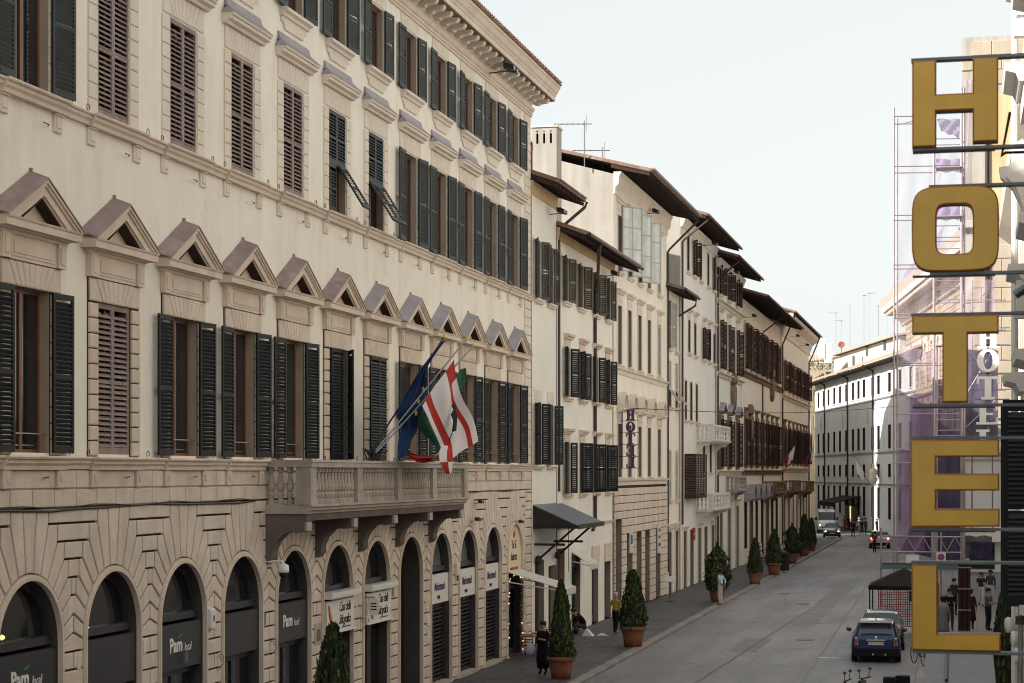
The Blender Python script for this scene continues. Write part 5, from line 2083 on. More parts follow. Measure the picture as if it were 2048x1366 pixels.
# ---- house six: tall white with brown shutters and two balconies
D6 = 15.2
s0, s1 = S(1361, D6), S(1433, D6)
L6 = s1 - s0
h6 = house("town_house", "tall white house with brown shutters and two small white corner balconies", s0, s1, D6, 20)
rowsP = [((1376, 1388, 1401, 1416, 1428), 545, 474, 1378, "shut"), ((1378, 1390, 1407, 1418, 1428), 718, 655, 1405, "shut"),
         ((1371, 1382, 1393), 842, 765, 1382, "shut"), ((1407.5, 1421), 945, 886, 1414, "shut")]
ww = []
for pxs, yb, yt, ref, shh in rowsP:
    for p in pxs:
        ww.append((S(p, D6) - s0, HZ(ref, yb, D6), HZ(ref, yt, D6), shh))
hl = [(x - .5, x + .5, a, c) for x, a, c, q in ww]
g6 = [S(p, D6) - s0 for p in (1369, 1384, 1398, 1412, 1425)]
hl += [(x - .7, x + .7, 0, 3.2) for x in g6]
ZT6 = HZ(1380, 452, D6)
do_walls(h6, L6, ZT6, hl, plaster_white, plaster_old, 12, gable=(6.5, ZT6 + 2.2))
for i, (x, a, c, q) in enumerate(ww):
    win(h6, x, a, c, 1.0, ("shut", "open", "shut")[i % 3] if i < 10 else "shut", brown_shutter, frame=.1, hood='flat' if 4 < i < 10 else None)
rafters_and_roof(h6, -.1, L6 + .1, 1.5, ZT6 + .05, .3, 6.5)
drainpipe(h6, .25, 1.5, ZT6, ZT6 - 1.2, 3.6, .06, xe=.1)
MB().prism_x([(0, ZT6 - .5), (-.1, ZT6 - .48), (-.3, ZT6), (0, ZT6)], 0, L6).obj("eaves_cornice", plaster_cream, h6)
bx0, bx1 = S(1393, D6) - s0, S(1430, D6) - s0
balcony(h6, bx0, bx1 - .1, HZ(1388, 880, D6 - .9), 1.0, white_panel, 3, 6)
balcony(h6, bx0 - .3, bx1 - .1, HZ(1386, 1030, D6 - .9), 1.0, white_panel, 3, 6)
q = thing("folded_blind", "large dark brown louvred screen standing proud of the white house between its balconies", "shutter screen", (-D6, s0 + S(1369, D6) - s0, HZ(1380, 996, D6)), R(90))
hh = HZ(1380, 910, D6) - HZ(1380, 996, D6)
wd = S(1392, D6) - S(1369, D6)
put("side_leaf", leaf_frame_mesh(.62, hh, brown_shutter, "sc"), q, (0, 0, 0), -R(90))
tag(put("slats", louvre_mesh(.62, hh, brown_shutter, "sc", .10), q, (0, 0, 0), -R(90)), kind="stuff")
n_ = max(2, int(wd / .62))
for i in range(n_):
    w_ = wd / n_
    o = put("front_leaf", leaf_frame_mesh(round(w_, 2), hh, brown_shutter, "sc"), q, (i * w_, -.62, 0))
    tag(put("slats", louvre_mesh(round(w_, 2), hh, brown_shutter, "sc", .10), o), kind="stuff")
MB().box(0, wd, -.64, 0, hh, hh + .05).obj("top_board", brown_shutter, q)
for i, x in enumerate(g6):
    if i in (1, 3):
        shopfront(h6, x, 3.2, 1.4, fm=wood_dark)
    else:
        door(h6, x, 3.2, 1.4, wood_dark if i != 4 else metal_grey, frame=.15, fm=stone_frame)
floodlight(Vector((-D6 + .05, S(1404, D6), HZ(1404, 488, D6))), "black floodlight under the eaves of the white house with brown shutters", arm=.7)
sg = thing("shop_sign", "small red sign board above a doorway under the lower white balcony", "sign", Vector((-D6 + .12, s0 + g6[1] - .4, 2.6)), R(90))
MB().box(0, .7, -.04, .04, 0, .7).obj("board", ink_red, sg)
MB().box(.1, .6, -.045, -.04, .3, .42).obj("print_line", plate_white, sg)

# ---- house seven: ornate hoods
D7 = 15.1
s0, s1 = S(1433, D7), S(1484, D7)
L7 = s1 - s0
h7 = house("palazzo", "cream palazzo with three bays of brown shutters under stone pediments", s0, s1, D7, 20)
x7 = [S(p, D7) - s0 for p in (1441, 1457.5, 1474)]
z7 = [(HZ(1455, 600, D7), HZ(1455, 545, D7)), (HZ(1458, 746, D7), HZ(1458, 652, D7)), (HZ(1456, 934, D7), HZ(1456, 842, D7))]
hl = [(x - .6, x + .6, a, c) for x in x7 for a, c in z7] + [(x - .8, x + .8, 0, 4.2) for x in x7]
ZT7 = HZ(1440, 520, D7)
do_walls(h7, L7, ZT7, hl, plaster_white, plaster_old, 12, gable=(6.5, ZT7 + 2))
for i, x in enumerate(x7):
    win(h7, x, *z7[0], 1.2, "open", brown_shutter, frame=.1)
    win(h7, x, *z7[1], 1.2, "open", brown_shutter, frame=.25, fm=stone_frame, hood='flat', proud=.08)
    win(h7, x, *z7[2], 1.2, "open", brown_shutter, frame=.28, fm=stone_brown, hood='pediment', proud=.12)
    door(h7, x, 4.2, 1.6, wood_dark if i == 1 else metal_grey, frame=.35, fm=stone_trim)
rafters_and_roof(h7, -.1, L7 + .1, 1.4, ZT7 - .05, .3, 6.5)
MB().prism_x([(0, ZT7 - .6), (-.12, ZT7 - .55), (-.3, ZT7 - .05), (0, ZT7 - .05)], 0, L7).obj("eaves_cornice", plaster_cream, h7)
for z in (HZ(1458, 752, D7), HZ(1456, 940, D7), HZ(1456, 612, D7)):
    MB().prism_x([(0, z - .35), (-.08, z - .32), (-.12, z - .12), (-.25, z - .08), (-.25, z), (0, z)], 0, L7).obj("string_course", stone_trim, h7)
balcony(h7, S(1452, D7) - s0, S(1470, D7) - s0, HZ(1455, 985, D7), .8, stone_grey, 2, 6)
drainpipe(h7, .15, 1.4, ZT7 - .1, ZT7 - 1.3, .3, .06)
floodlight(Vector((-D7 + .05, S(1450, D7), HZ(1450, 545, D7))), "black floodlight under the eaves over the three pedimented bays", arm=.7)

# ---- house eight: long dark-shuttered palazzo
D8 = 15.0
s0, s1 = S(1484, D8), S(1563, D8)
L8 = s1 - s0
h8 = house("palazzo", "long brown stone palazzo with close-set dark shutters and barrel canopies over its door bays", s0, s1, D8, 20)
x8 = [S(p, D8) - s0 for p in (1491, 1502, 1513, 1524, 1534, 1544, 1553)]
z8 = [(HZ(1520, 752, D8), HZ(1520, 668, D8)), (HZ(1520, 932, D8), HZ(1520, 845, D8))]
hl = [(x - .65, x + .65, a, c) for x in x8 for a, c in z8] + [(x - .75, x + .75, .0 if i % 3 == 1 else 1.1, 4.4) for i, x in enumerate(x8)]
ZT8 = HZ(1500, 608, D8)
do_walls(h8, L8, ZT8, hl, plaster_cream, plaster_white, 12, gable=(6.5, ZT8 + 2.2))
for i, x in enumerate(x8):
    win(h8, x, *z8[0], 1.3, "open", brown_shutter, frame=.22, fm=stone_trim, proud=.08)
    win(h8, x, *z8[1], 1.3, "open", brown_shutter, frame=.28, fm=stone_brown, hood='flat', proud=.12)
    b = MB()
    for k in range(8):
        a0, a1 = math.pi * k / 8, math.pi * (k + 1) / 8
        b.prism_y([(r_ * math.cos(a), r_ * math.sin(a)) for r_, a in ((1.0, a0), (1.0, a1), (.9, a1), (.9, a0))], -.75, 0)
    b.prism_x([(0, -.25), (-.3, -.22), (-.55, -.05), (-.75, 0), (0, 0)], -1.05, 1.05)
    put("barrel_canopy", cached("barrel8", lambda: b.mesh("barrel_canopy", slate_grey)), h8, (x, 0, 4.65))
    if i % 3 == 1:
        door(h8, x, 4.4, 1.5, wood_dark, frame=.25, fm=stone_brown)
    else:
        casement(h8, x, 1.1, 1.5, 3.3, .24, wood_dark, glass)
        g_ = MB()
        for k in range(7):
            g_.tube([(-.68 + k * .227, -.02, 0), (-.68 + k * .227, -.02, 3.3)], .018, 4)
        for k in range(5):
            g_.box(-.72, .72, -.035, -.005, .3 + k * .65, .34 + k * .65)
        put("window_grille", cached("grille8", lambda: g_.mesh("window_grille", metal_dark)), h8, (x, 0, 1.1))
rafters_and_roof(h8, -.1, L8 + .1, 1.8, ZT8 + .02, .3, 6.5)
for z in (HZ(1520, 758, D8), HZ(1520, 940, D8)):
    MB().prism_x([(0, z - .4), (-.10, z - .36), (-.14, z - .12), (-.3, z - .08), (-.3, z), (0, z)], 0, L8).obj("string_course", stone_brown, h8)
balcony(h8, S(1528, D8) - s0, S(1548, D8) - s0, HZ(1530, 990, D8), .95, stone_brown, 2, 8)
drainpipe(h8, L8 * .45, 1.8, ZT8, ZT8 - 1.4, .3, .06)
floodlight(Vector((-D8 + .05, S(1487, D8), HZ(1487, 632, D8))), "black floodlight at the start of the long brown palazzo's eaves", arm=.7)
floodlight(Vector((-D8 + .05, S(1550, D8), HZ(1550, 648, D8))), "black floodlight near the far end of the long brown palazzo's eaves", arm=.7)
# carved shields hung on the corner
for px, py, lb, DD in ((1463, 790, "carved stone coat of arms between the floors of the three bay palazzo", D7), (1541, 775, "large carved stone shield with scrolled crest on the long brown palazzo", D8), (1497, 850, "weathered stone shield beside the first column of dark shutters", D8)):
    t = thing("stone_shield", lb, "shield", Vector((-DD + .02, S(px, DD), HZ(px, py, DD))), R(90))
    MB().stone([(-.5, .6), (-.62, .1), (-.42, -.7), (0, -1.15), (.42, -.7), (.62, .1), (.5, .6), (0, .8)], .30, .14, gap=0).obj("shield_body", stone_brown, t)
    MB().stone([(-.6, .85), (-.3, .7), (0, .9), (.3, .7), (.6, .85), (.4, 1.3), (0, 1.5), (-.4, 1.3)], .35, .12, gap=0).obj("crest", stone_brown, t)

# ---- house nine: last palazzo with big cornice
D9 = 14.9
s0, s1 = S(1563, D9), S(1617, D9)
L9 = s1 - s0
h9 = house("palazzo", "last cream palazzo of the left row with a heavy coved cornice and arched ground floor", s0, s1, D9, 20)
x9 = [S(p, D9) - s0 for p in (1569, 1578, 1586.5, 1594, 1601, 1607.5, 1613)]
z9 = [(HZ(1590, 792, D9), HZ(1590, 735, D9)), (HZ(1590, 928, D9), HZ(1590, 862, D9))]
hl = [(x - .75, x + .75, a, c) for x in x9 for a, c in z9] + [(x - .7, x + .7, .6, 4.6) for x in x9]
ZT9 = HZ(1600, 664, D9)
do_walls(h9, L9, ZT9, hl, plaster_cream, plaster_white, 12)
for i, x in enumerate(x9):
    win(h9, x, *z9[0], 1.5, "open", brown_shutter, frame=.2, fm=stone_trim, proud=.06)
    win(h9, x, *z9[1], 1.5, "open", brown_shutter, frame=.25, fm=stone_brown, hood='flat', proud=.12)
    casement(h9, x, .6, 1.4, 4.0, .24, wood_dark, glass)
MB().prism_x([(0, ZT9 - 1.6), (-.10, ZT9 - 1.6), (-.12, ZT9 - 1.2), (-.35, ZT9 - .6), (-.9, ZT9 - .2), (-1.0, ZT9), (-1.0, ZT9 + .25), (0, ZT9 + .25)], 0, L9 + 1.0).obj("cornice", stone_frame, h9)
rafters_and_roof(h9, 0, L9 + 1.1, 1.15, ZT9 + .28, .3, 6.5, gutter=True)
for z in (HZ(1590, 800, D9), HZ(1590, 936, D9)):
    MB().prism_x([(0, z - .4), (-.10, z - .36), (-.14, z - .12), (-.3, z - .08), (-.3, z), (0, z)], 0, L9).obj("string_course", stone_trim, h9)
balcony(h9, 2.5, 8.5, HZ(1575, 985, D9), .95, stone_brown, 2, 10)
balcony(h9, 17, 24, HZ(1598, 985, D9), .95, stone_brown, 2, 10)
drainpipe(h9, L9 - .3, 1.1, ZT9 + .2, ZT9 - 2.2, .3, .07)
drainpipe(h9, .2, 1.1, ZT9 + .2, ZT9 - 2.2, .3, .07)
floodlight(Vector((-D9 + .05, S(1576, D9), HZ(1576, 672, D9))), "left black floodlight on the heavy coved cornice palazzo", arm=.8)
floodlight(Vector((-D9 + .05, S(1596, D9), HZ(1596, 690, D9))), "right black floodlight on the heavy coved cornice palazzo", arm=.8)
for i, (px, lb) in enumerate(((1566, "small pale flag on a tilted pole at the first balcony of the coved palazzo"), (1607, "drooping blue and red flag at the far corner of the left row"))):
    o = Vector((-D9 + .9, S(px, D9 - .9), HZ(px, 925, D9 - .9)))
    t = thing("flag_on_pole", lb, "flag", o)
    t.scale = (.62, .62, .62)
    MB().tube([(0, 0, 0), (1.6, .6, 2.4)], .03, 5).obj("pole", metal_steel, t)
    for k in range(3):
        b = MB()
        for j in range(6):
            a, c = j / 6, (j + 1) / 6
            b.quad((1.5 - k * .35 - a * .25, .6 - k * .13 + .15 * math.sin(a * 6 + k), 2.3 - k * .5 - a * 1.9), (1.15 - k * .35 - a * .25, .47 - k * .13, 1.8 - k * .5 - a * 1.6),
                   (1.15 - k * .35 - c * .25, .47 - k * .13, 1.8 - k * .5 - c * 1.6), (1.5 - k * .35 - c * .25, .6 - k * .13 + .15 * math.sin(c * 6 + k), 2.3 - k * .5 - c * 1.9))
        b.obj("cloth_panel", (flag_white, flag_blue, flag_red)[k] if i else (flag_white, flag_white, flag_red)[k], t)

# ---- wires across the street and aerials
t = tag(MB().tube([Vector((-D4, S(1300, D4), 0)) * 0 + Vector((-D4, S(1240, D4), HZ(1240, 815, D4)))] + [Vector((-D4, S(1240, D4), HZ(1240, 815, D4))).lerp(PT(1800, 812, 128), k / 10) - Vector((0, 0, .35 * math.sin(k / 10 * math.pi))) for k in range(1, 11)], .018, 4).obj("overhead_wire", metal_dark),
        "thin black wire strung across the street from the hotel sign house to the scaffold", "wire")


def aerial(loc, label, h=2.4, rz=0.3, grp="roof aerials", n=6):
    t = thing("tv_aerial", label, "aerial", loc, rz, grp)
    MB().tube([(0, 0, -.5), (0, 0, h)], .03, 5).obj("mast", metal_steel, t)
    b = MB().tube([(-1.4, 0, h - .15), (.35, 0, h - .15)], .022, 4)
    for k in range(n):
        b.tube([(-1.3 + k * .25, -.25, h - .15), (-1.3 + k * .25, .25, h - .15)], .012, 3)
    b.tube([(.1, 0, h - .5), (.1, 0, h + .25)], .014, 3)
    b.obj("dipoles", metal_steel, t)


zz_ = 88
aerial(PT(1169, 312, 86), "thin aerial with a long boom above the white gable", 1.6, 0.2)
aerial(PT(1205, 316, 88), "small aerial low on the ridge right of the long boomed one", .5, 0.2, n=4)

# neighbour behind the camera that shades the street
nb = thing("neighbour_building", "plain cream building continuing the left row behind the viewpoint", "building", (-DA, -70, 0), R(90))
b = MB()
b.box(0, 94.7, 0, 14, 0, 20.8)
b.obj("wall", plaster_cream, nb)
b = MB()
for i in range(26):
    for z0, z1 in ((7, 9.6), (13.1, 15.6), (17.4, 19.2)):
        b.box(1.5 + i * 3.5, 2.9 + i * 3.5, -.02, 0, z0, z1)
b.obj("window", green_dark, nb)
b = MB()
b.box(-.2, 94.7, -.8, 14, 20.81, 21.2)
b.obj("cornice", stone_trim, nb)

# =================================================================== GROUND
b = MB()
b.quad((-900, -300, -.16), (900, -300, -.16), (900, 1800, -.16), (-900, 1800, -.16))
tag(b.obj("ground", mat_brick("ground_paving", (.15, .145, .15), (.08, .08, .08), 1.2, .6, .7)), kind="structure")
XK, XR = -11.55, -1.45
b = MB()
b.quad((XK - .2, -80, -.12), (XR + .2, -80, -.12), (XR + .2, 420, -.12), (XK - .2, 420, -.12))
b.quad((-34, 194, -.124), (XK - .2, 194, -.124), (XK - .2, 420, -.124), (-34, 420, -.124))
tag(b.obj("road", asphalt), kind="structure")
# repaired patches and drains
PAT = [((1560, 1183), 3.0, 9), ((1608, 1280), 2.6, 1.1), ((1690, 1118), 3.2, 14), ((1500, 1240), .9, 22)]
patm = mat("asphalt_patch", (0.185, 0.182, 0.192), 0.6, 0.4, 0.25, 1.0, 0, 0.3, 60)
patl = mat("asphalt_patch_pale", (0.23, 0.22, 0.225), 0.6, 0.4, 0.2, .8, 0, 0.3, 60)
for i, (p, w, l) in enumerate((((1620, 1110), 4.0, 10), ((1588, 1186), 1.3, .9), ((1655, 1205), 1.0, 30), ((1555, 1150), 1.4, 1.2), ((1500, 1290), 1.0, 6))):
    g = GP(*p, h=-.12)
    MBo = MB().quad((g.x - w / 2, g.y - l / 2, -.116), (g.x + w / 2, g.y - l / 2, -.116), (g.x + w / 2 + .1, g.y + l / 2, -.116), (g.x - w / 2, g.y + l / 2, -.116))
    tag(MBo.obj("road_patch", patm if i % 2 == 0 else patl), kind="structure")
for k, yy in enumerate((99.0, 134.0, 176.0)):
    tag(MB().quad((XK, yy, -.112), (XR, yy, -.112), (XR, yy + .12, -.112), (XK, yy + .12, -.112)).obj("road_joint", patm), kind="structure")
for px, py in ((1610, 1280), (1568, 1188), (1606, 1208)):
    g = GP(px, py, -.12)
    t = thing("manhole_cover", {1610: "nearest round iron cover set in the asphalt", 1568: "farthest round iron cover, near the left kerb", 1606: "middle round iron cover in the asphalt"}[px], "manhole cover", (g.x, g.y, -.117), 0, "manhole covers in the roadway")
    MB().lathe([(.38, 0), (.38, .012), (.33, .014), (.33, .006), (.001, .006)], n=16).obj("cover", patm, t)
rnd = random.Random(21)
tar = mat("tar_seam", (0.115, 0.113, 0.12), 0.5, 0.4, 0.3, 2, 0, 0)
for k, (x0, y0, dx, dy, n, w) in enumerate(((-8.2, 58, .03, 1, 130, .07), (-4.9, 60, -.01, 1, 60, .06), (-11.3, 84, 1, .02, 9, .10), (-10.9, 112, 1, -.03, 8, .12), (-7.5, 71, .9, .5, 5, .05), (-6.0, 150, 1, .05, 4, .14), (-10.5, 66, .8, -.35, 4, .05))):
    b = MB()
    x, y = x0, y0
    ox, oy = rnd.uniform(-.08, .08), 0
    ln = math.hypot(dx, dy)
    nx_, ny_ = -dy / ln, dx / ln
    prev = None
    for i in range(n + 1):
        j = rnd.uniform(-.035, .035)
        p = (x + dx * i + nx_ * j, y + dy * i + ny_ * j)
        if prev:
            b.quad((prev[0] - nx_ * w / 2, prev[1] - ny_ * w / 2, -.108), (p[0] - nx_ * w / 2, p[1] - ny_ * w / 2, -.108), (p[0] + nx_ * w / 2, p[1] + ny_ * w / 2, -.108), (prev[0] + nx_ * w / 2, prev[1] + ny_ * w / 2, -.108))
        prev = p
    tag(b.obj("road_seam", tar), kind="structure")
# white parking marks
g = GP(1668, 1316, -.12)
tag(MB().quad((g.x - .55, g.y - .06, -.114), (g.x + .7, g.y - .06, -.114), (g.x + .7, g.y + .10, -.114), (g.x - .55, g.y + .10, -.114)).obj("road_marking", plate_white), kind="structure")
# left pavement and kerb
b = MB()
b.quad((-17, -80, 0), (XK - .32, -80, 0), (XK - .32, 192, 0), (-17, 192, 0))
tag(b.obj("sidewalk_left", paving), kind="structure")
b = MB()
b.prism_x([(0, -.16), (.32, -.16), (.32, -.02), (.30, 0.004), (0, .004)], 0, 272)
b.xf(Matrix(((0, 1, 0, XK - .32), (1, 0, 0, -80), (0, 0, 1, 0), (0, 0, 0, 1))))
tag(b.obj("kerb_left", kerb_stone), kind="structure")
b = MB()
b.quad((XR + .3, -80, 0), (9, -80, 0), (9, 135, 0), (XR + .3, 135, 0))
paving2 = mat_brick("pale_paving", (0.17, 0.165, 0.175), (0.09, 0.085, 0.09), 1.2, .6, 0.55, (1, 0), 0.02, 0.2)
tag(b.obj("sidewalk_right", paving2), kind="structure")
b = MB()
b.prism_x([(0, -.16), (.30, -.16), (.30, .004), (.02, .004), (0, -.02)], 0, 215)
b.xf(Matrix(((0, 1, 0, XR), (1, 0, 0, -80), (0, 0, 1, 0), (0, 0, 0, 1))))
tag(b.obj("kerb_right", kerb_stone), kind="structure")
# doorsteps of the arcade
b = MB()
for n in (9, 10, 11):
    b.box(ax_(n) - 1.1, ax_(n) + 1.1, -.12, .5, 0, .10)
b.obj("door_steps", stone_grey, palazzo)

# =================================================================== FAR END OF THE STREET
P0 = Vector((-18.8, 252.5, 0))
P1 = Vector((-3.0, 182.5, 0))
dF = (P1 - P0).normalized()
angF = math.atan2(dF.y, dF.x)
LF = (P1 - P0).length


def on_line(px, P, d):
    """parameter along P + t d for a picture column"""
    k = (px - 1024.0) / FPX
    # camera axes
    rx = Vector((CT, ST, 0))
    fw = Vector((-ST, CT, 0))
    a = P.dot(rx) - k * P.dot(fw)
    c = d.dot(rx) - k * d.dot(fw)
    return -a / c


def depth(P):
    return P.dot(Vector((-ST, CT, 0)))


far = thing("palazzo", "pale four storey building closing the far end of the street under a tiled roof", "building", P0, angF)
cols = [1637, 1647, 1657, 1668.5, 1680, 1692.5, 1706, 1717, 1728, 1745, 1757, 1779, 1800, 1822]
ts = [on_line(c, P0, dF) for c in cols]
zr_ = [(14.9, 16.9), (9.0, 11.5), (6.0, 7.4), (1.6, 4.9)]
ww_ = 1.5
hl = [(t_ - ww_ / 2, t_ + ww_ / 2, a, c) for t_ in ts if 1 < t_ < LF - 1 for a, c in zr_]
do_walls(far, LF, 18.4, hl, plaster_grey, plaster_white, 14, mj=wood_dark)
for t_ in ts:
    if not 1 < t_ < LF - 1:
        continue
    for k, (a, c) in enumerate(zr_):
        casement(far, t_, a, ww_, c - a, .24, wood_dark, far_glass)
        b = cached(("ff", k), lambda: MB().box(-ww_ / 2 - .15, ww_ / 2 + .15, -.08, 0, c - a, c - a + .22).box(-ww_ / 2 - .12, ww_ / 2 + .12, -.10, 0, -.12, 0).mesh("window_trim", plaster_grey))
        put("window_trim", b, far, (t_, 0, a))
for z in (14.5, 8.7, 5.3):
    MB().box(0, LF, -.10, 0, z - .18, z).obj("string_course", mat("grey_trim", (.22, .22, .22), .8), far)
for px in (1651, 1697, 1748):
    t_ = on_line(px, P0, dF)
    MB().tube([(t_, -1.3, 18.2), (t_, -.15, 17.6), (t_, -.12, .2)], .11, 6).obj("drainpipe", metal_dark, far)
b = MB()
b.hexa([(-1, -1.5, 18.1), (LF, -1.5, 18.1), (LF, 7, 21.0), (-1, 7, 21.0), (-1, -1.5, 18.35), (LF, -1.5, 18.35), (LF, 7, 21.25), (-1, 7, 21.25)])
far_roof = mat("far_tiles", (.46, .36, .28), .9, .1, .3, 1.2, 0, .3, 6)
b.obj("roof", far_roof, far)
MB().box(-.9, LF, -1.4, 0, 17.95, 18.09).obj("eaves_boards", wood_eaves, far)
for px in (1643, 1686, 1736):
    t_ = on_line(px, P0, dF)
    b = MB().prism_y([(-.25, .9), (-.3, 0), (0, -1.0), (.3, 0), (.25, .9)], -.15, 0)
    b.obj("wall_shield", stone_frame, far, (t_, 0, 13.0 - .1))
t = thing("shop_canopy", "dark awning with warm lit stall under the far building", "awning", P0 + dF * on_line(1704, P0, dF), angF)
MB().hexa([(-6, -3.0, 3.0), (6, -3.0, 3.0), (6, 0, 3.7), (-6, 0, 3.7), (-6, -3.0, 3.1), (6, -3.0, 3.1), (6, 0, 3.8), (-6, 0, 3.8)]).obj("canvas", canvas_black, t)
MB().box(-6, 6, -3.05, -3.0, 2.6, 3.05).obj("valance", canvas_black, t)
MB().box(-3.5, 5, -.2, -.15, .2, 2.7).obj("dark_interior", wood_dark, t)
MB().box(.2, .42, -.3, -.2, .8, 2.6).obj("lit_panel", warm_lit, t)
MB().tube([(-5.8, -2.9, 0), (-5.8, -2.9, 3)], .06, 5).tube([(5.8, -2.9, 0), (5.8, -2.9, 3)], .06, 5).obj("post", metal_dark, t)
# statue and flag on the corner of the far building
g = P0 + dF * on_line(1762, P0, dF)
t = thing("corner_statue", "small pale carved figure and crest above the corner doorway of the far building", "statue", (g.x - .8, g.y - .6, 5.2))
MB().lathe([(.001, 0), (.3, .1), (.35, .3), (.5, .5), (.35, .9), (.45, 1.2), (.42, 1.6), (.16, 1.8), (.13, 1.95), (.18, 2.1), (.001, 2.3)], n=9).obj("figure", stone_frame, t, smooth=True)
t = thing("flag_on_pole", "pale flag on a tilted pole beside the carved corner figure far down the street", "flag", (g.x - 1.2, g.y - .8, 5.4))
MB().tube([(0, 0, 0), (-1.6, -.4, 3.0)], .05, 5).obj("pole", metal_steel, t)
MB().add([(-.6, -.2, 1.2), (-1.5, -.4, 2.9), (-1.25, -.3, 1.0), (-.5, -.1, .1)], [(0, 1, 2, 3)]).add([(-.6, -.16, 1.2), (-1.5, -.36, 2.9), (-1.25, -.26, 1.0), (-.5, -.06, .1)], [(0, 3, 2, 1)]).obj("cloth_panel", flag_white, t)

# unseen block added across the side street to shade the far building
cbd = thing("shade_block", "unseen building added across the side street to shade the far end", "building", (-24.5, 262, 0), math.atan2(-dF.y, -dF.x) + math.pi)
cbd.location = (-19.0 - .226 * 62, 202 + 60.0, 0)
MB().box(0, 61.5, .0, 13, 0, 20.5).xf(Matrix.Rotation(math.pi, 4, 'Z')).xf(Matrix.Translation((61.5, 0, 0))).obj("wall", plaster_beige, cbd)
MB().box(-.5, 62, -13.2, .9, 20.5, 20.9).obj("roof", roof_tile, cbd)

# roofs and walls beyond
def block(name, label, pxa, pxb, za, zb, ytop_a, ytop_b, wallm, roofm, depthz=10, nw=3, rowsz=((.65, .12),), roofh=1.6):
    A_ = PT(pxa, 945, za)
    B_ = PT(pxb, 945, zb)
    d = (B_ - A_)
    d.z = 0
    Ln = d.length
    t = thing(name, label, "building", (A_.x, A_.y, 0), math.atan2(d.y, d.x))
    ha = CAMZ + (945 - ytop_a) / FPX * za
    hb = CAMZ + (945 - ytop_b) / FPX * zb
    b = MB()
    b.add([(0, 0, 0), (Ln, 0, 0), (Ln, 0, hb), (0, 0, ha), (0, depthz, 0), (Ln, depthz, 0), (Ln, depthz, hb), (0, depthz, ha)],
          [(0, 1, 2, 3), (1, 5, 6, 2), (4, 0, 3, 7), (5, 4, 7, 6)])
    b.obj("wall", wallm, t)
    r = MB()
    r.hexa([(-.5, -.8, ha), (Ln + .5, -.8, hb), (Ln + .5, depthz, hb + roofh), (-.5, depthz, ha + roofh), (-.5, -.8, ha + .25), (Ln + .5, -.8, hb + .25), (Ln + .5, depthz, hb + roofh + .2), (-.5, depthz, ha + roofh + .2)])
    r.obj("roof", roofm, t)
    wm = MB().box(-.6, .6, -.06, .1, 0, 1.7).mesh("window", glass)
    for fx, fz in rowsz:
        put("window", wm, t, (Ln * fx, 0, ha + (hb - ha) * fx - (ha * fz)))
    return t


plaster_far = mat("plaster_far", (.66, .62, .54), .92, .1, .2, .2, .2, .1, 5, dirt=(.50, .46, .40))
block("town_house", "pale blank gable wall with a dormer window rising behind the far building", 1664, 1800, 300, 262, 715, 672, plaster_far, far_roof, 14, rowsz=((.35, .10), (.55, .055), (.80, .055)))
block("town_house", "cream house with a planted roof terrace at the left behind the far building", 1612, 1668, 285, 290, 728, 716, plaster_cream, far_roof, 14, rowsz=((.3, .16), (.55, .16), (.8, .16)))
block("town_house", "tall pale house front glimpsed in the side street past the left row", 1604, 1634, 262, 275, 770, 748, plaster_beige, far_roof, 8, rowsz=((.2, .2), (.5, .2), (.8, .2), (.2, .4), (.5, .4), (.8, .4), (.2, .6), (.5, .6), (.8, .6)))
t = thing("roof_terrace", "roof terrace with railing and green plants behind the left row", "terrace", PT(1634, 738, 282))
b = MB()
for k in range(9):
    b.box(-2.6 + k * .6, -2.55 + k * .6, -.05, 0, 0, 2.2)
b.box(-2.6, 2.4, -.06, 0, 2.2, 2.3)
b.box(-2.6, 2.4, -.06, 0, .9, 1.0)
b.obj("railing", white_panel, t)
rnd = random.Random(3)
b = MB()
for k in range(160):
    p = Vector((rnd.uniform(-2.4, 2.4), rnd.uniform(-.4, .3), rnd.uniform(-.2, 1.2)))
    b.add([p, p + Vector((.25, 0, .1)), p + Vector((.1, .05, .28))], [(0, 1, 2)])
tag(b.obj("plants", leafm[1], t), kind="stuff")
for i, (px, py, z, h) in enumerate(((1672, 688, 296, 5), (1683, 690, 300, 4), (1700, 686, 290, 6), (1728, 676, 285, 6.5), (1738, 672, 284, 6.5), (1757, 664, 280, 4), (1775, 662, 280, 4))):
    aerial(PT(px, py, z), ("leftmost far", "second far", "third far", "fourth far", "fifth far", "sixth far", "rightmost far")[i] + " aerial mast, counted from the left, on the rooftops closing the street", h, .3 + .5 * i, "aerials on the far rooftops")
t = thing("satellite_dish", "small reddish round dish on the far rooftops", "dish", PT(1683, 690, 280))
MB().lathe([(.001, 0), (.42, .1), (.5, .2), (.48, .2), (.001, .06)], n=12).xf(Matrix.Rotation(R(80), 4, 'X')).obj("bowl", terracotta, t)
MB().tube([(0, 0, -1.2), (0, 0, 0)], .07, 5).obj("mast", metal_steel, t)
for px, py, z in ((1643, 688, 275), (1656, 698, 275)):
    t = thing("chimney", ("taller left" if px < 1650 else "lower right") + " small cream chimney on the roofs behind the left row", "chimney", PT(px, py, z), 0, "chimneys on the far roofs")
    MB().box(-.5, .5, -.4, .4, -2, .6).box(-.62, .62, -.5, .5, .6, .75).obj("stack", plaster_cream, t)

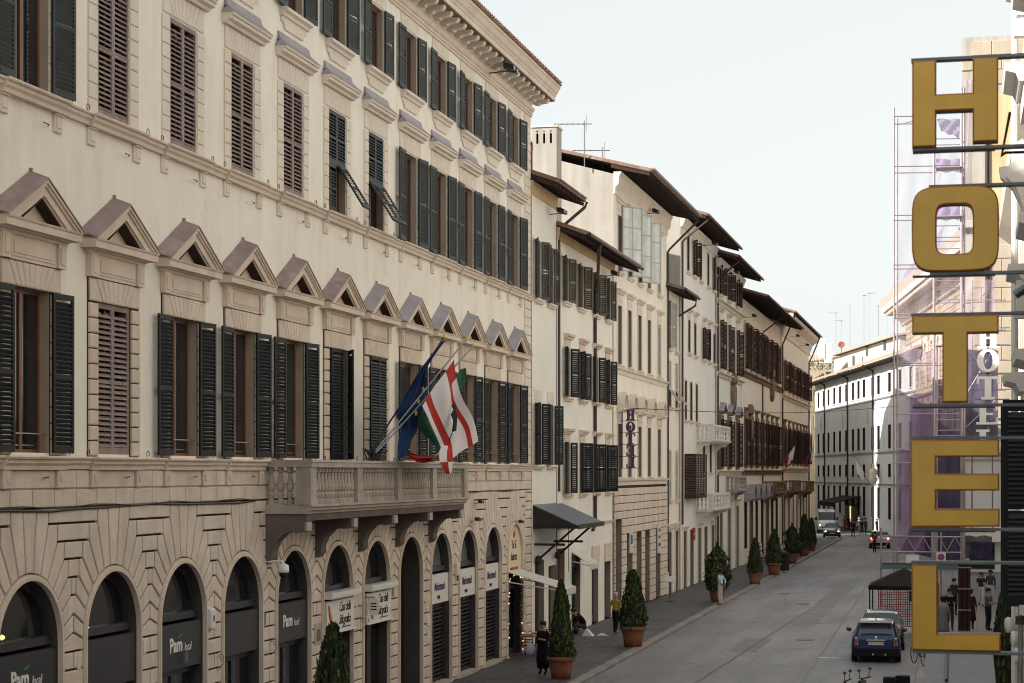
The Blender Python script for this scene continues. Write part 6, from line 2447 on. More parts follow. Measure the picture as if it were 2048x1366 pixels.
# =================================================================== RIGHT SIDE
# palazzo beyond the scaffold (oblique front with huge cornice)
Q0 = PT(1812, 945, 192)
Q1 = PT(1990, 945, 136)
Q0.z = Q1.z = 0
dq = (Q1 - Q0)
LQ = dq.length
pm = thing("rusticated_palazzo", "massive rusticated stone palazzo with a huge dentilled cornice behind the purple netting", "building", Q0, math.atan2(dq.y, dq.x))
ZQ = 23.0
hl = []
nq = int(LQ / 4.6)
for i in range(nq):
    x = 2.6 + i * 4.6
    for a, c in ((8.6, 12.0), (14.5, 17.6)):
        hl.append((x - .9, x + .9, a, c))
do_walls(pm, LQ, ZQ, hl, mat_brick("rustic_stone", (.50, .40, .29), (.16, .12, .10), 1.5, .55, .9, (1, 2), .05, .25), stone_ashlar, 16, mj=stone_trim)
for i in range(nq):
    x = 2.6 + i * 4.6
    for a, c in ((8.6, 12.0), (14.5, 17.6)):
        casement(pm, x, a, 1.8, c - a, .24, wood_dark, glass)
        n_ = 8
        for k in range(n_):
            a0, a1 = math.pi * k / n_, math.pi * (k + 1) / n_
            put("voussoir", cached(("qv", k), lambda: MB().prism_y([(r_ * math.cos(w_), r_ * math.sin(w_)) for r_, w_ in ((1.0, a0 + .02), (1.55, a0 + .02), (1.55, a1 - .02), (1.0, a1 - .02))], -.12, 0).mesh("voussoir", stone_trim)), pm, (x, 0, c - .1))
MB().prism_x([(0, ZQ - 1.6), (-.25, ZQ - 1.5), (-.35, ZQ - 1.0), (-.7, ZQ - .9), (-.8, ZQ - .3), (-2.1, ZQ - .2), (-2.2, ZQ + .3), (-2.6, ZQ + .9), (0, ZQ + 1.0)], -2.5, LQ + 1).obj("cornice", stone_frame, pm)
dm = MB().box(-.18, .18, -.85, -.6, ZQ - .85, ZQ - .45).box(-.22, .22, -1.9, -.8, ZQ - .5, ZQ - .22).mesh("dentil", stone_frame)
k = -2.0
while k < LQ:
    put("dentil", dm, pm, (k, 0, 0))
    k += .95
for z in (7.6, 13.6):
    MB().prism_x([(0, z), (-.2, z + .05), (-.35, z + .3), (0, z + .35)], 0, LQ).obj("string_course", stone_frame, pm)

# tall building whose end wall looks up the street
T0 = Vector((-.02, 128, 0))
tb = thing("tall_building", "tall cream ashlar building with sunlit end wall behind the yellow hotel letters", "building", T0, 0)
HT = 35.0
b = MB()
b.box(0, 7.5, 0, 14, 9, HT)
b.obj("wall", plaster_old, tb)
MB().box(0.02, 7.5, .05, 14, 0, 9).obj("ground_floor_wall", plaster_white, tb)
am = MB().stone([(0, 0), (1.28, 0), (1.28, .95), (0, .95)], .10, .04).mesh("stone", stone_ashlar)
row = 0
zz = 10.0
while zz < HT - .5:
    for k in range(-1 if row % 2 else 0, 6):
        xx = k * 1.28 + (.64 if row % 2 else 0)
        if xx >= 0 and xx < 7 and (zz > 31.5 or zz < 21.3):
            put("stone", am, tb, (xx, 0, zz))
    zz += .95
    row += 1
MB().box(1.75, 5.9, -.12, 0, 22.95, 31.2).obj("ochre_panel", plaster_ochre, tb)
MB().prism_x([(0, 22.4), (-.5, 22.5), (-.6, 22.9), (0, 23)], -.2, 7.6).obj("string_course", stone_frame, tb)
MB().prism_x([(0, 7.3), (-.2, 7.35), (-.3, 7.7), (-.6, 7.8), (-.6, 8.1), (0, 8.15)], -.1, 7.6).obj("shop_cornice", white_panel, tb)
MB().tube([(1.62, -.2, 9), (1.62, -.2, 31)], .16, 6).obj("drainpipe", metal_dark, tb)
MB().box(.3, 2.3, -.1, 0, 3.9, 7.0).obj("white_panel_sheet", white_panel, tb)
MB().box(.9, 1.7, -.13, -.1, 5.2, 6.4).obj("panel_inset", plaster_white, tb)
MB().box(.0, 3.2, -.9, 0, 2.0, 2.7).obj("fascia", plaster_cream, tb)
MB().box(.5, 2.1, .0, .04, .2, 1.9).obj("shop_window", glass, tb)
# windows on its side towards the street
b = MB()
for k in range(3):
    for z in (10.5, 15, 19.5):
        b.box(-.05, 0, 2 + k * 4, 3.2 + k * 4, z, z + 2.6)
b.obj("window", glass, tb)

# middle right terrace, mostly behind the sign and the near shutters
rt = thing("terrace_row", "row of cream buildings along the right pavement past the near hotel front", "building", (3.0, 116, 0), R(-90))
hl = []
for i in range(23):
    for a, c in ((6.9, 9.4), (12, 14.4), (16.6, 18.4)):
        hl.append((2 + i * 3.4, 3.2 + i * 3.4, a, c))
do_walls(rt, 80, 20.5, hl, plaster_cream, plaster_cream, 12)
wmesh = MB().box(-.6, .6, .2, .24, 0, 2.5).mesh("window", glass)
for i in range(0, 23):
    for a, c in ((6.9, 9.4), (12, 14.4), (16.6, 18.4)):
        put("window", wmesh, rt, (2.6 + i * 3.4, 0, a))
MB().prism_x([(0, 19.9), (-.3, 20), (-.9, 20.5), (-1.0, 20.9), (0, 21)], 0, 80).obj("cornice", stone_frame, rt)
MB().box(0, 80, -.04, 0, 3.6, 4.0).obj("string_course", stone_frame, rt)
rb_ = thing("rear_row", "plain cream row on the right side behind the viewpoint", "building", (3.2, 3.5, 0), R(-90))
MB().box(0, 70, 0, 12, 0, 21).obj("wall", plaster_cream, rb_)
b = MB()
for i in range(20):
    for z in (7, 12, 16.6):
        b.box(2 + i * 3.4, 3.2 + i * 3.4, -.02, 0, z, z + 2.4)
b.obj("window", glass, rb_)

# ---- the near hotel front the sign hangs from
XH = 1.13
hb = thing("hotel_building", "near grey stone hotel building at the right edge with dark shutters and moulded sills", "building", (XH, 33.0, 0), R(-90))
HL = 29.0
hl = [(HL - 25 - 4.2 * 0, 0, 0, 0)]
hl = []
wy = [3.0, 8.6, 14.2]
for w_ in wy:
    for a, c in ((4.9, 7.4), (9.6, 12.0), (14.0, 16.4)):
        hl.append((w_ - .6, w_ + .6, a, c))
do_walls(hb, HL, 21, hl, stone_grey, stone_grey, 2.0, mj=plaster_white)
for w_ in wy:
    for a, c in ((4.9, 7.4), (9.6, 12.0), (14.0, 16.4)):
        casement(hb, w_, a, 1.2, c - a, .22, wood_dark, glass)
        sb = cached("hsill", lambda: MB().prism_x([(0, -.24), (-.26, -.24), (-.32, -.14), (-.46, -.10), (-.46, 0), (0, 0)], -.85, .85).box(-.8, -.6, -.34, 0, -.7, -.24).box(.6, .8, -.34, 0, -.7, -.24).mesh("window_sill", white_panel))
        put("window_sill", sb, hb, (w_, 0, a))
        hd = cached("hhood", lambda: MB().prism_x([(0, 0), (-.30, 0), (-.36, .12), (-.50, .16), (-.52, .28), (0, .30)], -.9, .9).box(-.8, .8, -.24, 0, -.35, 0).mesh("hood", white_panel))
        put("hood", hd, hb, (w_, 0, c + .3))
leaf(hb, 8.0, -.05, 4.88, .6, 2.5, -1, 92, green_dark, .058)
leaf(hb, 9.2, -.05, 4.88, .6, 2.5, 1, 92, green_dark, .058)
MB().tube([(.8, -.29, 20), (.8, -.29, 7.2), (.8, -.29, .2)], .055, 8).obj("drainpipe", white_paint, hb)
MB().tube([(1.2, -.10, 20), (1.2, -.10, .2)], .025, 6).obj("cable_pipe", metal_grey, hb)
MB().prism_x([(0, 3.9), (-.15, 3.95), (-.2, 4.2), (0, 4.25)], 0, HL).obj("string_course", white_panel, hb)
# acanthus bracket
t = thing("scroll_ornament", "pale stone scroll ornament on the near hotel building beside the H and O letters", "ornament", (XH - .27, 24.0, CAMZ + (945 - 470) / FPX * 24), R(-90))
b = MB()
pr = [(0, 0), (-.10, .05), (-.16, .25), (-.26, .45), (-.40, .60), (-.42, .72), (-.30, .74), (-.22, .86), (-.24, 1.0), (-.14, 1.06), (-.10, .92), (0, .9)]
b.prism_x(pr, -.10, .10)
b.prism_x([(0, .1), (-.12, .2), (-.22, .45), (-.34, .60), (-.2, .66), (0, .75)], -.17, .17)
b.box(-.08, .08, 0, .27, .1, .8)
b.obj("scroll", white_panel, t)
# awning arm seen between O and T
t = thing("rolled_blind", "dark rolled blind sticking out of the near hotel building above the letter T", "blind", (XH - .04, 25.5, CAMZ + (945 - 560) / FPX * 25.5), R(-90))
MB().tube([(0, 0, 0), (0, -.42, -.28)], .06, 8).obj("roll", metal_grey, t)
MB().tube([(.08, 0, -.1), (.08, -.40, -.30)], .02, 5).obj("arm", metal_dark, t)
# three pale spotlights
for k, (px, py, zd) in enumerate(((2014, 1250, 24.5), (2024, 1278, 24), (2030, 1312, 23.5))):
    g = PT(px, py, zd)
    t = thing("spotlight", ("upper", "middle", "lowest")[k] + " of three pale can spotlights beside the letter L", "spotlight", g, R(20 - k * 10))
    b = MB().lathe([(.001, 0), (.10, 0), (.105, .02), (.095, .05), (.085, .22), (.05, .27), (.001, .28)], n=14)
    b.xf(Matrix.Rotation(R(90), 4, 'Y') @ Matrix.Rotation(R(0), 4, 'X'))
    b.obj("can", white_paint, t, smooth=True)
    MB().tube([(.15, 0, 0), (.30, 0, .05), (XH - g.x - .02 if XH - g.x > .35 else .4, 0, .05)], .015, 5).obj("arm", metal_dark, t)
gp = PT(2041, 1240, 23)
t = thing("lamp_post", "grey metal post with a brown knuckle at the far right edge of the street", "post", (gp.x, gp.y, 0))
MB().tube([(0, 0, 0), (0, 0, CAMZ + (945 - 1195) / FPX * 23)], .028, 8).obj("pole", metal_steel, t)
MB().box(-.06, .06, -.06, .06, CAMZ - 340 / FPX * 23 + .22, CAMZ - 340 / FPX * 23 + .32).obj("knuckle", pipe_brown, t)

# =================================================================== YELLOW HOTEL SIGN
YS = 15.0
ZS = YS * math.cos(math.atan(900 / FPX) - math.atan(905 / FPX)) / math.cos(math.atan(0))  # about 15


def spt(px, py):
    """point on the plane of the sign, square to the street"""
    ph = math.atan((px - 1024) / FPX) - TH
    x = YS * math.tan(ph)
    zc = -x * ST + YS * CT
    return x, CAMZ + (945 - py) / FPX * (x * -ST + YS * CT)


sg = thing("hotel_sign", "big yellow HOTEL letters stacked on grey bars projecting from the near hotel front", "sign", (0, YS, 0))


def sx_(px):
    return spt(px, 900)[0]


def sz_(py):
    return spt(1912, py)[1]


TL = .12
rim_orange = mat("rim_orange", (.42, .16, .03), .35, .4, .2, 3, 0, 0)


def letter(ch, polys, holes=None):
    """yellow enamel face on a maroon-edged box letter; polys in picture readings"""
    o = bpy.data.objects.new("letter_" + ch, None)
    col.objects.link(o)
    o.parent = sg
    return o


def poly_letter(ch, pts, hole=None):
    P_ = [(sx_(x), sz_(y)) for x, y in pts]
    b = MB()
    n = len(P_)
    side = MB()
    if hole is None:
        ins = inset(P_, .012)
        b.add([(x, -TL - .012, z) for x, z in ins], [tuple(range(n))])
        b.add([(x, -TL - .012, z) for x, z in ins] + [(x, -TL, z) for x, z in P_], [(i, (i + 1) % n, (i + 1) % n + n, i + n) for i in range(n)], 1)
        side.add([(x, -TL, z) for x, z in P_] + [(x, 0, z) for x, z in P_], [(i, i + n, (i + 1) % n + n, (i + 1) % n) for i in range(n)] + [tuple(range(2 * n - 1, n - 1, -1))])
    else:
        H_ = [(sx_(x), sz_(y)) for x, y in hole]
        pi_ = inset(P_, .012)
        hi_ = inset(H_, -.012)
        b.add([(x, -TL - .012, z) for x, z in pi_] + [(x, -TL - .012, z) for x, z in hi_], [(i, (i + 1) % n, (i + 1) % n + n, i + n) for i in range(n)])
        b.add([(x, -TL - .012, z) for x, z in pi_] + [(x, -TL, z) for x, z in P_], [(i, (i + 1) % n, (i + 1) % n + n, i + n) for i in range(n)], 1)
        b.add([(x, -TL - .012, z) for x, z in hi_] + [(x, -TL, z) for x, z in H_], [(i, (i + 1) % n, (i + 1) % n + n, i + n) for i in range(n)], 1)
        side.add([(x, -TL, z) for x, z in P_] + [(x, 0, z) for x, z in P_], [(i, (i + 1) % n, (i + 1) % n + n, i + n) for i in range(n)])
        side.add([(x, -TL, z) for x, z in H_] + [(x, 0, z) for x, z in H_], [(i, (i + 1) % n, (i + 1) % n + n, i + n) for i in range(n)])
    o = side.obj("letter_" + ch, maroon_edge, sg)
    b.obj("face", [yellow_sign, rim_orange], o)


poly_letter("h", [(1825, 125), (1873, 125), (1873, 193), (1945, 193), (1945, 125), (1996, 125), (1996, 291), (1945, 291), (1945, 227), (1873, 227), (1873, 297), (1825, 297)])
ro, ri = [], []
for k in range(32):
    a = 2 * math.pi * k / 32
    ca, sa = math.cos(a), math.sin(a)
    e = .42
    ro.append((1911 + 87 * math.copysign(abs(ca) ** e, ca), 461 - 85 * math.copysign(abs(sa) ** e, sa)))
    e = .36
    ri.append((1909.5 + 36 * math.copysign(abs(ca) ** e, ca), 462 - 49 * math.copysign(abs(sa) ** e, sa)))
poly_letter("o", ro, ri)
poly_letter("t", [(1825, 633), (1997, 633), (1997, 669), (1936, 669), (1936, 806), (1885, 806), (1885, 669), (1825, 669)])
poly_letter("e", [(1822, 880), (1998, 880), (1998, 914), (1873, 914), (1873, 947), (1998, 947), (1998, 981), (1873, 981), (1873, 1017), (1999, 1017), (1999, 1052), (1822, 1054)])
poly_letter("l", [(1824, 1129), (1876, 1129), (1876, 1265), (2001, 1263), (2001, 1299), (1824, 1299)])
# bars, brackets and cable
for py in (121, 300, 375, 549, 630, 811, 876, 1058, 1124, 1303):
    z = sz_(py)
    x0 = sx_({121: 1823, 630: 1823, 876: 1823, 1124: 1823, 375: 1858, 549: 1860}.get(py, 1826))
    MB().box(x0, XH - .01, -.10, .0, z - .011, z + .011).obj("bar", metal_grey, sg)
for py in (300, 549, 811, 1058):
    MB().box(sx_(1826), sx_(1990), -.11, -.0, sz_(py) - .021, sz_(py) - .0115).obj("tray", maroon_edge, sg)
MB().tube([(sx_(2020), -.02, sz_(230)), (sx_(2003), -.06, sz_(318)), (sx_(2010), -.04, sz_(311)), (XH - .02, 0, sz_(310))], .012, 5).obj("cable", metal_dark, sg)

# white serif hotel sign farther along, cut by the near letters
zw = 60.0
s2 = thing("hotel_sign", "smaller white serif HOTEL sign hanging behind the yellow letters T and E", "sign", PT(1976, 945, zw))
sc2 = zw / FPX
for k, (ch, py, hh) in enumerate((("H", 676, 40), ("O", 721, 44), ("T", 776, 44), ("E", 828, 40), ("L", 880, 40))):
    slab_letter(ch, hh * 1.05 * sc2, 44 * sc2, .10, white_paint, s2, (0, 0, (945 - py) * sc2))
b = MB()
for py in (657, 691, 748, 800, 851):
    b.box(-25 * sc2, 42 * sc2, .06, .10, (945 - py) * sc2, (945 - py) * sc2 + .04)
b.box(-2 * sc2, 2 * sc2, .06, .12, (945 - 905) * sc2, (945 - 652) * sc2)
b.obj("frame", metal_grey, s2)

# =================================================================== SCAFFOLD AND NETTING
sc = thing("scaffold", "tall steel scaffold tower standing on the right pavement with purple netting", "scaffold", (0, 0, 0))
scaf = mat("scaffold_tube", (.36, .30, .34), .5, .4, .3, 2, 0, .05, 20, metal=.4)
ZF = 104.0


def pl(px, py, z=ZF):
    return PT(px, py, z)


def tube_obj(name, a, c, r, m=scaf, n=6):
    return MB().tube([a, c], r, n).obj(name, m, sc)


for px, yt, yb, z in ((1788, 215, 1176, ZF), (1794.5, 236, 1172, ZF + 1.2), (1868, 300, 1176, ZF), (1873, 690, 1172, ZF + 1.2), (1923, 175, 1176, ZF), (1928, 175, 1172, ZF + 1.2)):
    a = pl(px, yt, z)
    tube_obj("standard", a, Vector((a.x, a.y, 0)), .055 if px < 1850 else .085)
for py in (233, 248, 333, 346, 431, 441, 530, 538, 628, 636, 727, 731, 828, 926):
    pa_, pb_ = pl(1786, py), pl(1873, py - 1)
    tube_obj("ledger", pa_, pb_, .035)
for py in (278, 290, 331, 336, 452, 475, 483, 498, 555, 562, 575, 580, 600, 606, 731, 770, 795, 828, 840, 861):
    tube_obj("ledger", pl(1868, py), pl(1926, py - 1), .032)
for (x0, y0, x1, y1) in ((1794, 250, 1868, 232), (1868, 650, 1924, 600), (1926, 800, 1985, 700), (1926, 860, 1990, 800), (1930, 640, 1990, 560), (1934, 700, 1990, 760)):
    tube_obj("brace", pl(x0, y0, ZF + 1), pl(x1, y1, ZF + 1), .028)
for py in (600, 660, 720, 780, 840, 880):
    tube_obj("ledger", pl(1926, py, ZF + 6), pl(2012, py, ZF + 6), .04)
for px in (1944, 1985):
    a = pl(px, 560, ZF + 6)
    tube_obj("standard", a, Vector((a.x, a.y, 3.2)), .05)
dk = MB()
for py in (334, 432, 538, 690, 870):
    a, c = pl(1872, py), pl(1925, py)
    dk.box(a.x, c.x, a.y - .1, a.y + 1.1, a.z - .05, a.z)
dk.obj("deck_boards", scaf, sc)


def netmat(name, c, al):
    m = mat(name, c, .9, .05, .25, .6, .3, 0)
    b_ = m.node_tree.nodes["Principled BSDF"]
    b_.inputs["Alpha"].default_value = al
    return m


net1 = netmat("net_purple", (.30, .20, .40), .66)
net2 = netmat("net_pale", (.62, .50, .66), .34)
net3 = netmat("net_dark_blue", (.10, .085, .17), .88)


def net(pts, z, m, label=None, nx=10, nz=10, amp=.12, name="netting"):
    """sagging sheet between four picture readings, given depth ripple"""
    A_, B_, C_, D_ = [PT(x, y, z) for x, y in pts]
    b = MB()
    vs_ = []
    for j in range(nz + 1):
        for i in range(nx + 1):
            p = A_.lerp(B_, i / nx).lerp(D_.lerp(C_, i / nx), j / nz)
            p = p + Vector((0, amp * math.sin(i * 1.3 + j * .8) + amp * .6 * math.sin(j * 2.1 - i * .7), amp * .3 * math.sin(i * 1.1)))
            vs_.append(p)
    fs = [(j * (nx + 1) + i, j * (nx + 1) + i + 1, (j + 1) * (nx + 1) + i + 1, (j + 1) * (nx + 1) + i) for j in range(nz) for i in range(nx)]
    b.add(vs_, fs)
    return b.obj(name, m, sc, smooth=True)


net([(1796, 300), (1924, 300), (1924, 1060), (1796, 1060)], ZF + 2.6, netmat("net_faint", (.58, .50, .64), .20), nx=16, nz=24)
net([(1796, 690), (1868, 705), (1868, 900), (1796, 900)], ZF + 2, net2)
net([(1820, 790), (1880, 780), (1880, 1000), (1820, 1000)], ZF + 1.5, net1)
net([(1796, 900), (1850, 900), (1850, 1100), (1796, 1110)], ZF + 2, net1)
net([(1874, 760), (1926, 756), (1926, 1130), (1874, 1130)], ZF + 1.5, net3)
net([(1874, 238), (1922, 238), (1918, 276), (1882, 262)], ZF + 1.5, net1)
net([(1872, 318), (1924, 318), (1924, 344), (1872, 344)], ZF + 1.0, net1, nz=4)
net([(1872, 412), (1924, 412), (1924, 440), (1872, 440)], ZF + 1.0, net1, nz=4)
net([(1926, 160), (1945, 160), (1945, 470), (1926, 470)], ZF + 1.5, net2)
net([(1926, 560), (1990, 560), (1990, 700), (1926, 700)], ZF + 5, net2)
net([(1926, 700), (1996, 700), (1996, 905), (1926, 905)], ZF + 5, net3)
net([(1850, 1000), (1922, 1000), (1922, 1128), (1800, 1100)], ZF + 2.5, net3)
net([(1930, 1072), (1984, 1072), (1984, 1118), (1930, 1118)], ZF + 3, net3, nz=4)
# netting over the great cornice
Qa, Qb = PT(1800, 600, 190), PT(1878, 512, 165)
b = MB()
for k in range(8):
    p, q = Qa.lerp(Qb, k / 8), Qa.lerp(Qb, (k + 1) / 8)
    b.quad(p, q, q + Vector((.4, 0, 2.6)), p + Vector((.4, 0, 2.6)))
tag(b.obj("cornice_netting", net1, None), "purple netting laid over the great cornice of the rusticated palazzo", "netting")
# tunnel portal over the pavement
tp = thing("pavement_portal", "steel girder portal frame of the scaffold over the right pavement", "portal", (0, 0, 0))


def tobj(name, a, c, r, m=scaf, par=tp):
    return MB().tube([a, c], r, 6).obj(name, m, par)


ZP = 92.0
for px in (1762, 1864, 1882, 1926):
    a = PT(px, 1062 if px > 1800 else 1055, ZP)
    tobj("post", a, Vector((a.x, a.y, 0)), .05)
a, c = PT(1764, 1130, ZP), PT(1924, 1128, ZP)
bb = MB().box(a.x, c.x, a.y - .06, a.y + .06, a.z - .16, a.z + .10)
bb.box(a.x, c.x, a.y - .12, a.y + .12, a.z + .10, a.z + .13)
bb.box(a.x, c.x, a.y - .12, a.y + .12, a.z - .19, a.z - .16)
bb.obj("girder", mat("girder_teal", (.11, .16, .17), .5, .4, .2, 1.5), tp)
for py in (1072, 1103):
    tobj("rail", PT(1762, py, ZP), PT(1926, py + 2, ZP), .035)
for i in range(5):
    x0 = 1766 + i * 32
    tobj("brace", PT(x0, 1102, ZP), PT(x0 + 16, 1073, ZP), .02)
    tobj("brace", PT(x0 + 16, 1073, ZP), PT(x0 + 32, 1102, ZP), .02)
rs = thing("parking_sign", "square white no stopping sign with a round symbol on the scaffold portal", "sign", PT(1882, 1114, ZP - .3), R(8))
MB().box(-.22, .22, -.02, .02, -.24, .22).obj("board", plate_white, rs)
q = MB()
for k in range(16):
    a0, a1 = 2 * math.pi * k / 16, 2 * math.pi * (k + 1) / 16
    q.prism_y([(.17 * math.cos(a0), .17 * math.sin(a0)), (.17 * math.cos(a1), .17 * math.sin(a1)), (.125 * math.cos(a1), .125 * math.sin(a1)), (.125 * math.cos(a0), .125 * math.sin(a0))], -.03, -.02)
q.prism_y([(-.11, .09), (-.09, .11), (.11, -.09), (.09, -.11)], -.03, -.02)
q.obj("red_ring", ink_red, rs)
q = MB().add([(.125 * math.cos(2 * math.pi * k / 16), -.024, .125 * math.sin(2 * math.pi * k / 16)) for k in range(16)], [tuple(range(16))])
q.obj("blue_disc", ink_blue, rs)
rs = thing("notice_board", "blank white notice board fixed under the scaffold rail left of the letter L", "notice", PT(1825, 1118, ZP - .4))
MB().box(-.32, .32, -.02, .02, -.22, .2).obj("board", plate_white, rs)
MB().box(-.14, .24, -.025, -.02, -.1, .1).obj("inset_frame", white_paint, rs)
t = thing("wrapped_column", "dark maroon strapped column of scaffold poles on the right pavement between walkers", "column", (GP(1927, 1290).x, GP(1927, 1290).y, 0))
b = MB()
for k in range(5):
    b.tube([(-.15 + .09 * k, .05 * (k % 2), 0), (-.15 + .09 * k, .05 * (k % 2), 3.2)], .055, 6)
b.obj("poles", mat("wrap_maroon", (.045, .018, .022), .5, .4, .4, 6), t)
b = MB()
for z in (.5, 1.3, 2.1, 2.9):
    b.box(-.22, .28, -.06, .12, z, z + .04)
b.obj("straps", metal_steel, t)

# =================================================================== POTTED TREES
def foliage_mesh(shape, n, leafs, seed, key):
    """leaf-sized faces spread through the crown; shape(t)->radius for height t 0..1"""
    rnd_ = random.Random(seed)
    b = MB()
    lumps = [(rnd_.uniform(0, 6.28), rnd_.uniform(0, 1), rnd_.uniform(-.14, .22) * (1 if key < 2 else 1.8)) for _ in range(26 if key < 2 else 46)]
    for i in range(n):
        t_ = 1 - (1 - rnd_.random() ** .8)
        t_ = rnd_.random() ** 1.15
        a = rnd_.uniform(0, 2 * math.pi)
        r = shape(t_)
        for la, lt, ls in lumps:
            d = abs((a - la + math.pi) % (2 * math.pi) - math.pi)
            if d < .6 and abs(t_ - lt) < .10:
                r *= 1 + ls * (1 - d / .6)
        r *= 1.05 - abs(rnd_.gauss(0, .18))
        if rnd_.random() < .035:
            r *= 1.24
        p = Vector((r * math.cos(a), r * math.sin(a), t_ + rnd_.uniform(-.012, .012)))
        out = Vector((math.cos(a), math.sin(a), .35))
        u = Vector((rnd_.uniform(-1, 1), rnd_.uniform(-1, 1), rnd_.uniform(-.4, 1))).normalized()
        w = out.cross(u)
        if w.length < .1:
            continue
        w.normalize()
        s_ = leafs * rnd_.uniform(.6, 1.3)
        q = rnd_.random()
        m = 1 if q > .72 else (2 if q < .35 else 0)
        b.add([p - w * s_ * .4, p + u * s_ * .5 + out * s_ * .2, p + w * s_ * .4, p - u * s_ * .5], [(0, 1, 2, 3)], m)
    prof = [(shape(k / 10) * .70, k / 10) for k in range(0, 11)]  # dark inner core added to stop light showing through the leaves
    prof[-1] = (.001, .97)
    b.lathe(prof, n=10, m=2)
    return b.mesh("crown", leafm)


def cone(t):
    return .5 * (max(0.0, 1 - t) ** .60) * (.80 + .20 * min(1, t * 6)) + .03


def bushy(t):
    return .5 * math.sin(min(1, .22 + t * .86) * math.pi) ** .55


crowns = [foliage_mesh(cone, 5200, .085, 1, 0), foliage_mesh(cone, 5200, .085, 2, 1), foliage_mesh(bushy, 3800, .10, 3, 2)]
potm = MB().lathe([(.30, 0), (.345, .30), (.395, .54), (.40, .56), (.45, .57), (.46, .66), (.45, .70), (.40, .70), (.39, .62), (.001, .61)], n=20).mesh("pot", terracotta, True)
soilm = MB().lathe([(.39, .60), (.39, .63), (.001, .64)], n=12).mesh("soil", bark)
trunkm = MB().tube([(0, 0, .6), (.01, 0, 1.0), (0, .01, 2.2)], .035, 6, r2=.01).mesh("trunk", bark)
TREES = [
    (GP(1122, 1357), 1.0, 2.42, .74, 0, "tall slim clipped conifer in a terracotta pot right of the woman in black"),
    (GP(1266, 1293), 1.08, 2.15, .98, 1, "broad clipped conifer in a terracotta pot right of the woman in yellow"),
    (GP(1434, 1203), 1.0, 2.3, 1.08, 2, "shaggy bushy shrub in a terracotta pot behind the man in white trousers"),
    (GP(1510, 1168), .95, 2.05, .92, 0, "bright tipped cone conifer in a terracotta pot in front of the barrel canopies"),
    (GP(1548, 1150), 1.08, 2.2, 1.0, 1, "very dark dense conifer in a terracotta pot beside the dark litter bin"),
    (GP(1584, 1127), 1.0, 2.2, .95, 2, "loose airy shrub in a terracotta pot just past the dark litter bin"),
    (GP(1609, 1111), 1.0, 2.55, 1.05, 1, "tall dark conifer in a terracotta pot near the far end of the left pavement"),
    (GP(1623, 1101), .95, 2.1, .85, 0, "farthest potted conifer on the left pavement near the white van"),
]
g = Vector((-12.4, 0, 0))
zt = 3905 * 12.4 / (1924 - 666)
TREES.append((Vector((-12.4, (zt - 12.4 * ST) / CT, 0)), 1.05, 2.72, 1.0, 0, "nearest dark green conifer standing before the pen shop window, its pot out of frame"))
gr = PT(2008, 945, 49.6)
TREES.append((Vector((gr.x, gr.y, 0)), 1.0, 2.75, .80, 1, "slim conifer on the right pavement beside the letter L and the pale spotlights"))
for i, (p, ps, h, w, k, lb) in enumerate(TREES):
    t = thing("potted_tree", lb, "potted tree", (p.x, p.y, 0), i * 1.3, "potted trees along the pavements")
    po = put("pot", potm, t, sc=(ps, ps, ps))
    put("soil", soilm, po)
    put("trunk", trunkm, t)
    c = put("crown", crowns[k], t, (0, 0, .62 * ps), sc=(w, w, h))
# low foliage spilling at the foot of the first tree
low = foliage_mesh(lambda t: .5 * math.sin(max(.05, t) * math.pi) ** .5, 700, .14, 9, 5)
for i, (dx, dy) in enumerate(((.28, -.05), (-.2, .1))):
    t0 = [o for o in col.objects if o.name.startswith("potted_tree")][0]
    put("low_foliage", low, t0, (dx, dy, .62), sc=(.42, .42, .42))

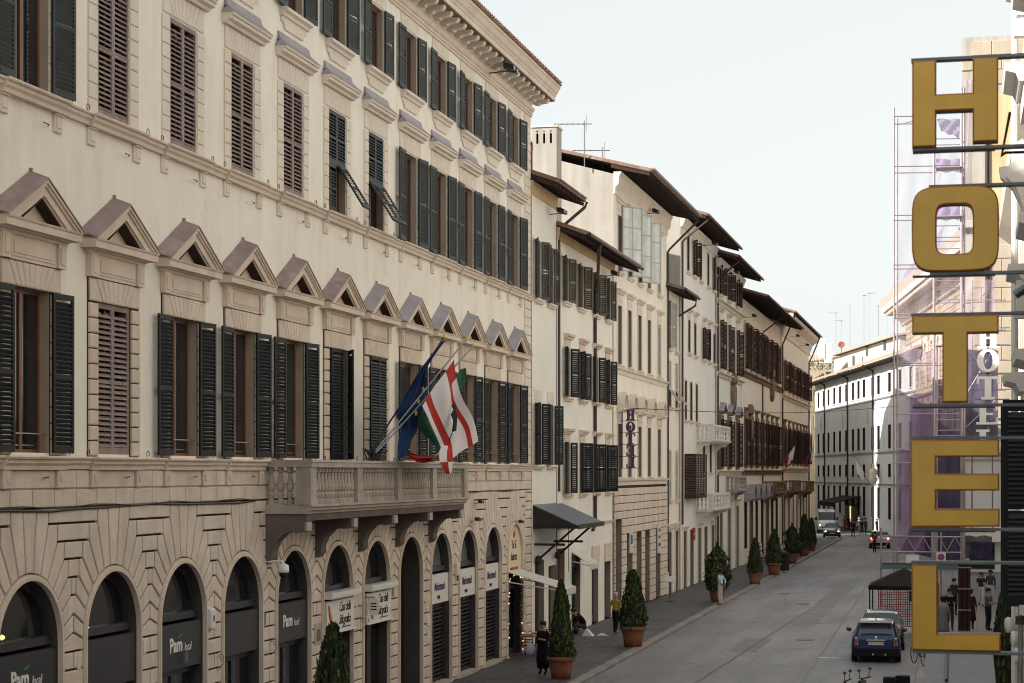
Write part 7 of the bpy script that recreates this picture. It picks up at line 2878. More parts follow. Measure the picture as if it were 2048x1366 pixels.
# =================================================================== CARS
def car(label, cat, loc, rz, st, L_, paint, roofm, wheels, wr=.31, name="parked_car", gl=glass):
    t = thing(name, label, cat, loc, rz)
    b = MB()
    n = len(st)
    NP = 8
    rings = []
    for (y, w, zb, belt, top, wt) in st:
        zm = zb + (belt - zb) * .55
        ring = [(w * .55, zb - .02), (w * .93, zb + .02), (w, zb + .16), (w * 1.01, zm), (w * .965, belt - .03), (w * .93, belt), (wt, top - .035), (wt * .90, top), (wt * .5, top + .018), (0, top + .022)]
        rings.append([(x, y, z) for x, z in ring])
    body, glz, rf = MB(), MB(), MB()
    for i in range(n - 1):
        A_, B_ = rings[i], rings[i + 1]
        ta, tb_ = st[i][4] - st[i][3], st[i + 1][4] - st[i + 1][3]
        for j in range(len(A_) - 1):
            for s in (1, -1):
                q = [(A_[j][0] * s, *A_[j][1:]), (B_[j][0] * s, *B_[j][1:]), (B_[j + 1][0] * s, *B_[j + 1][1:]), (A_[j + 1][0] * s, *A_[j + 1][1:])]
                if j == 5 and (ta > .15 or tb_ > .15):
                    tgt = glz
                elif j >= 6 and (ta > .2 and tb_ > .2):
                    tgt = rf
                elif j >= 6 and (ta > .2 or tb_ > .2):
                    tgt = glz
                else:
                    tgt = body
                tgt.add(q, [(0, 1, 2, 3) if s > 0 else (3, 2, 1, 0)])
    for ring in (rings[0], rings[-1]):
        body.add([(x, y, z) for x, y, z in ring] + [(-x, y, z) for x, y, z in ring[::-1]], [tuple(range(2 * len(ring)))])
    body.obj("body", paint, t, smooth=False)
    glz.obj("windows", gl, t)
    rf.obj("roof", roofm, t)
    tyre = MB().lathe([(wr * .6, -.1), (wr * .95, -.1), (wr, -.06), (wr, .06), (wr * .95, .1), (wr * .6, .1)], n=18).xf(Matrix.Rotation(R(90), 4, 'Y')).mesh("tyre", black_rubber)
    rim = MB().lathe([(.001, .085), (wr * .2, .09), (wr * .25, .07), (wr * .58, .085), (wr * .62, .06)], n=12).xf(Matrix.Rotation(R(90), 4, 'Y')).mesh("rim", chrome)
    for y in wheels:
        wm = min(st, key=lambda s_: abs(s_[0] - y))[1]
        for s in (1, -1):
            o = bpy.data.objects.new("wheel", None)
            col.objects.link(o)
            o.parent = t
            o.location = (s * (wm - .09), y, wr)
            o.rotation_euler = (0, 0, 0 if s > 0 else math.pi)
            put("tyre", tyre, o)
            put("rim", rim, o, (.02, 0, 0))
    return t


MINI = [(0.0, .72, .34, .80, .80, .60), (.05, .80, .24, .92, .93, .68), (.16, .84, .20, .95, .99, .68), (.46, .84, .20, .95, 1.37, .56), (.80, .84, .20, .95, 1.41, .585),
        (1.5, .84, .20, .95, 1.42, .60), (2.15, .84, .20, .95, 1.39, .58), (2.72, .83, .20, .95, 1.0, .68), (3.25, .82, .20, .88, .90, .66), (3.58, .78, .24, .74, .76, .6), (3.70, .66, .34, .6, .6, .5)]


def rear_fittings(t, w, zl, lit=False, plate="", pm=plate_white, chrome_z=.80, y=-.005, lw=.13, lh=.26, lampm=None, zp=.62):
    for s in (-1, 1):
        x = s * (w - .17)
        o = MB().stone([(x - lw / 2, zl - lh / 2), (x + lw / 2, zl - lh / 2), (x + lw * .40, zl + lh / 2), (x - lw * .40, zl + lh / 2)], .03, .01, gap=0).obj("tail_light", chrome, t, (0, y - .005, 0))
        MB().stone([(x - lw / 2 + .02, zl - lh / 2 + .02), (x + lw / 2 - .02, zl - lh / 2 + .02), (x + lw * .36 - .01, zl + lh / 2 - .02), (x - lw * .36 + .01, zl + lh / 2 - .02)], .045, .01, gap=0).obj("lens", red_lit if lit else red_lens, o, (0, 0, 0))
    p = MB().box(-.26, .26, y - .03, y + .02, zp - .055, zp + .055).obj("number_plate", pm, t)
    if plate:
        text(plate, .10, ink_black, p, (0, y - .033, zp), sx=1.0, ext=.001)
    MB().box(-.33, .33, y - .035, y + .02, zp + .09, zp + .14).obj("chrome_strip", chrome, t)
    MB().box(-w * .96, w * .96, y - .03, y + .10, .24, .50).obj("bumper", black_rubber, t)


px0 = GP(1752, 1326, -.12)
mini = car("blue hatchback with a white roof parked at the right kerb, seen from behind", "car", (px0.x, px0.y, -.12), R(2), MINI, 3.7, blue_paint, white_car, (.62, 3.05), gl=mat("car_glass", (.05, .065, .075), .05, .6, 0, 1, 0, 0))
rear_fittings(mini, .84, .74, plate="CB 571 MW", zp=.68)
# rear screen framing, mirrors, aerial, badge
MB().tube([(-.60, .42, 1.33), (-.70, .14, .98)], .03, 5).tube([(.60, .42, 1.33), (.70, .14, .98)], .03, 5).obj("pillars", blue_paint, mini)
MB().box(-.56, .56, .22, .60, 1.375, 1.44).obj("spoiler", white_car, mini)
for s in (-1, 1):
    MB().lathe([(.001, -.09), (.09, -.05), (.10, .04), (.001, .09)], s * .98, 2.35, 8, z0=.98).obj("mirror", black_paint, mini, smooth=True)
MB().tube([(0, .6, 1.42), (0, .5, 1.60)], .008, 4).lathe([(.001, 0), (.03, .01), (.02, .04), (.001, .05)], 0, .62, 6, z0=1.42).obj("aerial", black_rubber, mini)
MB().lathe([(.001, -.02), (.06, -.01), (.06, .01), (.001, .02)], n=10).xf(Matrix.Rotation(R(90), 4, 'X')).obj("badge", chrome, mini, (0, -.01, .87))
MB().tube([(-.1, -.05, .30), (-.1, .1, .30)], .035, 7).tube([(.32, -.05, .30), (.32, .1, .30)], .035, 7).obj("exhaust", chrome, mini)
p1 = Vector((px0.x - .02, px0.y + 4.6, -.12))
bc = car("black hatchback parked bumper to bumper in front of the blue one", "car", p1, R(1), MINI, 3.7, black_paint, mat("roof_slate", (.10, .12, .13), .35, .5, 0, 1, 0, 0, coat=.8), (.62, 3.05), gl=mat("car_glass", (.05, .065, .075)))
rear_fittings(bc, .84, .74)
p2 = PT(1684, 1360, 46.0)
wc = car("white car whose roof just rises over the bottom edge of the frame", "car", (-2.95, 43.0, -.12), R(1), MINI, 3.7, white_car, white_car, (.62, 3.05), gl=mat("car_glass", (.05, .065, .075)))
rear_fittings(wc, .84, .74)
# far white car in the roadway
HATCH = [(0.0, .76, .34, .85, .85, .6), (.06, .84, .24, .98, .99, .70), (.2, .88, .2, 1.0, 1.04, .70), (.55, .88, .2, 1.0, 1.45, .58), (1.0, .88, .2, 1.0, 1.5, .62), (2.4, .88, .2, .98, 1.46, .60),
         (3.1, .87, .2, .98, 1.02, .70), (3.9, .84, .22, .85, .87, .64), (4.1, .70, .35, .6, .6, .5)]
g = GP(1760, 1097, -.12)
fc = car("white hatchback driving away with red tail lights lit", "car", (g.x, g.y, -.12), R(4), HATCH, 4.1, white_car, white_car, (.75, 3.3), name="moving_car")
rear_fittings(fc, .88, .86, lit=True, lh=.22, lw=.22)
# oncoming dark car and van
FR = [(0.0, .70, .35, .62, .62, .5), (.15, .80, .22, .76, .78, .6), (.7, .86, .2, .92, .94, .66), (1.05, .87, .2, .96, 1.0, .68), (1.65, .88, .2, .98, 1.42, .58), (2.4, .88, .2, .98, 1.47, .60), (3.3, .87, .2, 1.0, 1.42, .57),
      (3.9, .84, .22, 1.0, 1.03, .62), (4.1, .74, .3, .8, .8, .55)]


def front_fittings(t, w, zl, y=-.01, big=.10, off=.22):
    for s in (-1, 1):
        o = MB().lathe([(.001, -.03), (big, -.02), (big * 1.1, .02), (.001, .03)], n=12).xf(Matrix.Rotation(R(90), 4, 'X')).obj("headlight", chrome, t, (s * (w - off), y + .06, zl))
        MB().lathe([(.001, -.045), (big * .62, -.035), (big * .7, .0), (.001, .02)], n=10).xf(Matrix.Rotation(R(90), 4, 'X')).obj("lens", lamp_lit, o, (0, -.02, 0))
    MB().box(-.26, .26, y - .03, y, .42, .52).obj("number_plate", plate_white, t)
    MB().box(-w * .55, w * .55, y - .025, y + .05, .56, .66).obj("grille", black_rubber, t)
    MB().box(-w * .9, w * .9, y - .03, y + .1, .2, .38).obj("bumper", black_rubber, t)


g = GP(1664, 1076, -.12)
dc = car("dark oncoming car with lit headlights in front of the white van", "car", (g.x, g.y, -.12), R(4), FR, 4.1, black_paint, black_paint, (.78, 3.3), name="moving_car")
front_fittings(dc, .86, .66)
VAN = [(0.0, .80, .35, .80, .80, .7), (.15, .95, .25, 1.05, 1.07, .8), (.75, 1.0, .22, 1.35, 1.40, .88), (1.55, 1.0, .22, 1.45, 2.25, .86), (2.0, 1.0, .22, 1.45, 2.52, .88), (5.3, 1.0, .22, 1.5, 2.55, .90), (5.5, .98, .3, 1.5, 2.45, .88)]
g = GP(1650, 1068, -.12)
van = car("tall white delivery van following the dark car", "van", (g.x, g.y + 3.0, -.12), R(5), VAN, 5.5, silver_van, silver_van, (.95, 4.4), wr=.34, name="delivery_van")
front_fittings(van, 1.0, .85, off=.25)
MB().box(-1.02, -1.005, 2.3, 5.3, 1.48, 2.4).box(1.005, 1.02, 2.3, 5.3, 1.48, 2.4).obj("side_panel", silver_van, van)
for s in (-1, 1):
    MB().box(s * 1.05, s * 1.25, .95, 1.05, 1.4, 1.75).obj("mirror", black_rubber, van)
MB().box(-.22, .22, 1.68, 1.72, 2.45, 2.5).obj("roof_badge", black_rubber, van)


# scooters and bicycles
def wheel_ring(b, x, y, z, r, t_=.03, n=18, m=0):
    pts = [(x, y + r * math.cos(2 * math.pi * k / n), z + r * math.sin(2 * math.pi * k / n)) for k in range(n + 1)]
    b.tube(pts, t_, 5, m)


def scooter(loc, rz, label, paint=black_paint):
    t = thing("scooter", label, "scooter", loc, rz, "scooters parked behind the blue car")
    for y in (-.62, .62):
        b = MB()
        wheel_ring(b, 0, y, .22, .17, .05)
        b.lathe([(.001, -.03), (.13, -.03), (.13, .03), (.001, .03)], n=10)
        o = b.obj("wheel", black_rubber, t)
    b = MB()
    b.prism_x([(-.75, .42), (-.2, .30), (.25, .28), (.45, .50), (.50, .95), (.42, .96), (.30, .55), (.2, .36), (-.05, .38), (-.15, .70), (-.80, .78), (-.85, .6)], -.15, .15)
    b.obj("body", paint, t)
    MB().prism_x([(-.80, .78), (-.15, .72), (-.12, .80), (-.5, .84), (-.82, .88)], -.14, .14).obj("seat", black_rubber, t)
    MB().tube([(0, .62, .22), (0, .44, 1.0)], .035, 6).tube([(-.32, .36, 1.03), (0, .44, 1.0), (.32, .36, 1.03)], .02, 5).obj("handlebar", metal_dark, t)
    for s in (-1, 1):
        MB().tube([(s * .26, .40, 1.02), (s * .30, .38, 1.2)], .01, 4).lathe([(.001, -.05), (.06, 0), (.001, .05)], s * .32, .38, 8, z0=1.25).obj("mirror", metal_dark, t)
    MB().stone([(-.18, .88), (.18, .88), (.16, 1.16), (-.16, 1.16)], .3, .04, gap=0).obj("top_box", black_rubber, t, (0, -.62, 0))
    MB().box(-.08, .08, .50, .54, .80, .90).obj("headlight", chrome, t)
    return t


g = GP(1722, 1440, -.12)
scooter((g.x, g.y + .2, -.12), R(80), "black scooter parked crosswise behind the blue car, left one")
g = GP(1754, 1434, -.12)
scooter((g.x, g.y + .1, -.12), R(65), "black scooter parked crosswise behind the blue car, right one")


def bicycle(loc, rz, label, m=metal_dark, grp=None):
    t = thing("bicycle", label, "bicycle", loc, rz, grp)
    for y in (-.52, .52):
        b = MB()
        wheel_ring(b, 0, y, .34, .33, .018)
        for k in range(6):
            a = k * math.pi / 6
            b.tube([(0, y + .32 * math.cos(a), .34 + .32 * math.sin(a)), (0, y - .32 * math.cos(a), .34 - .32 * math.sin(a))], .003, 3)
        b.obj("wheel", black_rubber, t)
    b = MB()
    for a, c in (((0, -.52, .34), (0, -.18, .85)), ((0, -.18, .85), (0, .40, .82)), ((0, -.05, .30), (0, .40, .70)), ((0, -.05, .30), (0, -.18, .85)), ((0, -.52, .34), (0, -.05, .30)), ((0, .40, .95), (0, .52, .34))):
        b.tube([a, c], .018, 5)
    b.obj("frame", m, t)
    MB().box(-.07, .07, -.32, -.08, .93, .98).obj("saddle", black_rubber, t)
    MB().tube([(0, .40, .9), (0, .38, 1.02)], .015, 4).tube([(-.26, .30, 1.04), (0, .38, 1.02), (.26, .30, 1.04)], .014, 5).obj("handlebar", metal_steel, t)
    return t


g = GP(1838, 1330)
bicycle((g.x, g.y, 0), R(20), "bicycle leaning at the right kerb below the letter L")
for i, (px, py) in enumerate(((1528, 1118), (1535, 1113), (1541, 1109))):
    g = GP(px, py)
    bicycle((g.x - .5, g.y, 0), R(70 + i * 15), ("nearest", "middle", "farthest")[i] + " of the bicycles parked by the barrel canopies behind the dark conifer", grp="bicycles parked by the barrel canopies")

# =================================================================== STREET THINGS
g = GP(1568, 1141)
t = thing("litter_bin", "dark green litter bin between two potted conifers at the left kerb", "litter bin", (g.x, g.y, 0))
MB().lathe([(.36, 0), (.34, .06), (.36, .9), (.40, .95), (.40, 1.02), (.30, 1.08), (.28, 1.0), (.001, .98)], n=14).obj("drum", green_dark, t)
MB().lathe([(.38, 1.12), (.30, 1.22), (.001, 1.26)], n=14).obj("lid", green_dark, t)
g = GP(1340, 1204)
t = thing("menu_stand", "pale menu board on a thin stand by the pavement doorway", "menu stand", (g.x, g.y, 0))
MB().tube([(0, 0, .02), (0, 0, 1.05)], .02, 5).lathe([(.22, 0), (.2, .03), (.001, .04)], n=12).obj("stand", metal_dark, t)
MB().hexa([(-.28, -.12, 1.0), (.28, -.12, 1.0), (.28, .16, 1.26), (-.28, .16, 1.26), (-.28, -.14, 1.03), (.28, -.14, 1.03), (.28, .14, 1.29), (-.28, .14, 1.29)]).obj("board", plate_white, t)
# bistro tables and chairs
redm = mat("painted_iron_red", (.20, .05, .055), .5, .4, .2, 3)


def table(loc, rz, label):
    t = thing("bistro_table", label, "table", loc, rz, "bistro tables outside the garlanded door")
    MB().box(-.35, .35, -.35, .35, .72, .75).obj("table_top", mat("table_pink", (.42, .20, .20), .5), t)
    lm = MB().tube([(0, 0, 0), (0, 0, .72)], .018, 5).mesh("leg", metal_dark)
    for sx in (-1, 1):
        for sy in (-1, 1):
            put("leg", lm, t, (sx * .3, sy * .3, 0))


def chair(loc, rz, label):
    t = thing("bistro_chair", label, "chair", loc, rz, "bistro chairs outside the garlanded door")
    MB().box(-.2, .2, -.2, .2, .44, .47).obj("seat", redm, t)
    lm = MB().tube([(0, 0, 0), (0, 0, .44)], .012, 4).mesh("leg", redm)
    for sx in (-1, 1):
        for sy in (-1, 1):
            put("leg", lm, t, (sx * .18, sy * .18, 0))
    b = MB()
    b.tube([(-.19, .19, .44), (-.19, .24, .86), (.19, .24, .86), (.19, .19, .44)], .012, 4)
    for k in range(3):
        b.box(-.18, .18, .21, .23, .56 + k * .1, .60 + k * .1)
    b.obj("backrest", redm, t)


bx = -DA + .75
by = A0 + ax_(12)
table((bx, by - .3, 0), 0, "pinkish bistro table at the door, nearer one")
table((bx + .1, by + 1.0, 0), 0, "pinkish bistro table partly behind the woman in black, farther one")
for i, (dx, dy, rz, w) in enumerate(((.0, -.95, 180, "dark red iron chair on the near side of the nearer bistro table"), (.65, -.3, -90, "dark red iron chair facing the street at the nearer bistro table"), (.7, .95, -90, "dark red iron chair facing the street at the farther bistro table"), (.1, 1.65, 0, "dark red iron chair on the far side of the farther bistro table"))):
    chair((bx + dx, by + dy, 0), R(rz), w)
# black gazebo over the pavement cafe
G0 = PT(1808, 945, 76.5)
t = thing("gazebo", "black fabric gazebo with thin poles over the parking lane behind the cars", "gazebo", (G0.x, G0.y, 0), 0)
hw = 1.35
ez = CAMZ - 228 / FPX * 75
az = CAMZ - 196 / FPX * 76.5
b = MB()
b.add([(-hw, -hw, ez), (hw, -hw, ez), (hw, hw, ez), (-hw, hw, ez), (0, 0, az + .1)], [(0, 1, 4), (1, 2, 4), (2, 3, 4), (3, 0, 4)])
b.add([(-hw, -hw, ez - .02), (hw, -hw, ez - .02), (hw, hw, ez - .02), (-hw, hw, ez - .02), (0, 0, az + .08)], [(0, 1, 4), (1, 2, 4), (2, 3, 4), (3, 0, 4)])
b.obj("canopy", canvas_black, t)
b = MB()
for (xa, ya, xb, yb) in ((-hw, -hw, hw, -hw), (hw, -hw, hw, hw), (hw, hw, -hw, hw), (-hw, hw, -hw, -hw)):
    b.quad((xa, ya, ez - .16), (xb, yb, ez - .16), (xb, yb, ez), (xa, ya, ez))
b.obj("valance", canvas_black, t)
pm_ = MB().tube([(0, 0, 0), (0, 0, ez)], .03, 5).mesh("pole", metal_dark)
for sx in (-1, 1):
    for sy in (-1, 1):
        put("pole", pm_, t, (sx * (hw - .05), sy * (hw - .05), 0))
rs = thing("safety_fence", "red plastic mesh fence with a white sign under the black gazebo", "fence", (G0.x + .1, G0.y + 1.8, 0), 0)
b = MB()
for k in range(28):
    b.box(-1.2 + k * .09, -1.17 + k * .09, -.01, .01, .15, 1.9)
for k in range(18):
    b.box(-1.2, 1.25, -.012, .012, .15 + k * .10, .175 + k * .10)
tag(b.obj("mesh_panel", mat("plastic_red", (.42, .04, .03), .5, .3, .2, 3), rs), kind="stuff")
MB().box(.05, .75, -.04, -.02, 1.15, 1.65).obj("sign_board", maroon_edge, rs)
for z in (1.15, 1.62):
    MB().box(.03, .77, -.05, -.04, z, z + .04).obj("print_line", plate_white, rs)
# grey awning roof under the letter L
A_ = PT(1850, 1312, 36)
t = thing("entrance_awning", "flat grey blue awning sheet below the letter L over the right pavement", "awning", (0, 0, 0))
b = MB()
c4 = [PT(1846, 1366, 34), PT(1992, 1372, 34), PT(1986, 1306, 38.5), PT(1852, 1304, 38.5)]
dz = Vector((0, 0, -.05))
b.hexa([p + dz for p in c4] + c4)
b.obj("canvas", canvas_grey, t)
MB().tube([PT(1893, 1366, 34.2) + Vector((0, 0, .05)), PT(1894, 1306, 38.4) + Vector((0, 0, .05))], .03, 5).obj("seam_bar", metal_dark, t)
for p in c4:
    MB().tube([p, Vector((p.x, p.y, 0))], .03, 6).obj("post", metal_dark, t)
# red flowers
g = GP(1561, 1122)
t = thing("flower_trough", "trough of red flowers beside the far dark conifer", "planter", (g.x - .6, g.y, 0))
MB().box(-.4, .4, -.25, .25, 0, .45).obj("trough", terracotta, t)
b = MB()
rnd = random.Random(12)
for k in range(260):
    p = Vector((rnd.uniform(-.42, .42), rnd.uniform(-.3, .3), rnd.uniform(.4, 1.25)))
    b.add([p, p + Vector((.09, 0, .03)), p + Vector((.03, -.05, .09))], [(0, 1, 2)], 0 if rnd.random() < .5 else 1)
tag(b.obj("flowers", [mat("petal_red", (.30, .03, .045), .6), leafm[0]], t), kind="stuff")

# =================================================================== PEOPLE
PERS = []
hairm = mat("hair_dark", (.02, .014, .012), .6, .3, .2, 8)
skinm = mat("skin_tone", (.42, .25, .18), .55, .3, .08, 6)
skin_d = mat("skin_tone_dark", (.14, .075, .05), .55, .3, .08, 6)
CL = {}


def cloth_m(c):
    k = "cloth_%02d%02d%02d" % tuple(int(v * 99) for v in c)
    return mat(k, c, .85, .15, .25, 6, 0, .1, 40)


def person(label, p, rz, h=1.72, top=(.1, .1, .1), legs=(.03, .03, .04), skin=None, hair=hairm, shoes=(.02, .02, .02), pose="stand", sleeves=True, near=False, group=None, stride=0.0, arms="down", bulk=1.0, hairlen=0, coat=None, bag=None, lean=0.0):
    skin = skin or skinm
    k = h / 1.75
    J = {}
    E = []

    def j(n, x, y, z, r, lab):
        J[n] = (Vector((x, y, z)) * k, r * k, lab)

    s = stride
    if pose == "crouch":
        j("pelvis", 0, .18, .30, .15, "top")
        j("spine", 0, .10, .50, .15, "top")
        j("chest", 0, -.05, .72, .16, "top")
        j("neck", 0, -.20, .82, .06, "skin")
        j("head1", 0, -.28, .86, .085, "skin")
        j("head2", 0, -.32, .94, .105, "skin")
        j("head3", 0, -.28, 1.02, .07, "skin")
        for sg_, n_ in ((-1, "l"), (1, "r")):
            j("sh" + n_, sg_ * .17, -.06, .76, .07, "top")
            j("el" + n_, sg_ * .26, -.22, .52, .05, "top")
            j("wr" + n_, sg_ * .14, -.42, .46, .035, "skin")
            j("ha" + n_, sg_ * .10, -.50, .44, .03, "skin")
            j("hip" + n_, sg_ * .10, .16, .28, .11, "legs")
            j("kn" + n_, sg_ * .20, -.30, .42, .08, "legs")
            j("an" + n_, sg_ * .16, -.12, .08, .05, "legs")
            j("to" + n_, sg_ * .18, -.32, .045, .045, "shoe")
    else:
        b_ = bulk
        j("pelvis", 0, 0, .95, .125 * b_, "legs")
        j("spine", 0, -.01 - lean * .4, 1.14, .118 * b_, "top")
        j("chest", 0, -.01 - lean, 1.34, .142 * b_, "top")
        j("neck", 0, -lean * 1.3, 1.49, .052, "skin")
        j("head1", 0, -.025 - lean * 1.6, 1.565, .075, "skin")
        j("head2", 0, -.02 - lean * 1.8, 1.655, .098, "skin")
        j("head3", 0, .0 - lean * 1.9, 1.725, .06, "skin")
        for sg_, n_ in ((-1, "l"), (1, "r")):
            st_ = s * sg_
            j("sh" + n_, sg_ * .165, -lean, 1.405, .062 * b_, "top")
            if arms == "behind":
                j("el" + n_, sg_ * .25, .12, 1.15, .045, "top" if sleeves else "skin")
                j("wr" + n_, sg_ * .08, .19, .97, .032, "skin")
                j("ha" + n_, sg_ * .02, .20, .92, .030, "skin")
            elif arms == "phone" or (arms == "one" and sg_ > 0):
                j("el" + n_, sg_ * .23, -.04 - lean, 1.13, .045, "top" if sleeves else "skin")
                j("wr" + n_, sg_ * .12, -.27 - lean, 1.17, .032, "skin")
                j("ha" + n_, sg_ * .06, -.34 - lean, 1.20, .030, "skin")
            else:
                j("el" + n_, sg_ * .225, .04 + st_ * .25 - lean * .5, 1.14, .045 * b_, "top" if sleeves else "skin")
                j("wr" + n_, sg_ * .24, -.03 + st_ * .5, .90, .031, "skin")
                j("ha" + n_, sg_ * .235, -.05 + st_ * .52, .82, .030, "skin")
            j("hip" + n_, sg_ * .085, 0, .90, .098 * b_, "legs")
            j("kn" + n_, sg_ * .095, -.03 - st_ * .45, .51, .068 * b_, "legs")
            j("an" + n_, sg_ * .095, .03 - st_ * .85, .10 + (.06 if st_ < 0 else 0), .045, "legs")
            j("to" + n_, sg_ * .105, -.13 - st_ * .9, .045 + (.03 if st_ < 0 else 0), .042, "shoe")
    E += [("pelvis", "spine"), ("spine", "chest"), ("chest", "neck"), ("neck", "head1"), ("head1", "head2"), ("head2", "head3")]
    for n_ in "lr":
        E += [("chest", "sh" + n_), ("sh" + n_, "el" + n_), ("el" + n_, "wr" + n_), ("wr" + n_, "ha" + n_), ("pelvis", "hip" + n_), ("hip" + n_, "kn" + n_), ("kn" + n_, "an" + n_), ("an" + n_, "to" + n_)]
        if near:
            d = (J["ha" + n_][0] - J["wr" + n_][0]).normalized()
            sd_ = d.cross(Vector((0, 1, .2))).normalized()
            for f in range(4):
                q = J["ha" + n_][0] + d * (.06 + .012 * (1.5 - abs(f - 1.3))) * k + sd_ * (.018 * (f - 1.5)) * k + Vector((0, -.012, 0))
                J["f%d%s" % (f, n_)] = (q, .0085 * k, "skin")
                E.append(("ha" + n_, "f%d%s" % (f, n_)))
            q = J["wr" + n_][0].lerp(J["ha" + n_][0], .5) + sd_ * -.05 * k + d * .03 * k
            J["th" + n_] = (q, .010 * k, "skin")
            E.append(("wr" + n_, "th" + n_))
    names = list(J)
    me = bpy.data.meshes.new("body_skeleton")
    me.from_pydata([J[n_][0][:] for n_ in names], [(names.index(a), names.index(c)) for a, c in E], [])
    t = thing("person", label, "person", p, rz, group)
    o = put("body", me, t)
    mod = o.modifiers.new("skin", 'SKIN')
    mod.use_smooth_shade = True
    sv = me.skin_vertices[0].data
    for i, n_ in enumerate(names):
        r = J[n_][1]
        sv[i].radius = (r, r)
        sv[i].use_root = (n_ == "pelvis")
    sub = o.modifiers.new("sub", 'SUBSURF')
    sub.levels = 1
    sub.render_levels = 1
    segs = []
    for a, c in E:
        la = J[c][2] if J[c][2] != "top" or J[a][2] == "top" else J[c][2]
        segs.append((J[a][0], J[c][0], J[c][2], J[a][2]))
    PERS.append((o, segs, {"top": cloth_m(top), "legs": cloth_m(legs), "skin": skin, "shoe": cloth_m(shoes)}))
    hd = J["head2"][0]
    hb_ = MB()
    zt = hd.z
    rr = .112 * k
    hb_.lathe([(rr * .86, -.02 * k), (rr * 1.03, .03 * k), (rr * .98, .07 * k), (rr * .70, .105 * k), (rr * .3, .122 * k), (.001, .125 * k)], hd.x, hd.y + .022 * k, 12, z0=zt, sy=1.02)
    if hairlen:
        hb_.lathe([(rr * .55, -hairlen), (rr * .95, -hairlen * .6), (rr * 1.05, -.03), (rr * .95, .05)], hd.x, hd.y + .055 * k, 10, z0=zt, sy=.62)
    else:
        hb_.lathe([(rr * .6, -.10 * k), (rr * .88, -.04 * k), (rr * .95, .03 * k)], hd.x, hd.y + .045 * k, 10, z0=zt, sy=.72)
    hb_.obj("hair", hair, t, smooth=True)
    if near or pose == "stand":
        f = MB()
        y0 = hd.y - .095 * k
        f.box(hd.x - .045 * k, hd.x - .022 * k, y0 - .006, y0 + .01, zt - .0 * k, zt + .010 * k)
        f.box(hd.x + .022 * k, hd.x + .045 * k, y0 - .006, y0 + .01, zt - .0 * k, zt + .010 * k)
        f.box(hd.x - .024 * k, hd.x + .024 * k, y0 - .002, y0 + .01, zt - .062 * k, zt - .054 * k)
        f.obj("eyes_and_mouth", hairm, t)
        MB().add([(hd.x - .014 * k, y0 + .01, zt - .03 * k), (hd.x + .014 * k, y0 + .01, zt - .03 * k), (hd.x, y0 - .022 * k, zt - .034 * k), (hd.x, y0 + .008, zt + .012 * k)], [(0, 1, 2), (0, 2, 3), (1, 3, 2)]).obj("nose", skin, t)
    if coat:
        c_ = MB().lathe([(.20 * k, (.22 if near else .42) * k), (.235 * k * bulk, .52 * k), (.21 * k, .75 * k), (.165 * k, 1.08 * k), (.19 * k, 1.3 * k), (.12 * k, 1.45 * k)], 0, 0, 14, sy=.78)
        c_.obj("coat", cloth_m(coat), t, smooth=True)
    if bag:
        x, y, z, w, hh, bm = bag
        b2 = MB().stone([(-w / 2, 0), (w / 2, 0), (w * .42, hh), (-w * .42, hh)], .10, .03, gap=0)
        b2.tube([(-w * .3, -.05, hh), (0, -.05, hh + .22), (w * .3, -.05, hh)], .008, 4)
        b_o = b2.obj("handbag", bm, None, p)
        b_o.location = Vector(p) + Matrix.Rotation(rz, 3, 'Z') @ Vector((x, y, z))
        b_o.rotation_euler = (0, 0, rz)
        tag(b_o, "bag carried by the " + label, "bag")
    return t


LB = cloth_m((.55, .56, .6))
g = GP(1086, 1350)
t = person("woman in a long black outfit and dark glasses standing by the bistro tables", g, R(-15), 1.72, (.012, .011, .014), (.012, .011, .014), near=True, arms="one", hairlen=0, coat=(.012, .011, .014))
MB().box(-.055, .055, -.108, -.09, 1.62, 1.655).obj("dark_glasses", ink_black, t)
o = MB().lathe([(.001, 0), (.13, .03), (.17, .15), (.15, .27), (.06, .36), (.02, .42)], n=10, sy=.6).obj("carrier_bag", mat("bag_pale_blue", (.42, .48, .60), .6), None, (g.x - .42, g.y, .62), 0, True)
tag(o, "pale blue white bag hanging at the side of the woman in black", "bag")
g = GP(1161, 1268)
person("person in dark clothes sitting crouched on the pavement with head bowed", g, R(-70), 1.75, (.018, .015, .018), (.07, .05, .045), near=True, pose="crouch")
o = MB().add([(0, 0, 0), (.42, 0, 0), (.46, .3, 0), (.05, .32, 0), (.16, .1, .30), (.26, .2, .26)], [(0, 1, 4), (1, 5, 4), (1, 2, 5), (2, 3, 5), (3, 4, 5), (3, 0, 4)]).obj("paper_bag", plate_white, None, (g.x + .25, g.y - 1.0, .002))
tag(o, "crumpled white bag on the pavement before the crouching person", "bag")
o = MB().add([(0, 0, 0), (.5, .1, 0), (.4, .3, 0), (.1, .25, 0), (.2, .15, .10)], [(0, 1, 4), (1, 2, 4), (2, 3, 4), (3, 0, 4)]).obj("cloth_bundle", plate_white, None, (g.x + .75, g.y - .55, .002))
tag(o, "small white cloth bundle by the feet of the crouching person", "bundle")
g = GP(1231, 1269)
person("woman in a mustard patterned top and black trousers with fair hair", g, R(160), 1.68, (.36, .25, .05), (.018, .016, .02), near=True, stride=.12, hair=mat("hair_fair", (.42, .34, .27), .6), hairlen=.12, shoes=(.25, .25, .25))
g = GP(1441, 1211)
person("man in a pale blue shirt and whitish trousers standing with hands behind his back", g, R(-115), 1.80, (.45, .56, .66), (.60, .55, .56), near=True, arms="behind", skin=skin_d)
g = GP(1597, 1112)
person("person in black walking between the far potted trees", g, R(20), 1.72, (.015, .015, .018), (.02, .02, .022), stride=.15)
g = GP(1962, 1213)
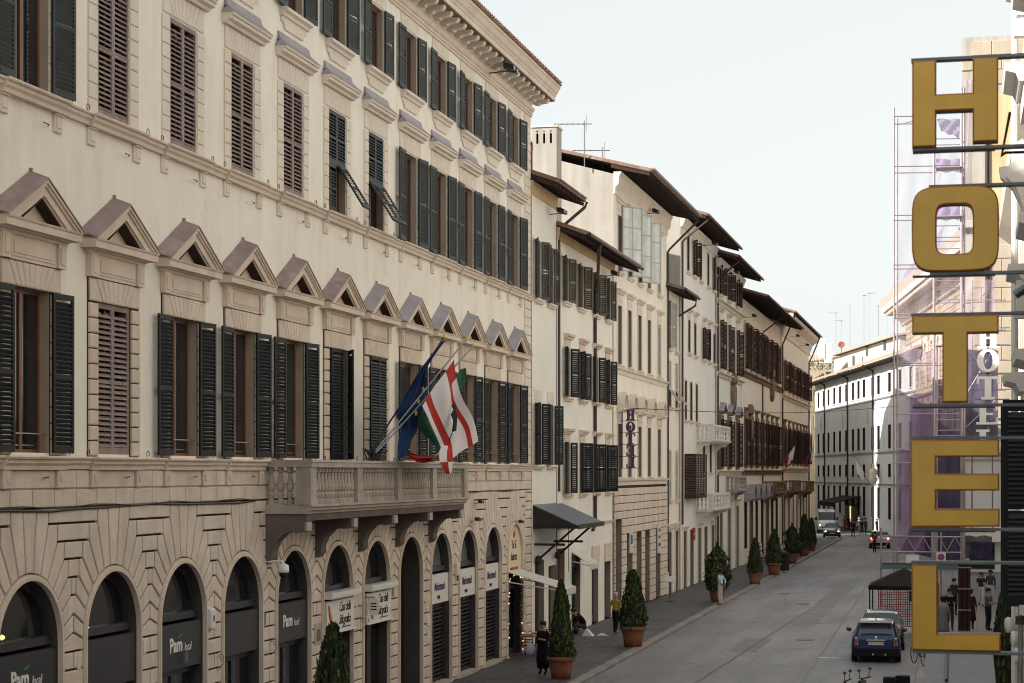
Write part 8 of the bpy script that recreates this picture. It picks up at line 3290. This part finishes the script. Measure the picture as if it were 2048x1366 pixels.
person("woman in a black top and pale jeans walking arm in arm, left one", g, R(-8), 1.66, (.025, .02, .022), (.50, .52, .58), stride=.16, hairlen=.22, sleeves=False)
g = GP(1981, 1211)
person("woman in a dark grey top and pale jeans walking arm in arm, right one", g, R(-8), 1.74, (.05, .05, .065), (.52, .54, .60), stride=-.15, hairlen=.05, skin=skin_d)
g = GP(1976, 1262)
person("man in grey blue jacket looking at a phone on the right pavement", g, R(60), 1.76, (.10, .125, .16), (.022, .022, .03), arms="phone", bulk=1.08)
g = GP(1941, 1262)
person("woman in a long dark coat beside the wrapped column", g, R(170), 1.72, (.03, .018, .02), (.02, .018, .02), coat=(.03, .018, .02), stride=.05)
g = GP(1886, 1286)
person("person in a grey checked coat with a black bag half hidden by the letter L", g, R(175), 1.78, (.20, .20, .21), (.03, .03, .035), coat=(.20, .20, .21), stride=.1)
g = GP(1900, 1262)
person("person in black with a pale cup beyond the checked coat", g, R(10), 1.74, (.02, .018, .02), (.05, .05, .06), arms="phone")
g = GP(1908, 1232)
person("dark dressed person standing farther along the right pavement", g, R(30), 1.70, (.03, .03, .035), (.03, .03, .03))
g = GP(1749, 1104, -.12)
person("person in a dark red jacket on a bicycle behind the far white car", g, R(175), 1.70, (.20, .02, .025), (.16, .02, .022), arms="phone", lean=.12)
bicycle((g.x, g.y, -.12), R(175), "bicycle ridden by the person in red behind the far white car")
crowd = [(1706, 1075, (.02, .02, .025), (.02, .02, .022), "dark dressed person crossing the road near the oncoming car"),
         (1718, 1068, (.05, .05, .06), (.03, .03, .04), "person with a pale head covering in the far crowd"),
         (1724, 1070, (.02, .02, .02), (.05, .04, .05), "short person in black in the middle of the far crowd"),
         (1731, 1070, (.14, .10, .07), (.05, .03, .03), "person in tan in the middle of the far crowd"),
         (1690, 1062, (.34, .03, .03), (.20, .03, .03), "person in bright red by the far awning"),
         (1697, 1060, (.05, .05, .06), (.03, .03, .04), "person in grey by the far awning"),
         (1738, 1064, (.40, .30, .20), (.05, .05, .05), "person in cream left of the street pole"),
         (1743, 1063, (.45, .43, .40), (.20, .16, .14), "person in white left of the street pole"),
         (1754, 1068, (.02, .02, .025), (.03, .03, .03), "person in black right of the street pole"),
         (1763, 1068, (.04, .03, .035), (.03, .03, .03), "person in dark brown below the sunlit strip"),
         (1776, 1070, (.45, .46, .48), (.05, .06, .08), "person in a white top near the scaffold foot"),
         (1781, 1071, (.50, .54, .60), (.04, .045, .07), "person in a pale blue top near the scaffold foot"),
         (1786, 1070, (.03, .03, .05), (.03, .03, .04), "person in navy at the scaffold foot")]
rnd = random.Random(5)
for px, py, a, c, lb in crowd:
    g = GP(px, py, -.12)
    person(lb, g, rnd.uniform(-3, 3), rnd.uniform(1.62, 1.82), a, c, stride=rnd.uniform(-.14, .14), group="people gathered at the far end of the street", hair=hairm if px != 1718 else mat("hair_fair", (.42, .34, .27), .6))
for px, py, lb in ((1746, 1062, "thin dark street pole with a notice in the far crowd"),):
    g = GP(px, py, -.12)
    t = thing("street_pole", lb, "pole", g)
    MB().tube([(0, 0, 0), (0, 0, 5.4)], .07, 6).obj("pole", metal_dark, t)
    MB().box(-.05, 1.0, -.03, .03, 2.2, 3.9).obj("notice", plate_white, t)

# =================================================================== finish: lettering and figures become plain meshes
bpy.context.view_layer.update()
dg = bpy.context.evaluated_depsgraph_get()
for o in TEXTS:
    ev = o.evaluated_get(dg)
    me = bpy.data.meshes.new_from_object(ev)
    n_ = bpy.data.objects.new(o.name, me)
    nm = o.name
    col.objects.link(n_)
    n_.parent = o.parent
    n_.location = o.location
    n_.rotation_euler = o.rotation_euler
    n_.scale = o.scale
    bpy.data.objects.remove(o)
    n_.name = nm


def segdist(p, a, c):
    d = c - a
    l2 = d.length_squared or 1e-9
    t_ = max(0, min(1, (p - a).dot(d) / l2))
    return (p - a - d * t_).length, t_


for o, segs, mm in PERS:
    ev = o.evaluated_get(dg)
    me = bpy.data.meshes.new_from_object(ev)
    keys = list(mm)
    me.materials.clear()
    for k_ in keys:
        me.materials.append(mm[k_])
    mi = []
    for pl_ in me.polygons:
        c_ = pl_.center
        best = min(((segdist(c_, a, c), lc, la) for a, c, lc, la in segs), key=lambda q: q[0][0])
        (dist, tt), lc, la = best
        if lc == "skin" and la == "top" and tt > .5 and False:
            lab = "top"
        elif la == "legs" and lc == "top":
            lab = "legs" if tt < .35 else "top"
        elif la == "top" and lc == "legs":
            lab = "legs"
        elif la == "top" and lc == "skin":
            lab = "top" if tt < .55 else "skin"
        elif la == "legs" and lc == "shoe":
            lab = "shoe"
        else:
            lab = lc
        mi.append(keys.index(lab))
    me.polygons.foreach_set("material_index", mi)
    me.polygons.foreach_set("use_smooth", [True] * len(me.polygons))
    o.modifiers.clear()
    o.data = me
    me.name = "body"
